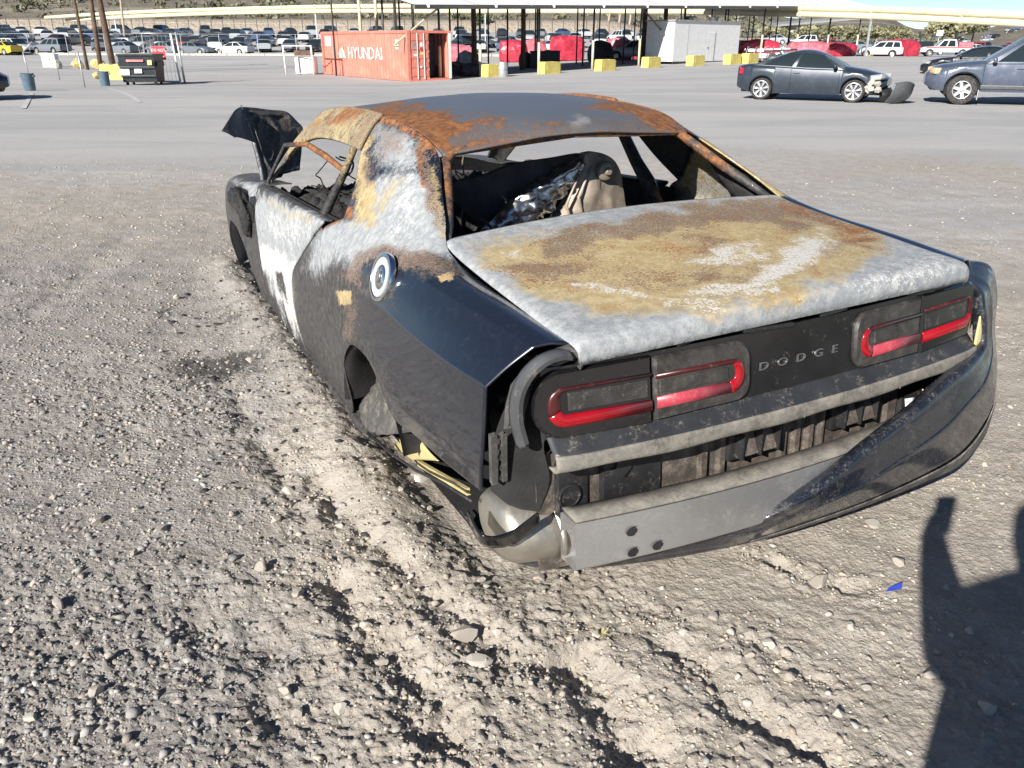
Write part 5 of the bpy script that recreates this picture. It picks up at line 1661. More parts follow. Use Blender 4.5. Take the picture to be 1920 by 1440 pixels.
def make_vehicle(name, label, cat, spec, mats, group=None, detail=2):
    """car built around lofted sections; spec in metres, front = +Y, origin on the ground amidships"""
    root = empty(name, label, cat, group=group)
    S = spec
    paint, glass = mats
    Lh = S['L'] / 2
    wr, wx, yf, yr = S['wheel_r'], S['track'] / 2, S['yf'], S['yr']
    ar = wr + S.get('arch', .06)
    belt = S['belt']                   # z of shoulder along y
    top = S['top']                     # z of the hood / deck surface at the centre
    plan = S['plan']                   # half width along y
    sill = S['sill']
    # stations, denser at the arches
    ys_ = set(np.linspace(-Lh, Lh, 26 if detail > 1 else 12).round(3))
    for c in (yf, yr):
        for t in np.linspace(-1, 1, 15 if detail > 1 else 7):
            ys_.add(round(c + ar * math.sin(t * math.pi / 2), 3))
        ys_.add(round(c + ar + .012, 3)); ys_.add(round(c - ar - .012, 3))
    ys_ = sorted(ys_)
    rows = []
    for y in ys_:
        w = interp(plan, y); zb = interp(sill, y); zs = interp(belt, y); zt = interp(top, y)
        za = zb
        for c in (yf, yr):
            if abs(y - c) < ar:
                za = max(za, wr * .98 + math.sqrt(ar * ar - (y - c) ** 2))
        za = min(za, zs - .10)
        zm = za + (zs - za) * .45; zc = za + (zs - za) * .74
        fl = .012 if za > zb + .02 else 0
        rows.append([(0, y, za + .02), (w * .70, y, za + .02), (w - .05 + fl, y, za), (w - .012 + fl, y, za + (zs - za) * .14), (w, y, zm), (w - .012, y, zc), (w - .045, y, zs - .03), (w - .085, y, zs), (w * .62, y, zs + (zt - zs) * .75), (w * .3, y, zt), (0, y, zt)])
    G_ = np.array(rows)
    mb = MB()
    for s in (1, -1):
        H_ = G_.copy(); H_[:, :, 0] *= s
        mb.grid(H_[:, 2:].tolist(), flip=(s < 0))
    for i in (0, len(rows) - 1):      # end caps
        ring = [tuple(p) for p in rows[i][2:]] + [(-p[0], p[1], p[2]) for p in reversed(rows[i][2:-1])]
        mb.add(ring, [tuple(range(len(ring)))])
    body = mb.build('body', paint, root, smooth=True, sharp=38)
    # dark underside and wheel wells
    ub = MB(); w0 = interp(plan, 0)
    ub.box((0, 0, interp(sill, 0) + .08), (w0 * 1.62, S['L'] * .93, .12))
    for c in (yf, yr):
        ub.box((0, c, wr + .12), (w0 * 1.70, ar * 1.9, .50))
    ub.build('underbody', 'underside', root)
    # greenhouse
    gh = S['gh']                       # list of (y_base, y_roof) from rear glass to windscreen with pillar flags
    rz, rw = S['roof_z'], S['roof_w']
    yb0, yt0, yt1, yb1 = S['ws']       # rear glass base, roof rear, roof front, windscreen base

    def side_pt(t, v):
        """t 0..1 along the cabin, v 0 belt..1 roof rail"""
        yb_ = yb0 + (yb1 - yb0) * t; yt_ = yt0 + (yt1 - yt0) * t
        wb_ = interp(plan, yb_) - S.get('tuck', .10); zb_ = interp(belt, yb_) - .005
        zt_ = rz - S.get('roof_drop', .05) * (2 * abs(t - .45)) ** 2
        wt_ = rw
        y_ = yb_ + (yt_ - yb_) * v; z_ = zb_ + (zt_ - zb_) * v
        bow = S.get('bow', .035) * math.sin(math.pi * v)
        return np.array([wb_ + (wt_ - wb_) * v + bow, y_, z_])
    for s in (1, -1):
        for k, (t0, t1, isglass) in enumerate(S['panes']):
            n = 8 if detail > 1 else 3
            v0, v1 = (.05, .88) if isglass else (0, 1)
            gg = [[side_pt(t, v) * [s, 1, 1] + ([-.006 * s, 0, 0] if isglass else 0) for v in np.linspace(v0, v1, 5)] for t in np.linspace(t0, t1, n)]
            m2 = MB(); m2.grid(gg, flip=(s < 0)); m2.build('side_window' if isglass else 'pillar', glass if isglass else paint, root, smooth=True, fix=False)
        rail = [[side_pt(t, v) * [s, 1, 1] for v in (.86, .93, 1.0)] for t in np.linspace(0, 1, 14)]
        m2 = MB(); m2.grid(rail, flip=(s < 0)); m2.build('roof_rail', paint, root, smooth=True, fix=False)
        sillr = [[side_pt(t, v) * [s, 1, 1] for v in (0, .06)] for t in np.linspace(0, 1, 8)]
        m2 = MB(); m2.grid(sillr, flip=(s < 0)); m2.build('window_sill', paint, root, smooth=True, fix=False)
    rf_ = [[np.array([x * 1.0, side_pt(t, 1)[1], side_pt(t, 1)[2] + S.get('crown', .035) * (1 - (x / rw) ** 2)]) for x in np.linspace(-rw, rw, 9)] for t in np.linspace(0, 1, 12)]
    m2 = MB(); m2.grid(rf_, flip=True); m2.build('roof', paint, root, smooth=True, fix=False)
    for t, nm in ((1, 'windscreen'), (0, 'rear_window')):
        gg = []
        for v in np.linspace(0, 1, 7):
            p = side_pt(t, v)
            gg.append([np.array([p[0] * u, p[1] + (1 if t else -1) * S.get('wrap', .10) * (1 - u * u) * (1 - v * .6), p[2] + S.get('crown', .035) * (1 - u * u) * v]) for u in np.linspace(-1, 1, 11)])
        fr = MB(); fr.grid(gg, flip=bool(t)); o = fr.build(nm, S.get('wsmat', glass) if t else glass, root, smooth=True, fix=False)
    if detail > 1:
        # pillar edging round the windscreen
        for s in (1, -1):
            m2 = MB(); m2.tube([side_pt(1, v) * [s, 1, 1] for v in np.linspace(0, 1, 7)], .022, 6); m2.build('screen_pillar', paint, root, smooth=True)
    # door gaps, handles
    for y0 in S.get('gaps', []):
        for s in (1, -1):
            w = [np.array(p) for p in rows[int(np.argmin([abs(y - y0) for y in ys_]))]]
            pts_ = [(s * (p[0] + .001), y0 + .0, p[2]) for p in w[3:8]]
            m2 = MB(); m2.tube(pts_, .006, 4); m2.build('door_gap', 'gap_black', root)
    for y0 in S.get('handles', []):
        for s in (1, -1):
            m2 = MB(); z_ = interp(belt, y0) - .13; m2.box((s * (interp(plan, y0) - .004), y0, z_), (.03, .17, .025), bev=.01); m2.build('door_handle', S.get('handle_mat', paint), root)
    if S.get('mirror') is not None:
        for s in (1, -1):
            y0 = S['mirror']; m2 = MB(); m2.box((s * (interp(plan, y0) + .06), y0, interp(belt, y0) + .07), (.17, .10, .13), bev=.035); m2.build('wing_mirror', S.get('mirror_mat', paint), root, smooth=True, sharp=60)
    # wheels
    sp = S.get('spokes', 5)
    for y in (yf, yr):
        for s in (1, -1):
            if (y, s) in S.get('missing', []): continue
            ww = S.get('tyre_w', .22)
            wl = empty('wheel', None, None); wl.parent = root
            m2 = MB(); n = 32 if detail > 1 else 14
            rr = wr * S.get('rim', .66)
            m2.lathe([(rr, -ww * .44), (wr * .90, -ww * .5), (wr * .985, -ww * .40), (wr, -ww * .2), (wr, ww * .2), (wr * .985, ww * .40), (wr * .90, ww * .5), (rr, ww * .44)], (0, 0, 0), 'X', n)
            c0_ = (s * (wx - ww * .05), y, wr)
            mk('tyre', [(v[0] + c0_[0], v[1] + c0_[1], v[2] + c0_[2]) for v in m2.V], m2.F, 'tyre', wl, smooth=True, sharp=50)
            m2 = MB(); m2.lathe([(rr, -ww * .44), (rr, ww * .40), (rr * .94, ww * .43), (rr * .90, ww * .36), (rr * .88, ww * .05), (.001, ww * .02)], (0, 0, 0), 'X', n)
            mk('rim', [(s * v[0] + c0_[0], v[1] + c0_[1], v[2] + c0_[2]) for v in m2.V], m2.F, 'wheel_alloy' if detail < 2 else 'wheel_dark', wl, smooth=True, sharp=40)
            if detail > 1:
                m2 = MB(); m2.lathe([(rr * .99, ww * .30), (rr * 1.0, ww * .45), (rr * .93, ww * .46), (rr * .88, ww * .36)], (0, 0, 0), 'X', n)
                mk('rim_lip', [(s * v[0] + c0_[0], v[1] + c0_[1], v[2] + c0_[2]) for v in m2.V], m2.F, 'wheel_alloy', wl, smooth=True)
                for k in range(sp):
                    a = 2 * math.pi * k / sp + .3
                    m2 = MB()
                    for da in ((-.10, .10) if sp >= 6 and S.get('twin') else (0,)):
                        e_ = (0, math.cos(a + da) * rr * .93, math.sin(a + da) * rr * .93)
                        wsp = S.get('spoke_w', .030)
                        t_ = Vector((0, -math.sin(a), math.cos(a)))
                        A0, A1 = Vector((s * ww * .36, math.cos(a) * rr * .12, math.sin(a) * rr * .12)), Vector((s * ww * .40, e_[1], e_[2]))
                        VV = [A0 - t_ * wsp, A0 + t_ * wsp, A1 + t_ * wsp * .8, A1 - t_ * wsp * .8]
                        VV += [v + Vector((-s * .04, 0, 0)) for v in VV]
                        m2.add([v + Vector(c0_) for v in VV], [(0, 1, 2, 3), (7, 6, 5, 4), (0, 3, 7, 4), (1, 5, 6, 2), (2, 6, 7, 3), (0, 4, 5, 1)])
                    m2.build('spoke', 'wheel_alloy', wl)
                m2 = MB(); m2.lathe([(rr * .2, ww * .30), (rr * .2, ww * .42), (rr * .1, ww * .44), (.001, ww * .44)], (0, 0, 0), 'X', 16)
                mk('hub_cap', [(s * v[0] + c0_[0], v[1] + c0_[1], v[2] + c0_[2]) for v in m2.V], m2.F, 'wheel_alloy', wl, smooth=True)
    return root


# ------------------------------------------------------------------ slate coupe with its front bumper torn off
CP = dict(L=4.30, wheel_r=.315, track=1.56, yf=1.30, yr=-1.36, arch=.05, roof_z=1.40, roof_w=.54,
          plan=[(-2.15, .70), (-2.05, .80), (-1.7, .865), (-1.2, .88), (0, .875), (1.2, .88), (1.75, .85), (2.0, .74), (2.15, .62)],
          sill=[(-2.15, .36), (-1.9, .26), (-1.7, .20), (1.7, .20), (1.95, .34), (2.15, .48)],
          belt=[(-2.15, .93), (-1.9, .985), (-1.2, .965), (0, .905), (.9, .895), (1.5, .83), (2.0, .70), (2.15, .62)],
          top=[(-2.15, .96), (-1.9, 1.02), (-1.2, 1.0), (0, 1.0), (.9, .985), (1.5, .90), (2.0, .77), (2.15, .66)],
          ws=(-1.72, -.72, .28, 1.02), panes=[(0, .10, 0), (.10, .43, 1), (.43, .47, 0), (.47, .93, 1), (.93, 1, 0)], gh=None, gaps=[-.52, .86], handles=[-.36], mirror=.72,
          mirror_mat='paint_black', spokes=7, twin=True, spoke_w=.016, rim=.76, tyre_w=.21, wsmat='glass_clear', roof_drop=.10, bow=.05, tuck=.09)
coupe = make_vehicle('damaged_coupe', 'dark slate coupe with its torn front bumper lying on the asphalt', 'car', CP, ('paint_slate', 'glass_dark'))
for s in (1, -1):
    mb = MB(); mb.box((s * .74, -2.03, .82), (.20, .12, .20), bev=.03, rz=s * .35); mb.build('tail_lamp', 'lamp_red', coupe, smooth=True, sharp=60)
    mb = MB(); mb.box((s * .70, 1.86, .70), (.34, .46, .15), bev=.05, rz=-s * .42, rx=.12); mb.build('headlamp', 'lamp_clear', coupe, smooth=True, sharp=60)
mb = MB(); mb.box((0, 2.05, .56), (1.20, .10, .12), bev=.02); mb.build('crash_bar', 'black_plastic', coupe)
mb = MB(); mb.box((.0, 1.98, .42), (1.1, .2, .30), bev=.03); mb.build('radiator', 'gap_black', coupe)
rr_ = random.Random(5)
mb = MB()
for k in range(9): mb.box((.76 + rr_.uniform(-.08, .10), 1.84 + rr_.uniform(-.16, .16), .46 + rr_.uniform(-.18, .14)), (.15, .14, .12), rz=rr_.random(), rx=rr_.random(), bev=.02)
mb.build('exposed_crash_foam', 'cream_junk', coupe)
# the bumper skin on the ground
BP = [[(-.62, 2.35, .30), (-.62, 2.30, .10), (-.60, 2.2, .02)], [(-.10, 2.68, .40), (-.10, 2.62, .12), (-.10, 2.45, .02)], [(.45, 2.86, .52), (.46, 2.78, .20), (.45, 2.55, .02)], [(.88, 2.72, .62), (.92, 2.62, .28), (.86, 2.4, .03)], [(1.05, 2.40, .58), (1.10, 2.34, .28), (1.05, 2.2, .05)]]
V, F = gridmesh(csurf(BP, 40, 16)); o = npmesh('torn_bumper_skin', V, F, 'trim_grey', None); o.modifiers.new('t', 'SOLIDIFY').thickness = .015
o.location = coupe.location; o.rotation_euler.z = coupe.rotation_euler.z
tag(o, 'torn grey bumper skin standing on the asphalt at the slate coupe nose', 'bumper')
BP = [[(.55, 1.95, .38), (.62, 2.0, .20), (.50, 2.0, .04)], [(.40, 2.15, .42), (.48, 2.25, .22), (.40, 2.2, .03)], [(.0, 2.22, .40), (.0, 2.34, .20), (0, 2.3, .03)], [(-.5, 2.15, .40), (-.55, 2.25, .2), (-.5, 2.2, .03)]]
V, F = gridmesh(csurf(BP, 30, 12)); npmesh('splash_guard', V, F, 'black_plastic', coupe).modifiers.new('t', 'SOLIDIFY').thickness = .01

# ------------------------------------------------------------------ blue grey SUV at the right edge
SV_ = dict(L=4.70, wheel_r=.375, track=1.60, yf=1.42, yr=-1.30, arch=.07, roof_z=1.72, roof_w=.64,
           plan=[(-2.35, .80), (-2.2, .88), (-1, .915), (1.5, .915), (1.95, .88), (2.2, .78), (2.35, .62)],
           sill=[(-2.35, .42), (-2.0, .34), (1.9, .34), (2.2, .40), (2.35, .50)],
           belt=[(-2.35, 1.06), (0, 1.06), (1.0, 1.05), (1.6, .99), (2.1, .90), (2.35, .74)],
           top=[(-2.35, 1.10), (.9, 1.12), (1.4, 1.08), (2.0, 1.0), (2.25, .92), (2.35, .76)],
           ws=(-2.22, -2.0, .12, .98), panes=[(0, .06, 0), (.06, .30, 1), (.30, .34, 0), (.34, .60, 1), (.60, .64, 0), (.64, .93, 1), (.93, 1, 0)], gh=None, gaps=[-.85, .0, .98], handles=[-.7, .15], mirror=.78,
           spokes=6, spoke_w=.045, rim=.62, tyre_w=.24, roof_drop=.06, bow=.02, tuck=.07, wrap=.06, wsmat='glass_clear')
suv = make_vehicle('blue_suv', 'blue grey SUV cut off by the right edge of the picture', 'suv', SV_, ('paint_blue', 'glass_dark'))
def put(o, wx_, wy_, px, py, ang, z=0.0):
    g = gz(px, py, z)
    o.rotation_euler.z = ang
    o.location = (g[0] - (wx_ * math.cos(ang) - wy_ * math.sin(ang)), g[1] - (wx_ * math.sin(ang) + wy_ * math.cos(ang)), z)
put(suv, -.80, 1.42, 1797, 196, rad(67))
coupe.scale = (.95, .95, .95)
put(coupe, .74, 0, (1432 + 1590) / 2, 189.5, ang=rad(-90 - 29))
bpk = bpy.data.objects['torn_bumper_skin']; bpk.location = coupe.location; bpk.scale = coupe.scale; bpk.rotation_euler.z = coupe.rotation_euler.z
for s in (1, -1):
    mb = MB(); mb.box((s * .70, 2.12, .84), (.30, .22, .17), bev=.05, rz=-s * .5); mb.build('headlamp', 'lamp_amber', suv, smooth=True, sharp=60)
    mb = MB(); mb.box((s * .90, 0, .46), (.05, 2.0, .10), bev=.02); mb.build('side_cladding', 'trim_grey', suv)
    mb = MB(); mb.box((s * .80, 1.02, .26), (.20, .02, .26), bev=.008); mb.build('mud_flap', 'white_enamel', suv)
    mb = MB(); mb.tube([(s * .58, -1.8, 1.75), (s * .58, -1.6, 1.79), (s * .58, -.2, 1.80), (s * .58, 0, 1.76)], .018, 6); mb.build('roof_rack', 'trim_grey', suv, smooth=True)

# black sedan behind it
SD = dict(L=4.60, wheel_r=.32, track=1.56, yf=1.40, yr=-1.30, arch=.05, roof_z=1.40, roof_w=.58,
          plan=[(-2.3, .74), (-2.1, .84), (-1, .885), (1.4, .885), (1.9, .84), (2.15, .72), (2.3, .55)],
          sill=[(-2.3, .36), (-2.0, .22), (1.9, .20), (2.3, .36)],
          belt=[(-2.3, .95), (-1.2, .97), (0, .93), (.9, .92), (1.5, .84), (2.0, .72), (2.3, .58)],
          top=[(-2.3, .99), (-1.2, 1.0), (.9, .98), (1.5, .91), (2.0, .78), (2.3, .60)],
          ws=(-1.75, -1.0, .22, 1.05), panes=[(0, .08, 0), (.08, .46, 1), (.46, .50, 0), (.50, .93, 1), (.93, 1, 0)], gh=None, gaps=[-.4, .9], handles=[-.2], mirror=.72, spokes=5, spoke_w=.03, rim=.70, roof_drop=.08, tuck=.09)
sedan = make_vehicle('black_sedan', 'black sedan parked directly behind the blue grey SUV', 'car', SD, ('paint_black', 'glass_dark'))
put(sedan, -.78, 1.40, 1762, 148, rad(66))
for s in (1, -1):
    mb = MB(); mb.box((s * .64, 2.02, .70), (.32, .24, .12), bev=.04, rz=-s * .55); mb.build('headlamp', 'lamp_clear', sedan, smooth=True, sharp=60)
# dark car at the left edge: only its front end shows
lc = make_vehicle('dark_car', 'dark car at the left edge, only its nose showing', 'car', SD, ('paint_black', 'glass_dark'))
put(lc, -.78, 1.40, -42, 184, rad(-62))

# ------------------------------------------------------------------ rows of parked cars in the far lot
def low_car(kind):
    """simple but shaped: body, glass, four wheels; three body styles"""
    if kind == 'sedan': S = dict(SD)
    elif kind == 'suv': S = dict(SV_)
    else: S = dict(CP)
    S = dict(S); S.pop('mirror', None); S['gaps'] = []; S['handles'] = []; S['wsmat'] = 'glass_dark'
    r = make_vehicle('parked_car', 'x', 'car', S, ('paint_any', 'glass_dark'), detail=1)
    parts = {'body': MB(), 'glass': MB(), 'under': MB()}
    def rec(o):
        for ch in list(o.children):
            if ch.type == 'MESH':
                nm = ch.data.materials[0].name
                if nm not in ('tyre', 'wheel_alloy'):
                    k = 'glass' if 'glass' in nm else 'under' if nm == 'underside' else 'body'
                    parts[k].add([tuple(v.co) for v in ch.data.vertices], [tuple(p.vertices) for p in ch.data.polygons])
            rec(ch)
            bpy.data.objects.remove(ch)
    rec(r)
    bpy.data.objects.remove(r)
    res = {'spots': [(s_ * S['track'] / 2, y_, S['wheel_r']) for y_ in (S['yf'], S['yr']) for s_ in (1, -1)]}
    for k, m, nm in (('body', 'paint_any', 'body'), ('glass', 'glass_dark', 'windows'), ('under', 'underside', 'underbody')):
        me = bpy.data.meshes.new(nm); me.from_pydata(parts[k].V, [], parts[k].F); me.update(); me.shade_smooth(); me.set_sharp_from_angle(angle=rad(40)); me.materials.append(MAT[m])
        res[k] = me
    return res


def far_wheel():
    a, c = MB(), MB()
    a.lathe([(.22, -.09), (.31, -.10), (.335, 0), (.31, .10), (.22, .09)], (0, 0, 0), 'X', 14)
    c.lathe([(.0, -.07), (.20, -.08), (.22, -.085), (.22, .085), (.20, .08), (.0, .07)], (0, 0, 0), 'X', 14)
    me = bpy.data.meshes.new('wheel'); me.from_pydata(a.V + c.V, [], a.F + [tuple(i + len(a.V) for i in f) for f in c.F]); me.update(); me.shade_smooth()
    me.materials.append(MAT['tyre']); me.materials.append(MAT['wheel_alloy'])
    for i, p in enumerate(me.polygons): p.material_index = 0 if i < len(a.F) else 1
    return me


FARW = far_wheel()
KINDS = {k: low_car(k) for k in ('sedan', 'suv', 'hatch')}
PAL = [((.62, .63, .63), 'white'), ((.42, .44, .46), 'silver'), ((.16, .18, .20), 'grey'), ((.022, .024, .028), 'black'), ((.06, .10, .19), 'blue'), ((.30, .035, .03), 'red'), ((.55, .56, .57), 'pale'), ((.30, .33, .36), 'steel grey'), ((.09, .13, .16), 'dark teal')]
PW = [22, 18, 14, 16, 10, 6, 12, 10, 5]


def park(x, y, ang, where, group, z=None, kind=None, col=None):
    kind = kind or rnd.choices(['sedan', 'suv', 'hatch'], [5, 4, 2])[0]
    c, cn = col if col else rnd.choices(PAL, PW)[0]
    me = KINDS[kind]
    o = bpy.data.objects.new('parked_car', me['body']); COL.objects.link(o)
    o.location = (x, y, float(base_z(np.array(x), np.array(y))) if z is None else z); o.rotation_euler.z = ang
    k = rnd.uniform(.8, 1.15)
    o.color = (min(c[0] * k, .8), min(c[1] * k, .8), min(c[2] * k, .8), 1)
    for p, nm in (('glass', 'windows'), ('under', 'underbody')):
        ch = bpy.data.objects.new(nm, me[p]); COL.objects.link(ch); ch.parent = o
    for q in me['spots']:
        ch = bpy.data.objects.new('wheel', FARW); COL.objects.link(ch); ch.parent = o; ch.location = q
    tag(o, '%s %s parked %s' % (cn, {'sedan': 'sedan', 'suv': 'SUV', 'hatch': 'coupe'}[kind], where), 'car', group)
    return o


for r_, (yy_, x0, x1, st) in enumerate(((101, -84, -27, 2.95), (109, -88, 6, 3.0), (119, -92, 22, 3.0), (130, -98, 30, 3.2), (143, -104, 34, 3.3))):
    x = x0
    while x < x1:
        yl = yy_ + 0.16 * (x + 60) * -0.0 + rnd.uniform(-.4, .4) - .10 * (x + 40) * (1 if x < -30 else 0) * 0.4
        if rnd.random() < .93:
            wh = ['in the front row of the far lot', 'in the second row of the far lot', 'in the third row of the far lot', 'in the fourth row of the far lot', 'in the rearmost row of the far lot'][r_]
            park(x, yl, rad(rnd.choice([62, 66, 70, -112]) + rnd.uniform(-3, 3)) if r_ == 0 else rad(rnd.choice([0, 180, 20]) + rnd.uniform(-6, 6)), wh, 'cars parked in the far lot')
        x += st * (1.45 if r_ == 0 else 1.0) * rnd.uniform(.95, 1.08)
for r_, (yy_, x0, x1) in enumerate(((124, 44, 92), (136, 40, 104))):
    x = x0
    while x < x1:
        park(x, yy_ + rnd.uniform(-.5, .5), rad(rnd.choice([70, 80, -100, 30])), ['in the row beyond the right end of the canopy', 'in the back row beyond the right end of the canopy'][r_], 'cars parked in the right lot', col=rnd.choice([PAL[0], PAL[5], PAL[3], PAL[5], PAL[1], PAL[2]]))
        x += rnd.uniform(3.6, 5.0)
# ================================================================== the yard behind
def gh(px, py):
    z = 0.0
    for _ in range(8):
        g = gz(px, py, z)
        z = float(base_z(np.array(g[0]), np.array(g[1])))
    return np.array([g[0], g[1], z])


def bz(x, y):
    return float(base_z(np.array(x, float), np.array(y, float)))


simple('container_red', (0.60, 0.185, 0.130), 0.6, var=0.08, scale=0.8, dust=0.4, dustcol=(.66, .36, .29))
simple('container_inner', (0.09, 0.11, 0.13), 0.7, var=0.15)
simple('paint_white', (0.70, 0.70, 0.68), 0.55, var=0.06, scale=3, dust=0.2)
simple('letter_white', (0.78, 0.78, 0.76), 0.6, var=0.04)
simple('logo_green', (0.42, 0.52, 0.42), 0.6, var=0.05)
simple('yellow_paint', (0.66, 0.54, 0.15), 0.55, var=0.12, scale=2, dust=0.25)
simple('ochre', (.50, .40, .16), .7, var=.2, dust=.3)
simple('cream_pipe', (0.66, 0.60, 0.40), 0.5, var=0.07, scale=0.6, dust=0.2)
simple('galvanised', (0.50, 0.51, 0.52), 0.45, metal=0.6, var=0.12, scale=4)
simple('steel_dark', (0.045, 0.045, 0.048), 0.6, var=0.25, scale=3)
simple('post_cream', (0.60, 0.55, 0.38), 0.6, var=0.1, scale=3, dust=0.2)
simple('roof_white', (0.78, 0.78, 0.76), 0.6, var=0.05, scale=0.7, dust=0.15)
simple('eave_grey', (.13, .125, .12), .6, var=.2)
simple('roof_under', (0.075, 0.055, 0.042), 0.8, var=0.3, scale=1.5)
simple('wood_pole', (0.125, 0.080, 0.055), 0.85, var=0.35, scale=3, bump=0.4, bscale=18)
simple('bin_dark', (0.020, 0.026, 0.030), 0.5, var=0.2, scale=4, dust=0.2)
simple('can_blue', (0.10, 0.155, 0.20), 0.5, var=0.15, scale=5, dust=0.2)
simple('wrap_red', (0.42, 0.030, 0.055), 0.35, var=0.25, scale=2.2, bump=0.4, bscale=9, dust=0.22, dustcol=(.62, .34, .36))
simple('wrap_pink', (0.50, 0.12, 0.15), 0.4, var=0.3, scale=2.2, bump=0.4, bscale=9, dust=0.35, dustcol=(.66, .46, .46))
simple('sign_red', (0.52, 0.035, 0.05), 0.5, var=0.08)
simple('debris_dark', (0.05, 0.05, 0.055), 0.75, var=0.5, scale=4, dust=0.3)
simple('debris_grey', (0.28, 0.28, 0.27), 0.6, var=0.3, scale=4)
simple('wood_box', (0.45, 0.33, 0.24), 0.8, var=0.2)
simple('drum_red', (0.36, 0.03, 0.03), 0.5)
simple('leaf', (0.055, 0.085, 0.030), 0.8, var=0.4, scale=3)
simple('leaf_olive', (0.13, 0.13, 0.05), 0.8, var=0.35, scale=0.6)
simple('bark', (0.09, 0.07, 0.055), 0.9)
simple('bare_wood', (0.40, 0.33, 0.24), 0.85, var=0.2)

# ------------------------------------------------------------------ shipping container
cA = gh(768, 153)
cB = gh(597, 138)
u_ = (cB - cA); u_[2] = 0; u_ /= np.linalg.norm(u_)              # along the long side, away
v_ = np.array([-u_[1], u_[0], 0]) * -1                              # across the end, to the right
CL, CW, CH = 12.19, 2.44, 2.50
zc0 = cA[2] + .0
cont = empty('shipping_container', 'orange red shipping container with white lettering and one open end door', 'container', tuple(cA))
cont.rotation_euler.z = math.atan2(u_[1], u_[0]) - math.pi / 2       # local +Y runs along the side, local +X to the right
z_tilt = (bz(*(cA + u_ * CL)[:2]) - cA[2]) / CL
cx_sign = 1 if (np.array([math.cos(cont.rotation_euler.z), math.sin(cont.rotation_euler.z)]) @ v_[:2]) > 0 else -1
W_ = CW * cx_sign
# corrugated long sides
def corr(x):
    rows = []
    n = 120
    for k in range(n + 1):
        y = .12 + (CL - .24) * k / n
        d = .018 * (1 if (k % 4) in (0, 1) else -1)
        rows.append([(x + d, y, .15), (x + d, y, CH - .12)])
    return rows
for x in (.0, W_):
    mb = MB(); mb.grid(corr(x)); mb.build('corrugated_side', 'container_red', cont, fix=False)
mb = MB(); mb.box((W_ / 2, CL / 2, CH - .05), (CW - .06, CL - .1, .03)); mb.build('roof', 'container_red', cont)
mb = MB(); mb.box((W_ / 2, CL / 2, .13), (CW - .1, CL - .1, .05)); mb.build('floor', 'wood_pole', cont)
mb = MB(); mb.box((W_ / 2, CL - .03, CH / 2), (CW - .1, .04, CH - .2)); mb.build('end_wall', 'container_red', cont)
for x in (0, W_):
    for z in (.08, CH - .06):
        mb = MB(); mb.box((x, CL / 2, z), (.10, CL, .14)); mb.build('long_rail', 'container_red', cont)
    for y in (0, CL):
        mb = MB(); mb.box((x, y, CH / 2), (.17, .17, CH)); mb.build('corner_post', 'container_red', cont)
for z in (.07, CH - .06):
    mb = MB(); mb.box((W_ / 2, 0, z), (CW, .12, .13)); mb.build('end_rail', 'container_red', cont)
# closed door with recessed panels, locking bars and labels
dr = MB(); dr.box((W_ * .27, -.02, CH / 2), (CW * .44, .05, CH - .26)); door_c = dr.build('end_door', 'container_red', cont)
for k in range(5):
    mb = MB(); mb.box((W_ * .27, -.055, .40 + k * .44), (CW * .40, .03, .30), bev=.012); mb.build('door_panel', 'container_red', door_c)
for t in (.20, .36):
    mb = MB(); mb.tube([(W_ * t, -.10, .12), (W_ * t, -.10, CH - .12)], .022, 8); mb.build('locking_bar', 'paint_white', door_c)
for k, (t, z, w, h, m) in enumerate(((.14, 1.75, .16, .34, 'debris_grey'), (.30, 1.82, .14, .20, 'letter_white'), (.30, 1.60, .14, .14, 'sign_red'), (.31, 1.38, .16, .14, 'yellow_paint'), (.15, 1.30, .2, .10, 'letter_white'), (.28, .72, .12, .10, 'letter_white'))):
    mb = MB(); mb.box((W_ * t, -.085, z), (w, .008, h)); mb.build('label_plate', m, door_c)
# open leaf swung out, seen edge on
mb = MB(); mb.box((W_ * 1.0 - cx_sign * .02, -.13, CH / 2), (.10, .10, CH - .26)); mb.build('open_door', 'paint_white', cont)
mb = MB(); mb.box((W_ * .5, .7, CH / 2), (.03, 1.2, CH - .4)); mb.build('inner_partition', 'container_inner', cont)
mb = MB(); mb.box((W_ * .75, 1.6, CH / 2), (CW * .48, .03, CH - .4)); mb.build('inner_back', 'container_inner', cont)
# lettering on the long side
so = -cx_sign * .045
def side_text(body, y0, z0, size, mat, pitch, sx=1.0, parent=cont):
    y = y0
    for V, F, w in textmesh(body, size, .004, sx):
        # reading left to right on the photographed side means running from far (large y) to near
        o = mk('letter', [(so + v[1] * cx_sign, y - v[0], z0 + v[2]) for v in V], F, mat, parent, smooth=False)
        y -= w + pitch
    return y
yy_ = side_text('HYUNDAI', 8.05, 1.02, .92, 'letter_white', .10, 1.22)
lg = MB()
for poly in ([(8.95, 1.02), (9.75, 1.02), (9.25, 1.62)], [(8.35, 1.02), (8.85, 1.02), (9.12, 1.50), (8.95, 1.70)]):
    lg.prism([(a, b_) for a, b_ in poly], so - .004, so + .004, 'YZ')
lg.build('logo_mark', 'logo_green', cont)
mb = MB(); mb.box((so, 11.2, 1.95), (.01, .95, .55)); mb.build('white_patch', 'letter_white', cont)
for z, h in ((1.90, .34), (1.62, .12)):
    mb = MB(); mb.box((so, 1.25, z), (.01, .42, h)); mb.build('number_block', 'logo_green', cont)
mb = MB(); mb.tube([(-cx_sign * .10, 9.0, .02), (-cx_sign * .10, 9.0, .95), (-cx_sign * .10, 11.9, .95)], .025, 6); mb.build('side_bracket', 'steel_dark', cont)

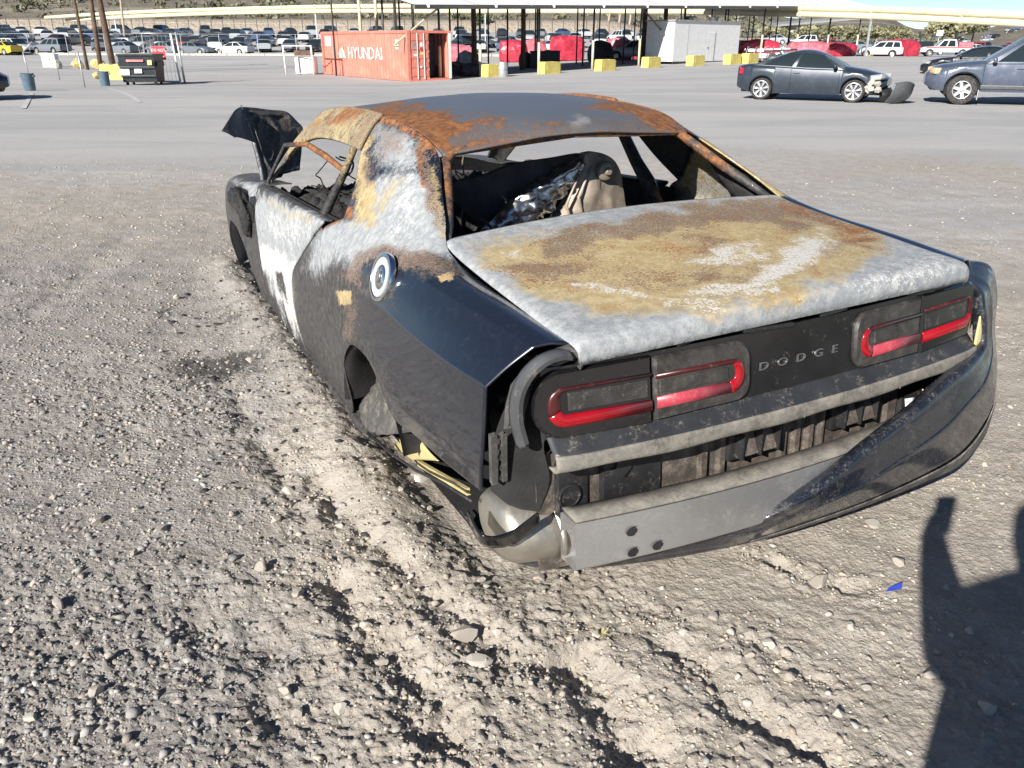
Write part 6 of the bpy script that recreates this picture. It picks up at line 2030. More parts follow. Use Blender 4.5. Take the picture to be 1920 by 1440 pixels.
# ------------------------------------------------------------------ canopy
p0, p1 = gh(827, 149), gh(1603, 104.5)
canopy = empty('canopy', 'long open sided canopy with white metal roof on thin steel posts', 'canopy', (0, 0, 0))
d_ = p1 - p0; d_[2] = 0; Lc = np.linalg.norm(d_); d_ /= Lc
nrm = np.array([-d_[1], d_[0], 0])                      # away from the viewer
eL, eR = at_y(827, 9.0, p0[1]), at_y(1640, 13.0, (p1 + d_ * 1.2)[1])
ez0, ez1 = eL[2], eR[2]
def eave(t, off=0.0, dz=0.0):
    q = p0 + d_ * (t * Lc) + nrm * off
    return np.array([q[0], q[1], ez0 + (ez1 - ez0) * t + dz])
T0, T1 = -.035, 1.045
RISE = .23                                # the roof is a single slope, higher at the back
for k in range(14):
    ta, tb = T0 + (T1 - T0) * k / 14, T0 + (T1 - T0) * (k + 1) / 14 - .0008
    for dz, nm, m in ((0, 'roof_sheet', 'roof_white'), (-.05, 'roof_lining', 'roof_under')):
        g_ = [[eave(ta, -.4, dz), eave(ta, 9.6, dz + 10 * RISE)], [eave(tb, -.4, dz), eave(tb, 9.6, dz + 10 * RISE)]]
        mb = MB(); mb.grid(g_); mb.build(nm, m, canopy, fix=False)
mb = MB(); mb.tube([eave(T0, -.42, -.12), eave(T1, -.42, -.12)], .12, 4); mb.build('eave_beam', 'eave_grey', canopy)
mb = MB(); mb.tube([eave(T0, 9.3, 9.3 * RISE - .12), eave(T1, 9.3, 9.3 * RISE - .12)], .10, 4); mb.build('eave_beam', 'steel_dark', canopy)
for k in range(13):
    t = k / 12 * 1.0 - .02
    q = eave(t, -.50, -.06); mb = MB(); mb.box(tuple(q), (.16, .12, .16)); mb.build('gutter_bracket', 'paint_white', canopy)
posts = [827, 901, 1010, 1110, 1197, 1278, 1352, 1425, 1490, 1548, 1603]
def t_of_px(px):
    ts = np.linspace(-.1, 1.1, 400)
    P_ = np.array([p0 + d_ * (t * Lc) for t in ts]); P_[:, 2] = 0
    return float(ts[int(np.argmin(np.abs(proj(P_)[:, 0] - px)))])
for px in posts:
    t = t_of_px(px); q = p0 + d_ * (t * Lc); zb = bz(q[0], q[1]); ztop = eave(t)[2] - .1
    zm = zb + (ztop - zb) * .47
    mb = MB(); mb.tube([(q[0], q[1], zb), (q[0], q[1], zm)], .085, 10); mb.build('post_base', 'post_cream', canopy, smooth=True)
    mb = MB(); mb.tube([(q[0], q[1], zm), (q[0], q[1], ztop)], .065, 8); mb.build('post', 'steel_dark', canopy, smooth=True)
for off in (4.6, 9.2):
    for k in range(15):
        t = .0 + k / 14 * 1.03 + .012 * (k % 3)
        q = p0 + d_ * (t * Lc) + nrm * off; zb = bz(q[0], q[1]); ztop = eave(t)[2] + off * RISE - .05
        mb = MB(); mb.tube([(q[0], q[1], zb), (q[0], q[1], ztop)], .060, 8); mb.build('post', 'steel_dark', canopy, smooth=True)
for px, off in ((1000, 5.0), (1088, 5.0), (1284, 4.0), (1358, 6.0)):
    t = t_of_px(px); q = p0 + d_ * (t * Lc) + nrm * off; zb = bz(q[0], q[1])
    mb = MB(); mb.tube([(q[0], q[1], zb), (q[0] + .05, q[1], zb + 2), (q[0], q[1], eave(t)[2] + off * RISE)], [.19, .17, .16], 10); mb.build('timber_post', 'wood_pole', canopy, smooth=True)
for px, off, l in ((828, .3, -1), (1208, .4, 1)):
    t = t_of_px(px); a_ = eave(t, off, -.2); b_ = eave(t + l * .05, off, -1.9)
    mb = MB(); mb.tube([a_, b_], .06, 6); mb.build('brace', 'post_cream' if l < 0 else 'wood_pole', canopy)
# cream posts standing on the container side of the canopy
for px in (677, 708, 743, 776):
    q = at_y(px, 60, 58.0); mb = MB(); mb.tube([(q[0], q[1], bz(q[0], q[1])), (q[0] - .05, q[1], 5.2)], .10, 8); mb.build('post', 'post_cream', canopy, smooth=True)

# ------------------------------------------------------------------ yellow barriers
def barrier(px, py, label, ang=None, w=1.36, h=.68):
    g = gh(px, py)
    o = empty('yellow_barrier', label, 'barrier', tuple(g), group='yellow barriers along the canopy')
    o.rotation_euler.z = ang if ang is not None else math.atan2(d_[1], d_[0]) - .08
    mb = MB(); mb.prism([(-w / 2, 0), (w / 2, 0), (w / 2 - .03, h * .93), (w / 2 - .12, h), (w * .12, h), (w * .05, h * .95), (-w * .05, h * .95), (-w * .12, h), (-w / 2 + .12, h), (-w / 2 + .03, h * .93)], -.30, .30)
    mb.build('barrier_body', 'yellow_paint', o)
    mb = MB(); mb.box((w / 2 + .09, 0, h * .46), (.16, .42, h * .86), bev=.04); mb.build('barrier_lug', 'yellow_paint', o)
    mb = MB(); mb.box((0, -.303, h * .5), (w * .7, .012, h * .5), bev=.005); mb.build('recessed_face', 'yellow_paint', o)
    return o
for px, py, wh in ((925, 144, 'beside the dark junk heap at the container end'), (1029, 138.5, 'second along the canopy from the container'), (1134, 133, 'third along the canopy from the container'), (1220, 127, 'fourth along the canopy from the container'), (1303, 123.5, 'fifth along the canopy, left of the white office'), (1372, 120.5, 'in front of the white office right corner'), (1405, 119, 'farthest of the pair beside the motorcycles'), (1631, 107, 'at the right end of the canopy')):
    barrier(px, py, 'yellow barrier block %s' % wh)

# ------------------------------------------------------------------ white portable office under the canopy
a_, b_, c_ = gh(1245, 117), gh(1288, 119), gh(1392, 113)
of = empty('portable_office', 'white flat sided portable office with a plain door under the canopy', 'building', tuple(b_))
wv = (c_ - b_); Lw = 6.6; wv = wv / np.linalg.norm(wv)
of.rotation_euler.z = math.atan2(wv[1], wv[0]); of.rotation_euler.x = 0
Hh = 2.75
mb = MB(); mb.box((Lw / 2 - .9, 1.3, Hh / 2 + .15), (Lw + 1.8, 2.6, Hh)); mb.build('wall', 'paint_white', of)
mb = MB(); mb.box((Lw / 2 - .9, 1.3, Hh + .20), (Lw + 2.0, 2.8, .10)); mb.build('roof', 'debris_grey', of)
mb = MB(); mb.box((Lw * .42, -.025, 1.15), (.95, .05, 2.05), bev=.015); dd = mb.build('door', 'paint_white', of)
for x, w, h in ((Lw * .42 - .50, .03, 2.1), (Lw * .42 + .50, .03, 2.1)):
    mb = MB(); mb.box((x, -.03, 1.15), (w, .03, h)); mb.build('door_frame', 'debris_grey', dd)
mb = MB(); mb.box((Lw * .42 - .38, -.07, 1.1), (.06, .06, .10)); mb.build('handle', 'steel_dark', dd)
mb = MB(); mb.box((-.1, .02, 1.4), (.04, .06, 2.6)); mb.build('corner_trim', 'debris_grey', of)
for x in (1.4, 4.6):
    mb = MB(); mb.tube([(x, 1.2, Hh + .3), (x, 1.2, Hh + .55)], .35, 12); mb.build('roof_vent', 'steel_dark', of, smooth=True, sharp=50)
mb = MB(); mb.box((Lw / 2 - .9, .06, .18), (Lw + 1.6, .1, .3)); mb.build('skirt', 'steel_dark', of)

# ------------------------------------------------------------------ things stored under the canopy
def blob(name, label, cat, px, py, dims, mat, seed, group=None, boxy=.6):
    g = gh(px, py)
    bm = bmesh.new(); bmesh.ops.create_icosphere(bm, subdivisions=3, radius=1.0)
    for v in bm.verts:
        n = v.co.copy()
        m_ = max(abs(n.x), abs(n.y), abs(n.z)); n = n * (1 - boxy) + n / m_ * boxy
        k = 1 + .16 * float(fbm(np.array(n.x * 1.8 + seed), np.array(n.y * 1.8 + n.z * 1.4), 4, 900 + seed))
        v.co = Vector((n.x * dims[0] / 2, n.y * dims[1] / 2, max(n.z, -.55) * dims[2] * .62 + dims[2] * .36)) * k
    o = mkbm(name, bm, mat, None, smooth=False, loc=Vector(g), rotz=rnd.uniform(-.3, .3))
    return tag(o, label, cat, group)
for k, (px, py, d3, m, lb) in enumerate(((852, 122, (3.6, 1.8, 1.7), 'wrap_pink', 'pink wrapped wreck behind the dark junk heap next to the container'), (962, 117, (2.6, 1.7, 1.9), 'wrap_red', 'tall red and white wrapped load beside the small grey drum'),
        (1002, 112, (2.4, 1.6, 1.8), 'wrap_pink', 'pink wrapped load behind the dark bins'), (1062, 114, (3.2, 1.8, 2.2), 'wrap_red', 'bright red wrapped wreck with a white band next to the timber post'),
        (1160, 113, (2.4, 1.8, 1.9), 'wrap_pink', 'pink wrapped load between the two middle yellow barriers'), (1212, 110, (3.4, 1.8, 1.6), 'wrap_red', 'red wrapped wreck just left of the white office'),
        (1420, 104, (4.0, 1.9, 1.6), 'wrap_red', 'dark red wrapped wreck right of the white office'), (1512, 103, (3.4, 1.8, 1.3), 'wrap_pink', 'pinkish wrapped wreck behind the slate coupe roof'),
        (1575, 103, (3.0, 1.8, 1.3), 'wrap_red', 'red wrapped wreck left of the last canopy post'), (1668, 105, (3.6, 2.0, 1.9), 'wrap_red', 'large red wrapped load right of the last yellow barrier'), (1695, 104.5, (3.4, 2.0, 1.9), 'wrap_red', 'second large red wrapped load in front of the white pickup'))):
    blob('wrapped_load', lb, 'wrapped load', px, py, d3, m, k)
    if m == 'wrap_red' and k in (1, 3):
        pass
for k, (px, py, d3, m, lb) in enumerate(((850, 141, (2.0, 1.2, .8), 'debris_dark', 'dark heap of junk tyres and parts at the container end'), (885, 143, (1.7, 1.2, .75), 'debris_dark', 'second dark heap of junk beside the first yellow barrier'), (878, 131, (1.8, .7, 1.3), 'debris_grey', 'grey crumpled panel leaning behind the junk heaps'),
        (985, 128, (1.0, 1.0, 1.1), 'debris_dark', 'dark bagged heap left of the black bins'), (1125, 118, (2.2, 1.6, 1.8), 'debris_dark', 'black covered machine behind the third yellow barrier'), (834, 144, (.9, .7, .6), 'debris_grey', 'small blue grey scrap pile by the open container door'))):
    blob('junk_heap', lb, 'junk', px, py, d3, m, 30 + k, boxy=.25)
for px, py, lb in ((1008, 128, 'left of two black bins standing under the canopy'), (1035, 127, 'right of two black bins standing under the canopy')):
    g = gh(px, py); o = empty('black_bin', lb, 'bin', tuple(g))
    mb = MB(); mb.box((0, 0, .55), (1.1, .9, 1.1), bev=.06); mb.build('bin_body', 'bin_dark', o); mb = MB(); mb.box((0, 0, 1.13), (1.16, .96, .08), bev=.02); mb.build('lid', 'bin_dark', o)
g = gh(943, 144); o = empty('metal_drum', 'small pale grey drum beside the first yellow barrier', 'drum', tuple(g))
mb = MB(); mb.lathe([(.26, 0), (.27, .02), (.27, .75), (.25, .78), (.0, .78)], (0, 0, 0), 'Z', 18); mb.build('shell', 'galvanised', o, smooth=True, sharp=40)
mb = MB(); mb.lathe([(.285, .36), (.285, .40)], (0, 0, 0), 'Z', 18); mb.build('hoop', 'debris_grey', o)
g = gh(826, 148); o = empty('red_drum', 'small red drum beside the open container door', 'drum', tuple(g))
mb = MB(); mb.lathe([(.24, 0), (.25, .02), (.25, .66), (.23, .70), (.0, .70)], (0, 0, 0), 'Z', 18); mb.build('shell', 'drum_red', o, smooth=True, sharp=40)
mb = MB(); mb.lathe([(.06, .70), (.06, .76), (0, .76)], (.1, 0, 0), 'Z', 10); mb.build('cap', 'steel_dark', o)
park(*gh(1185, 113)[:2], rad(80), 'under the canopy between two pink wrapped loads', 'cars under the canopy', z=bz(*gh(1185, 113)[:2]), kind='suv', col=PAL[7])
park(*gh(1245, 115)[:2], rad(88), 'under the canopy in front of the white office', 'cars under the canopy', z=bz(*gh(1245, 115)[:2]), kind='sedan', col=PAL[3])
# motorcycles
def motorcycle():
    o = empty('motorcycle', 'x', 'motorcycle', group='motorcycles beside the white office')
    for y in (-.72, .72):
        mb = MB(); mb.lathe([(.24, -.05), (.31, -.06), (.32, 0), (.31, .06), (.24, .05)], (0, y, .32), 'X', 18); mb.build('wheel', 'tyre', o, smooth=True)
        mb = MB(); mb.lathe([(.24, -.03), (.22, 0), (.24, .03)], (0, y, .32), 'X', 18); mb.build('rim', 'wheel_alloy', o)
    mb = MB(); mb.box((0, 0, .45), (.26, .62, .34), bev=.06); mb.build('engine', 'galvanised', o)
    mb = MB(); mb.box((0, .18, .82), (.28, .50, .22), bev=.08); mb.build('fuel_tank', 'paint_any', o)
    o.children[-1].color = rnd.choice([(.35, .03, .03, 1), (.02, .02, .02, 1), (.5, .5, .5, 1), (.03, .05, .15, 1)])
    mb = MB(); mb.box((0, -.38, .80), (.26, .66, .12), bev=.05); mb.build('seat', 'steel_dark', o)
    mb = MB(); mb.tube([(0, .72, .32), (0, .55, .75), (0, .48, 1.02)], .035, 6); mb.tube([(-.36, .40, 1.06), (0, .50, 1.02), (.36, .40, 1.06)], .018, 6); mb.build('fork_and_handlebar', 'galvanised', o)
    mb = MB(); mb.lathe([(.0, .08), (.08, .06), (.10, 0), (.0, -.06)], (0, .66, .88), 'Y', 12); mb.build('headlamp', 'lamp_clear', o)
    return o
for k, (px, py, a, lb) in enumerate(((1412, 117, 60, 'motorcycle nearest the white office, left end of the row'), (1428, 117.5, 75, 'second motorcycle from the white office'), (1444, 117, 95, 'third motorcycle in the row, behind the coupe tail'), (1460, 116, 70, 'fourth motorcycle in the row, over the coupe rear window'), (1476, 115, 110, 'motorcycle at the right end of the row'))):
    o = motorcycle(); o['label'] = lb; o.location = tuple(gh(px, py)); o.rotation_euler.z = rad(a); o.rotation_euler.x = .0
g = gh(1484, 108); mb = MB(); mb.box((0, 0, .5), (1.4, 1.0, .95)); wb_ = empty('wooden_crate', 'brown wooden crate behind the row of motorcycles', 'crate', tuple(g)); mb.build('crate_body', 'wood_box', wb_)
for k in range(4): mb = MB(); mb.box((0, -.52, .15 + k * .24), (1.42, .03, .16)); mb.build('board', 'wood_box', wb_)

# ------------------------------------------------------------------ dumpster, gate, bins, poles
a_, b_ = gh(240, 160), gh(303, 158)
dv = b_ - a_; dl = 1.95
du = empty('dumpster', 'dark green black dumpster with white stickers standing open', 'dumpster', tuple((a_ + b_) / 2))
du.rotation_euler.z = rad(4)
k_ = np.linalg.norm(dv) / 1.9
h0 = 1.30
P_ = [(-.95, 0), (.95, 0), (1.0, h0)]
# hollow body: sloped front
Wd, Dp = np.linalg.norm(dv) / 2, 1.15
def dbox(z0, z1, w0, w1, d0, d1, nm, m):
    mb = MB(); V = []
    for w, d, z in ((w0, d0, z0), (w1, d1, z1)):
        V += [(-w, -d, z), (w, -d, z), (w, d, z), (-w, d, z)]
    mb.add(V, [(3, 2, 1, 0), (0, 1, 5, 4), (1, 2, 6, 5), (2, 3, 7, 6), (3, 0, 4, 7)]); return mb.build(nm, m, du, fix=False)
hD = 1.36
dbox(.14, hD, Wd * .96, Wd, .55, .72, 'hopper', 'bin_dark').modifiers.new('t', 'SOLIDIFY').thickness = .04
for z in (.42, .80):
    mb = MB(); mb.box((0, -.55 - .14 * z * .9 - .03, z), (Wd * 1.98, .07, .10), bev=.02); mb.build('rib', 'bin_dark', du)
mb = MB(); mb.box((0, -.73, hD), (Wd * 2.04, .08, .09), bev=.02); mb.build('top_rim', 'bin_dark', du)
mb = MB(); mb.box((0, .74, hD - .02), (Wd * 2.04, .10, .12), bev=.02); mb.build('top_rim', 'bin_dark', du)
for s in (-1, 1):
    mb = MB(); mb.box((s * (Wd + .05), -.05, .95), (.12, .95, .20), bev=.02); mb.build('fork_pocket', 'bin_dark', du)
    mb = MB(); mb.box((s * Wd * 1.0, 0, hD), (.08, 1.5, .08)); mb.build('side_rim', 'bin_dark', du)
    for y in (-.4, .4): mb = MB(); mb.lathe([(.0, -.04), (.09, -.04), (.09, .04), (0, .04)], (s * Wd * .8, y, .09), 'X', 12); mb.build('caster', 'tyre', du)
for x, z, w, h, m in ((-.62, .60, .46, .28, 'letter_white'), (.02, .66, .34, .22, 'letter_white'), (.62, 1.02, .20, .22, 'yellow_paint'), (-.05, 1.10, .78, .10, 'wrap_pink')):
    mb = MB(); mb.box((x, -.57 - .135 * z - .02, z), (w, .01, h), rx=-.14); mb.build('sticker', m, du)

gate = empty('chain_link_gate', 'galvanised gate frame carrying a red sign next to the dumpster', 'gate', (0, 0, 0))
q0, q1 = gh(347, 157), gh(310, 157.5)
zt_ = q0[2] + 2.35
def tubeo(nm, pts_, r, m, par, n=8):
    mb = MB(); mb.tube(pts_, r, n); return mb.build(nm, m, par, smooth=True)
tubeo('post', [(q0[0], q0[1], q0[2]), (q0[0] - .1, q0[1], zt_)], .055, 'galvanised', gate)
tubeo('frame_tube', [(q0[0] - .22, q0[1], q0[2] + .1), (q0[0] - .36, q0[1], zt_ - .05)], .05, 'paint_white', gate)
tubeo('frame_tube', [(q0[0] - .36, q0[1], zt_ - .05), (q0[0] - 2.1, q0[1] - .2, zt_ - .05)], .03, 'galvanised', gate)
tubeo('frame_tube', [(q0[0] - .22, q0[1], q0[2] + .1), (q0[0] - 2.1, q0[1] - .2, q0[2] + .12)], .04, 'galvanised', gate)
for k in range(9):
    x0_ = q0[0] - .4 - k * .2
    tubeo('mesh_wire', [(x0_, q0[1] - .02, q0[2] + .12), (x0_ - .02, q0[1] - .02, zt_ - .06)], .006, 'galvanised', gate, 4)
sgn = empty('warning_sign', 'red sign with white lettering hung on the gate beside the dumpster', 'sign', (q0[0] - 1.05, q0[1] - .08, q0[2] + 1.42))
mb = MB(); mb.box((0, 0, 0), (.66, .02, .62), bev=.01); mb.build('plate', 'sign_red', sgn)
for body, z in (('DO NOT', .06), ('ENTER', -.20)):
    L_ = textmesh(body, .185, .002, .82); tw = sum(l[2] for l in L_) + .025 * (len(L_) - 1) + (.04 if ' ' in body else 0); x = -tw / 2
    for i_, (V, F, w) in enumerate(L_):
        if body == 'DO NOT' and i_ == 2: x += .06
        mk('letter', [(v[0] + x, v[1] - .016, v[2] + z) for v in V], F, 'letter_white', sgn, smooth=False); x += w + .025
for px, py, lb in ((57, 170, 'blue grey trash can at the foot of the leaning fence post'), (198, 161, 'blue grey trash can beside the dumpster')):
    g = gh(px, py); o = empty('trash_can', lb, 'trash can', tuple(g)); o.scale = (.66,) * 3 if px < 100 else (.76,) * 3
    mb = MB(); mb.lathe([(.24, 0), (.27, .05), (.31, .80), (.33, .84), (.31, .84), (.29, .80), (.22, .06), (0, .05)], (0, 0, 0), 'Z', 20); mb.build('can_body', 'can_blue', o, smooth=True, sharp=40)
    for s in (-1, 1): mb = MB(); mb.box((s * .34, 0, .70), (.06, .18, .08), bev=.02); mb.build('handle', 'can_blue', o)
for px, py, tx, r, lb in ((165, 131, 139, .11, 'thinnest left of three leaning timber poles'), (190, 135, 170, .15, 'middle of three leaning timber poles'), (215, 138, 186, .19, 'thickest right of three leaning timber poles'), (233, 60, 226, .15, 'pale timber pole standing beyond the far lot')):
    g = gh(px, py) if py > 100 else np.array([*at_y(px, 70, 118)[:2], 0.0])
    g[2] = bz(g[0], g[1])
    tp_ = at_y(tx, 0, g[1]); dx = (tp_[0] - g[0]) / (tp_[2] - g[2])
    o = empty('utility_pole', lb, 'pole', tuple(g))
    hh = 9.0
    mb = MB(); mb.tube([(0, 0, -.2), (dx * 3, 0, 3), (dx * 6, 0, 6), (dx * hh, 0, hh)], [r * 1.05, r, r * .95, r * .85], 12); mb.build('shaft', 'wood_pole' if r != .15 or py > 100 else 'bare_wood', o, smooth=True)
    mb = MB(); mb.box((dx * hh, 0, hh - .5), (1.8, .1, .12)); mb.build('crossarm', 'wood_pole', o)
for k, (px, py, d3, lb) in enumerate(((147, 129, (.95, .7, .85), 'yellow painted boulder left of the timber poles'), (187, 129, (1.1, .7, .8), 'yellow painted boulder behind the middle timber pole'), (183, 149, (.5, .4, .40), 'small yellow boulder by the trash can'))):
    g = gh(px, py); o = bpy.data.objects.new('painted_boulder', ROCKS[k].copy()); o.data.materials.clear(); o.data.materials.append(MAT['ochre']); COL.objects.link(o)
    o.location = (g[0], g[1], g[2] + d3[2] * .4); o.scale = (d3[0] * .6, d3[1] * .6, d3[2] * .55); tag(o, lb, 'boulder')
barrier(217, 149, 'yellow block at the foot of the thickest timber pole', rad(4), 1.4, .80)
g = gh(97, 126); o = empty('white_box', 'small white cabinet standing on the yard left of the poles', 'cabinet', tuple(g))
mb = MB(); mb.box((0, 0, .45), (1.0, .7, .9), bev=.03); mb.build('cabinet_body', 'paint_white', o); mb = MB(); mb.box((0, 0, .93), (1.06, .76, .08), bev=.02); mb.build('cabinet_top', 'paint_white', o); mb = MB(); mb.box((.12, -.36, .55), (.16, .02, .08)); mb.build('vent', 'steel_dark', o)
blob('pale_boulder', 'pale round boulder at the foot of the white cabinet', 'boulder', 107, 129, (.8, .7, .65), 'cream_junk', 71, boxy=.1)
# right gate frame and white tank at the container's far end
g0, g1 = gh(537, 141), gh(589, 142)
gt = empty('gate_frame', 'white tubular gate frame beside the container', 'gate', (0, 0, 0))
for q, t_ in ((g0, 0), (g1, 0)):
    tubeo('upright', [q, q + [-.05, 0, 1.75]], .055, 'paint_white', gt)
tubeo('rail', [g0 + [-.05, 0, 1.70], g1 + [-.05, 0, 1.70]], .035, 'paint_white', gt); tubeo('rail', [g0 + [0, 0, .12], g1 + [0, 0, .12]], .03, 'galvanised', gt)
g = gh(572, 140); o = empty('white_tank', 'white plastic tank under a rusty tray beside the container', 'tank', tuple(g))
mb = MB(); mb.box((0, .6, .52), (1.25, 1.0, 1.04), bev=.10); mb.build('tank_body', 'paint_white', o, smooth=True, sharp=50); mb = MB(); mb.box((-.05, .5, 1.28), (1.1, .9, .30), bev=.05); mb.build('tray', 'wood_pole', o)
# tilted fence posts left of the yard
fp = empty('leaning_fence', 'thin leaning galvanised fence posts in front of the far lot', 'fence', (0, 0, 0))
for px, py, tx, ty_ in ((54, 140, 43, 98), (159, 163, 145, 96), (112, 150, 100, 98)):
    g = gh(px, py); t2 = at_y(tx, ty_, g[1]); tubeo('post', [g, t2], .035, 'galvanised', fp)
g = gh(54, 140); a2 = at_y(43, 98, g[1]); b2 = at_y(60, 78, g[1]); tubeo('top_arm', [a2, b2], .03, 'galvanised', fp)
for px, py, h, lb in ((290, 100, 1.9, 'oval white sign on a thin post in front of the far lot'),):
    g = gh(px, py); o = empty('oval_sign', lb, 'sign', tuple(g)); tubeo('post', [(0, 0, 0), (0, 0, h)], .03, 'galvanised', o)
    mb = MB(); mb.lathe([(.0, -.02), (.40, -.02), (.42, 0), (.40, .02), (0, .02)], (0, 0, 0), 'Y', 24); mk('plate', [(v[0] * 1.35, v[1] - .05, v[2] * .55 + h) for v in mb.V], mb.F, 'paint_white', o)
for px, py, Y, lb in ((220, 52, 170, 'small white square sign beyond the far lot'), (1762, 62, 150, 'small white square sign beyond the right lot')):
    q = at_y(px, py, Y); o = empty('square_sign', lb, 'sign', (q[0], q[1], 0)); tubeo('post', [(0, 0, bz(q[0], q[1])), (0, 0, q[2])], .05, 'galvanised', o)
    mb = MB(); mb.box((0, -.06, q[2]), (1.1, .05, .9)); mb.build('plate', 'paint_white', o)
# white pickup, white SUV, yellow car
def pickup():
    S = dict(SV_); S.pop('mirror', None); S['belt'] = [(-2.7, 1.05), (2.0, 1.02), (2.7, .85)]; S['top'] = [(-2.7, .80), (-1.2, .80), (-.9, 1.1), (1.0, 1.12), (2.2, 1.05), (2.7, .9)]; S['L'] = 5.4
    S['plan'] = [(-2.7, .93), (2.2, .95), (2.6, .85), (2.7, .75)]; S['sill'] = [(-2.7, .5), (2.7, .5)]; S['ws'] = (-1.05, -.85, .45, 1.15); S['roof_z'] = 1.85; S['yf'] = 1.75; S['yr'] = -1.65; S['panes'] = [(0, .1, 0), (.1, .5, 1), (.5, .56, 0), (.56, .92, 1), (.92, 1, 0)]; S['gaps'] = [-.9, .1, 1.1]; S['handles'] = []
    return make_vehicle('white_pickup', 'white pickup truck with a red stripe parked beyond the right lot', 'truck', S, ('paint_white', 'glass_dark'))
pk = pickup(); pk.rotation_euler.z = rad(75); g = gh(1770, 106.5); pk.location = tuple(g); pk.scale = (1.05,) * 3
for s in (-1, 1):
    mb = MB(); mb.box((s * .952, -.2, .98), (.02, 4.8, .10)); mb.build('red_stripe', 'sign_red', pk)
mb = MB(); mb.box((0, -1.9, 1.25), (1.7, 1.5, .55), bev=.1); mb.build('red_load', 'wrap_pink', pk)
park(*gh(1648, 104)[:2], rad(70), 'behind the yellow barrier at the right end of the canopy', 'cars parked in the right lot', z=bz(*gh(1648, 104)[:2]), kind='suv', col=PAL[0])
park(*gh(8, 107)[:2], rad(66), 'at the left edge of the far lot, bright yellow', 'cars parked in the far lot', kind='sedan', col=((.60, .42, .03), 'yellow'))

simple('road_paint', (.52, .52, .50), .8, var=.15, scale=4, dust=.45, dustcol=(.36, .355, .34))
def line(pp, w, label):
    P_ = [gh(*p) for p in pp]; P_ = crom(np.array(P_), 24)
    rows = []
    for i in range(24):
        t_ = P_[min(23, i + 1)] - P_[max(0, i - 1)]; n_ = np.array([-t_[1], t_[0], 0]); n_ /= np.linalg.norm(n_)
        rows.append([P_[i] + n_ * w / 2 + [0, 0, .012], P_[i] - n_ * w / 2 + [0, 0, .012]])
    mb = MB(); mb.grid(rows); o = mb.build('painted_line', 'road_paint', None, fix=False); tag(o, label, 'road marking')
line([(203, 166), (225, 172), (250, 183), (262, 192)], .14, 'faded white curved line painted on the asphalt near the dumpster')
line([(60, 175), (52, 190), (44, 204)], .12, 'faded white line on the asphalt below the left trash can')
# ================================================================== pipes, hills, far vegetation
pipe_px = {
    0: [(85, 33, 150), (240, 23.5, 140), (430, 17.0, 130), (620, 12.5, 122), (820, 10.5, 112), (1010, 10.5, 104), (1240, 12.0, 94), (1390, 13.5, 88), (1540, 16.0, 80), (1640, 17.5, 76), (1780, 23, 70), (1920, 28.5, 65), (2080, 36, 60)],
    1: [(125, 38.5, 149), (240, 31.5, 140), (430, 24.5, 130), (620, 21.0, 122), (820, 21.0, 112), (1010, 20.5, 104), (1240, 21.5, 94), (1390, 24.0, 88), (1540, 27.5, 80), (1640, 30.5, 76), (1780, 37, 70), (1920, 44, 65), (2080, 53, 60)]}
for k, pts_ in pipe_px.items():
    o = empty('overhead_pipe', ['upper of two long cream pipes crossing above the yard', 'lower of two long cream pipes crossing above the yard'][k], 'pipe', (0, 0, 0), group=None)
    P_ = [at_y(a, b_, c_) for a, b_, c_ in pts_]
    P_ = crom(np.array(P_), 60)
    mb = MB(); mb.tube([tuple(p) for p in P_], .27, 12); mb.build('pipe_run', 'cream_pipe', o, smooth=True)
    for j in (4, 14, 22, 30, 38, 44, 50, 55):
        t_ = (P_[j + 1] - P_[j - 1]); t_ /= np.linalg.norm(t_); q = P_[j]
        mb = MB(); mb.tube([tuple(q - t_ * .12), tuple(q + t_ * .12)], .33, 12); mb.build('flange', 'cream_pipe', o, smooth=True, sharp=40)
        if k == 1 and j in (4, 14, 22, 44, 55):
            zb = bz(q[0], q[1]); mb = MB(); mb.box((q[0], q[1], (zb + q[2]) / 2 - .15), (.16, .16, q[2] - zb - .25)); mb.build('support_post', 'galvanised', o)

# hillside behind the lot: one sheet of terrain, higher on the left
def hill_z(x, y):
    az = x / np.maximum(y, 1)
    lf = 1 - sst(.14, .34, az)
    a = lf * (6 * sst(168, 230, y) + 26 * sst(200, 420, y))
    rt = sst(.30, .40, az) * (4.5 * sst(210, 420, y) + 9 * sst(420, 900, y)) + sst(.52, .60, az) * 14 * sst(260, 520, y)
    md = 14 * sst(.10, .2, az) * (1 - sst(.40, .46, az)) * sst(300, 700, y)
    return a + rt + md + (1.2 * fbm(x * .02, y * .02, 4, 5) + .5 * fbm(x * .09, y * .09, 3, 6)) * sst(165, 220, y) + 3.0 * sst(158, 172, y) * (1 - sst(.10, .2, az)) - .3
b = NB('hillside')
n1 = b.noise(.05, 6, .65); n2 = b.noise(.35, 5, .65); n3 = b.noise(1.6, 4, .6)
c = b.mix(b.ramp(n1, .35, .65), (.20, .17, .135), (.26, .225, .18))
c = b.mix(b.ramp(n2, .46, .62), c, (.165, .17, .13))
c = b.mix(b.math('MULTIPLY', b.ramp(n3, .5, .7), .6), c, (.085, .090, .070))
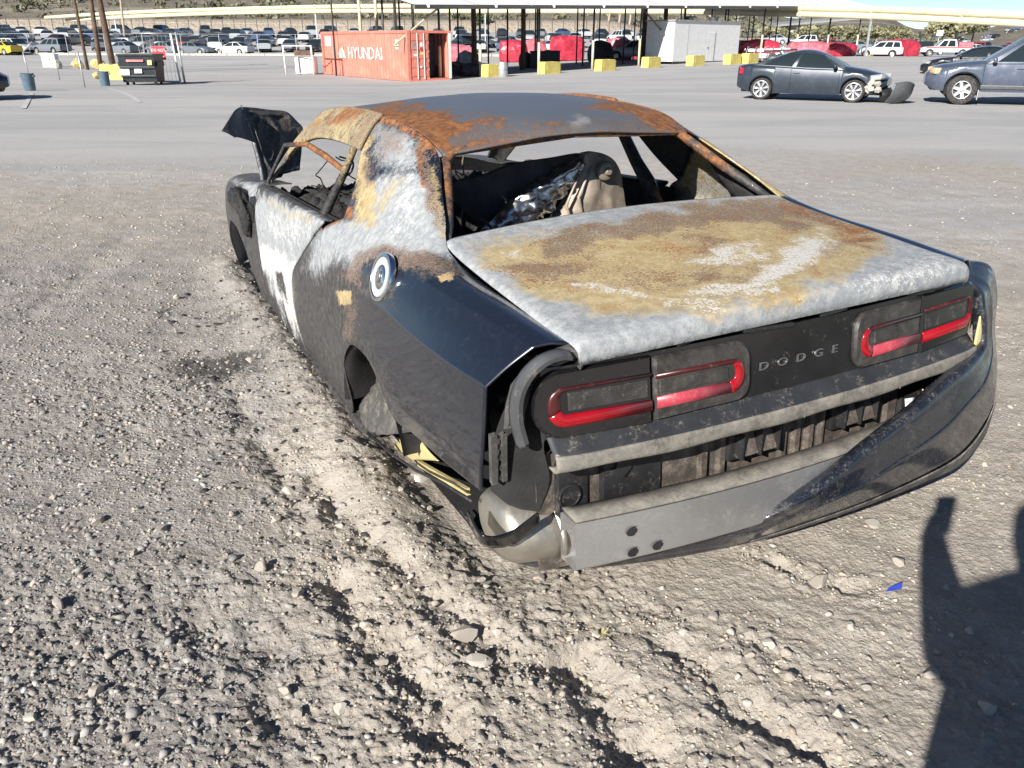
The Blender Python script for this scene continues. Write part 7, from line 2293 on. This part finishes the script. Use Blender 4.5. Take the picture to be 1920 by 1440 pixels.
# pale graded tracks cut along the slope
sp_ = b.n('ShaderNodeSeparateXYZ'); b.l(b.tc(), sp_.inputs[0])
trk = b.math('ADD', sp_.outputs[2], b.math('MULTIPLY', n1, 2.0))
for zc in (8.6, 12.6, 19.0):
    w = b.math('ABSOLUTE', b.math('SUBTRACT', trk, zc))
    c = b.mix(b.math('MULTIPLY', b.ramp(w, .55, .2), .75), c, (.34, .30, .24))
bank = b.ramp(sp_.outputs[1], 176, 168)
c = b.mix(bank, c, (.37, .315, .245))
b.set(color=c, rough=.95, spec=.1)
b.bump(b.math('ADD', n3, n2), .8, .6)
MAT['hillside'] = b.m
xs_ = np.linspace(-1.0, 1.05, 200); ys_h = np.concatenate([np.linspace(160, 260, 40), np.linspace(265, 1500, 70)])
HX = xs_[None, :] * ys_h[:, None]; HY = np.repeat(ys_h[:, None], len(xs_), 1)
HZ = hill_z(HX, HY) + np.array(base_z(HX, HY)) * 0 
HZ = np.where(HY < 166, HZ - (166 - HY) * .5 - .5, HZ) + 2.6 * (1 - sst(.3, .5, HX / HY)) 
V, F = gridmesh(np.stack([HX, HY, HZ], -1), flip=True)
hill = npmesh('hills', V, F, 'hillside'); tag(hill, kind='structure')
def hz(x, y):
    return float(hill_z(np.array(x), np.array(y)) + 2.6 * (1 - sst(.3, .5, x / y)))
# scrub: leaf clumps scattered over the slope
rs = np.random.RandomState(3)
b = NB('scrub')
at_ = b.n('ShaderNodeAttribute', attribute_name='tone'); b.set(color=at_.outputs['Color'], rough=.9, spec=.1); MAT['scrub'] = b.m
def clumps(P, R, tone, leaves=22, seed=0):
    """each clump is a handful of leaf faces spread through its volume"""
    r = np.random.RandomState(seed); n = len(P)
    c = r.randn(n, leaves, 3); c /= np.linalg.norm(c, axis=2, keepdims=True); c *= (r.rand(n, leaves, 1) ** .4) * np.array([1, 1, .75])
    ctr = P[:, None] + c * R[:, None, None]
    a = r.randn(n, leaves, 3); a /= np.linalg.norm(a, axis=2, keepdims=True)
    b_ = np.cross(a, r.randn(n, leaves, 3)); b_ /= np.linalg.norm(b_, axis=2, keepdims=True)
    s = (R[:, None, None] * (.22 + .2 * r.rand(n, leaves, 1)))
    q = np.stack([ctr - a * s - b_ * s * .6, ctr + a * s - b_ * s * .5, ctr + a * s * .7 + b_ * s * .7, ctr - a * s * .6 + b_ * s * .6], 2).reshape(-1, 3)
    F = np.arange(len(q)).reshape(-1, 4)
    t = np.repeat((tone[:, None] * (.75 + .5 * r.rand(n, leaves, 1))).reshape(-1, 3), 4, 0)
    return q, F, t
N = 2600
yy_ = 172 * np.exp(rs.rand(N) * math.log(420 / 172)); xx_ = (rs.rand(N) * 1.25 - .75) * yy_
keep_ = fbm(xx_ * .03, yy_ * .03, 3, 44) > -.25
xx_, yy_ = xx_[keep_], yy_[keep_]
R_ = .5 + 1.2 * rs.rand(len(xx_)) * (yy_ / 250)
P_ = np.stack([xx_, yy_, hill_z(xx_, yy_) + 2.6 * (1 - sst(.3, .5, xx_ / yy_)) + R_ * .45], -1)
tn = np.array([[.15, .155, .11]]) * (.7 + .7 * rs.rand(len(xx_), 1)) + np.array([[.03, .015, .0]]) * rs.rand(len(xx_), 1)
q, F, t = clumps(P_, R_, tn, 16, 5)
sc_ = npmesh('hillside_scrub', q, F, 'scrub', smooth=False); tag(sc_, 'grey green scrub covering the hillside', 'scrub', kind='stuff')
ca = sc_.data.color_attributes.new('tone', 'FLOAT_COLOR', 'POINT'); ca.data.foreach_set('color', np.concatenate([t, np.ones((len(t), 1))], 1).astype(np.float32).ravel())
def tree(px, py, Y, h, w, label, tone, seed, bare=False, group=None):
    g = at_y(px, py, Y); z0 = g[2]
    o = empty('tree', label, 'tree', (g[0], g[1], z0), group=group)
    r = np.random.RandomState(seed)
    mb = MB(); mb.tube([(0, 0, -1.0), (.05 * h, 0, h * .3), (0, .03 * h, h * .62)], [.05 * h, .035 * h, .015 * h], 6)
    for k in range(5 if not bare else 9):
        a = r.rand() * 6.28; mb.tube([(0, 0, h * (.2 + .06 * k)), (math.cos(a) * w * .35, math.sin(a) * w * .3, h * (.5 + .06 * k))], [.018 * h, .006 * h], 5)
    mb.build('trunk', 'bare_wood' if bare else 'bark', o)
    if not bare:
        n = 46; d = r.randn(n, 3); d /= np.linalg.norm(d, axis=1, keepdims=True); d *= (r.rand(n, 1) ** .45)
        C_ = d * np.array([w / 2, w / 2, h * .36]) + np.array([0, 0, h * .60])
        tn = np.array([tone]) * (.6 + .8 * r.rand(n, 1))
        q, F, t = clumps(C_, np.full(n, w * .13), tn, 26, seed)
        cr_ = npmesh('crown', q, F, 'scrub', o, smooth=False)
        ca = cr_.data.color_attributes.new('tone', 'FLOAT_COLOR', 'POINT'); ca.data.foreach_set('color', np.concatenate([t, np.ones((len(t), 1))], 1).astype(np.float32).ravel())
    return o
tree(902, 60, 168, 3.6, 3.4, 'single green tree on the bank behind the canopy', (.075, .10, .045), 1)
for k, (px, w, lb) in enumerate(((1448, 7, 'yellow green shrub left of the small far roof'), (1520, 9, 'yellow green shrub under the small far roof'), (1560, 9, 'olive shrub right of the small far roof'), (1600, 8, 'olive shrub behind the last canopy post'), (1640, 8, 'olive shrub above the white SUV'), (1675, 8, 'olive shrub above the first large red load'), (1765, 9, 'tall olive shrub behind the white pickup'), (1790, 10, 'largest olive shrub behind the white pickup'), (1822, 7, 'olive shrub right of the white pickup'))):
    tree(px, 74, 165, 2.1 if k < 6 else 3.6, w * .7, lb, (.23, .22, .13), 20 + k)
for k, (px, py, lb) in enumerate(((1140, 42, 'bare pale tree on the bank, leftmost of the bare group'), (1160, 42, 'second bare pale tree of the group on the bank'), (1180, 42, 'third bare pale tree of the group on the bank'), (1205, 42, 'bare pale tree just left of the office roof'), (1330, 42, 'bare pale tree above the office roof'))):
    tree(px, py, 172, 5.2, 3.2, lb, (.1, .1, .1), 50 + k, bare=True)
# fence along the bank behind the lot
fe = empty('lot_fence', 'long post and wire fence on the bank behind the far lot', 'fence', (0, 0, 0))
pm = None
n = 0
x = -118.0
while x < 45:
    z0 = bz(x, 160.0) - .2
    tp = bpy.data.objects.new('post', pm) if pm else None
    if tp is None:
        mb = MB(); mb.tube([(0, 0, 0), (0, 0, 2.3)], .06, 6); tp = mb.build('post', 'steel_dark', fe); pm = tp.data
    else:
        COL.objects.link(tp); tp.parent = fe
    tp.location = (x, 160.0, z0); x += 2.05; n += 1
for h in (.6, 1.4, 2.25):
    mb = MB(); mb.tube([(-118, 160, bz(-118, 160) - .2 + h), (45, 160, bz(45, 160) - .2 + h)], .018, 4); mb.build('wire', 'galvanised', fe)
# light posts and wires of the near chain link line in front of the lot
fe2 = empty('front_lot_fence', 'thin galvanised chain link fence line in front of the far lot', 'fence', (0, 0, 0))
for k in range(17):
    x = -70 + k * 4.2; mb = MB(); mb.tube([(x, 96.5, bz(x, 96.5)), (x, 96.5, bz(x, 96.5) + 2.2)], .04, 6); mb.build('post', 'galvanised', fe2)
for h in (.1, 2.18):
    mb = MB(); mb.tube([(-70, 96.5, h), (-2.8, 96.5, h)], .015, 4); mb.build('rail', 'galvanised', fe2)
# low pale kerb in front of the lot
mb = MB(); mb.box((-45, 97.6, .10), (96, .8, .24)); kb = mb.build('lot_kerb', 'cream_junk'); tag(kb, 'low pale kerb running along the front of the far lot', 'kerb')
# small distant roof and clusters of far vehicles on the right
q = at_y(1520, 62, 260); o = empty('far_shed', 'distant tan shed with a long sloped roof beyond the canopy', 'building', (q[0], q[1], q[2]))
mb = MB(); mb.box((0, 0, 0), (16, 6, 4)); mb.build('wall', 'cream_junk', o)
mb = MB(); V = [(-12, -5, 1.6), (12, -5, 3.6), (12, 5, 4.2), (-12, 5, 2.2)]; mb.add(V + [(a, b_, c_ + .5) for a, b_, c_ in V], [(3, 2, 1, 0), (4, 5, 6, 7), (0, 1, 5, 4), (1, 2, 6, 5), (2, 3, 7, 6), (3, 0, 4, 7)]); mb.build('roof', 'debris_grey', o)
for k in range(26):
    px = 1590 + rnd.random() * 330; py = 50 + rnd.uniform(-2, 3); Yd = 320 + rnd.uniform(0, 60)
    q = at_y(px, py, Yd); park(q[0], q[1], rnd.uniform(0, 6.28), 'on the distant slope at the right', 'vehicles on the distant slope', z=hz(q[0], q[1]) - .1)
# person holding the phone: stands behind the viewpoint and casts the shadow at the right
simple('cloth_dark', (.05, .055, .07), .9); simple('skin', (.45, .30, .22), .6)
PX, PY_ = .10, -.50
pe = empty('person', 'person in dark clothes standing on the dirt holding up a phone', 'person', (PX, PY_, 0))
me = bpy.data.meshes.new('body'); vs = []; es = []; rr = []
def joint(p, r, prev=None):
    vs.append(p); rr.append(r)
    if prev is not None: es.append((prev, len(vs) - 1))
    return len(vs) - 1
pel = joint((-.02, 0, .98), .25); ch1 = joint((-.01, .0, 1.20), .21, pel); ch2 = joint((0, 0, 1.43), .19, ch1); nk = joint((0, .03, 1.56), .07, ch2); hd1 = joint((0, .05, 1.65), .09, nk); hd2 = joint((0, .05, 1.76), .095, hd1); joint((0, .04, 1.83), .05, hd2)
for s in (-1, 1):
    hp_ = joint((s * .14, 0, .88), .15, pel); kn = joint((s * .18, .03, .50), .11, hp_); ak = joint((s * .19, 0, .09), .06, kn); joint((s * .21, .17, .04), .05, ak)
    sh = joint((s * .19, .03, 1.45), .10, ch2)
    if s > 0:
        el = joint((.27, .0, 1.15), .07, sh); wr_ = joint((.28, .06, .90), .045, el); pa = joint((.28, .08, .80), .035, wr_)
        for k in range(4): a = joint((.28, .05 + k * .02, .74), .010, pa); joint((.27, .055 + k * .02, .70), .008, a)
        t_ = joint((.27, .12, .78), .011, pa); joint((.26, .135, .75), .009, t_)
        continue
    el = joint((-.17, .14, 1.26), .09, sh); wr_ = joint((s * .055 - PX, .34, 1.42), .055, el); pa = joint((s * .05 - PX, .42, 1.50), .034, wr_)
    for k in range(4): a = joint((s * .045 - PX, .440, 1.475 + k * .022), .010, pa); joint((s * .015 - PX, .458, 1.475 + k * .022), .008, a)
    t_ = joint((s * .05 - PX, .405, 1.545), .011, pa); joint((s * .03 - PX, .41, 1.57), .009, t_)
me.from_pydata(vs, es, []); bo = bpy.data.objects.new('body', me); COL.objects.link(bo); bo.parent = pe; me.materials.append(MAT['cloth_dark'])
sk = bo.modifiers.new('skin', 'SKIN'); me.skin_vertices.new() if not me.skin_vertices else None
for i, v in enumerate(me.skin_vertices[0].data): v.radius = (rr[i], rr[i])
me.skin_vertices[0].data[0].use_root = True
bo.modifiers.new('sub', 'SUBSURF').levels = 1
mb = MB(); mb.box((-PX, .455, 1.535), (.075, .009, .155), bev=.004); ph = mb.build('phone', 'gloss_black', None); ph.location = (PX, PY_, 0); tag(ph, 'black phone held up in front of the person', 'phone')
# small litter on the dirt
g = gz(1660, 1115); o = mk('plastic_scrap', [(0, 0, .01), (.05, .01, .012), (.06, .03, .02), (.03, .02, .016), (.012, .012, .012)], [(0, 1, 2, 3, 4)], simple('blue_plastic', (.04, .07, .45), .4), None, smooth=False); o.location = (g[0], g[1], float(ground_z(np.array([g[0]]), np.array([g[1]]))[0]) + .004); o.modifiers.new('t', 'SOLIDIFY').thickness = .003
tag(o, 'small torn scrap of blue plastic on the smooth dirt', 'scrap')
g = gz(1128, 1195); gb = MB()
for k in range(26):
    a = rnd.uniform(0, 6.28); l = rnd.uniform(.015, .035); gb.tube([(0, 0, 0), (math.cos(a) * l * .5, math.sin(a) * l * .5, l * .7), (math.cos(a) * l, math.sin(a) * l, l * .8)], [.0012, .001, .0003], 3)
o = gb.build('dry_grass_tuft', simple('dry_grass', (.42, .36, .18), .9)); o.location = (g[0], g[1], float(ground_z(np.array([g[0]]), np.array([g[1]]))[0])); tag(o, 'tiny dry grass tuft in the dirt behind the bumper', 'grass')
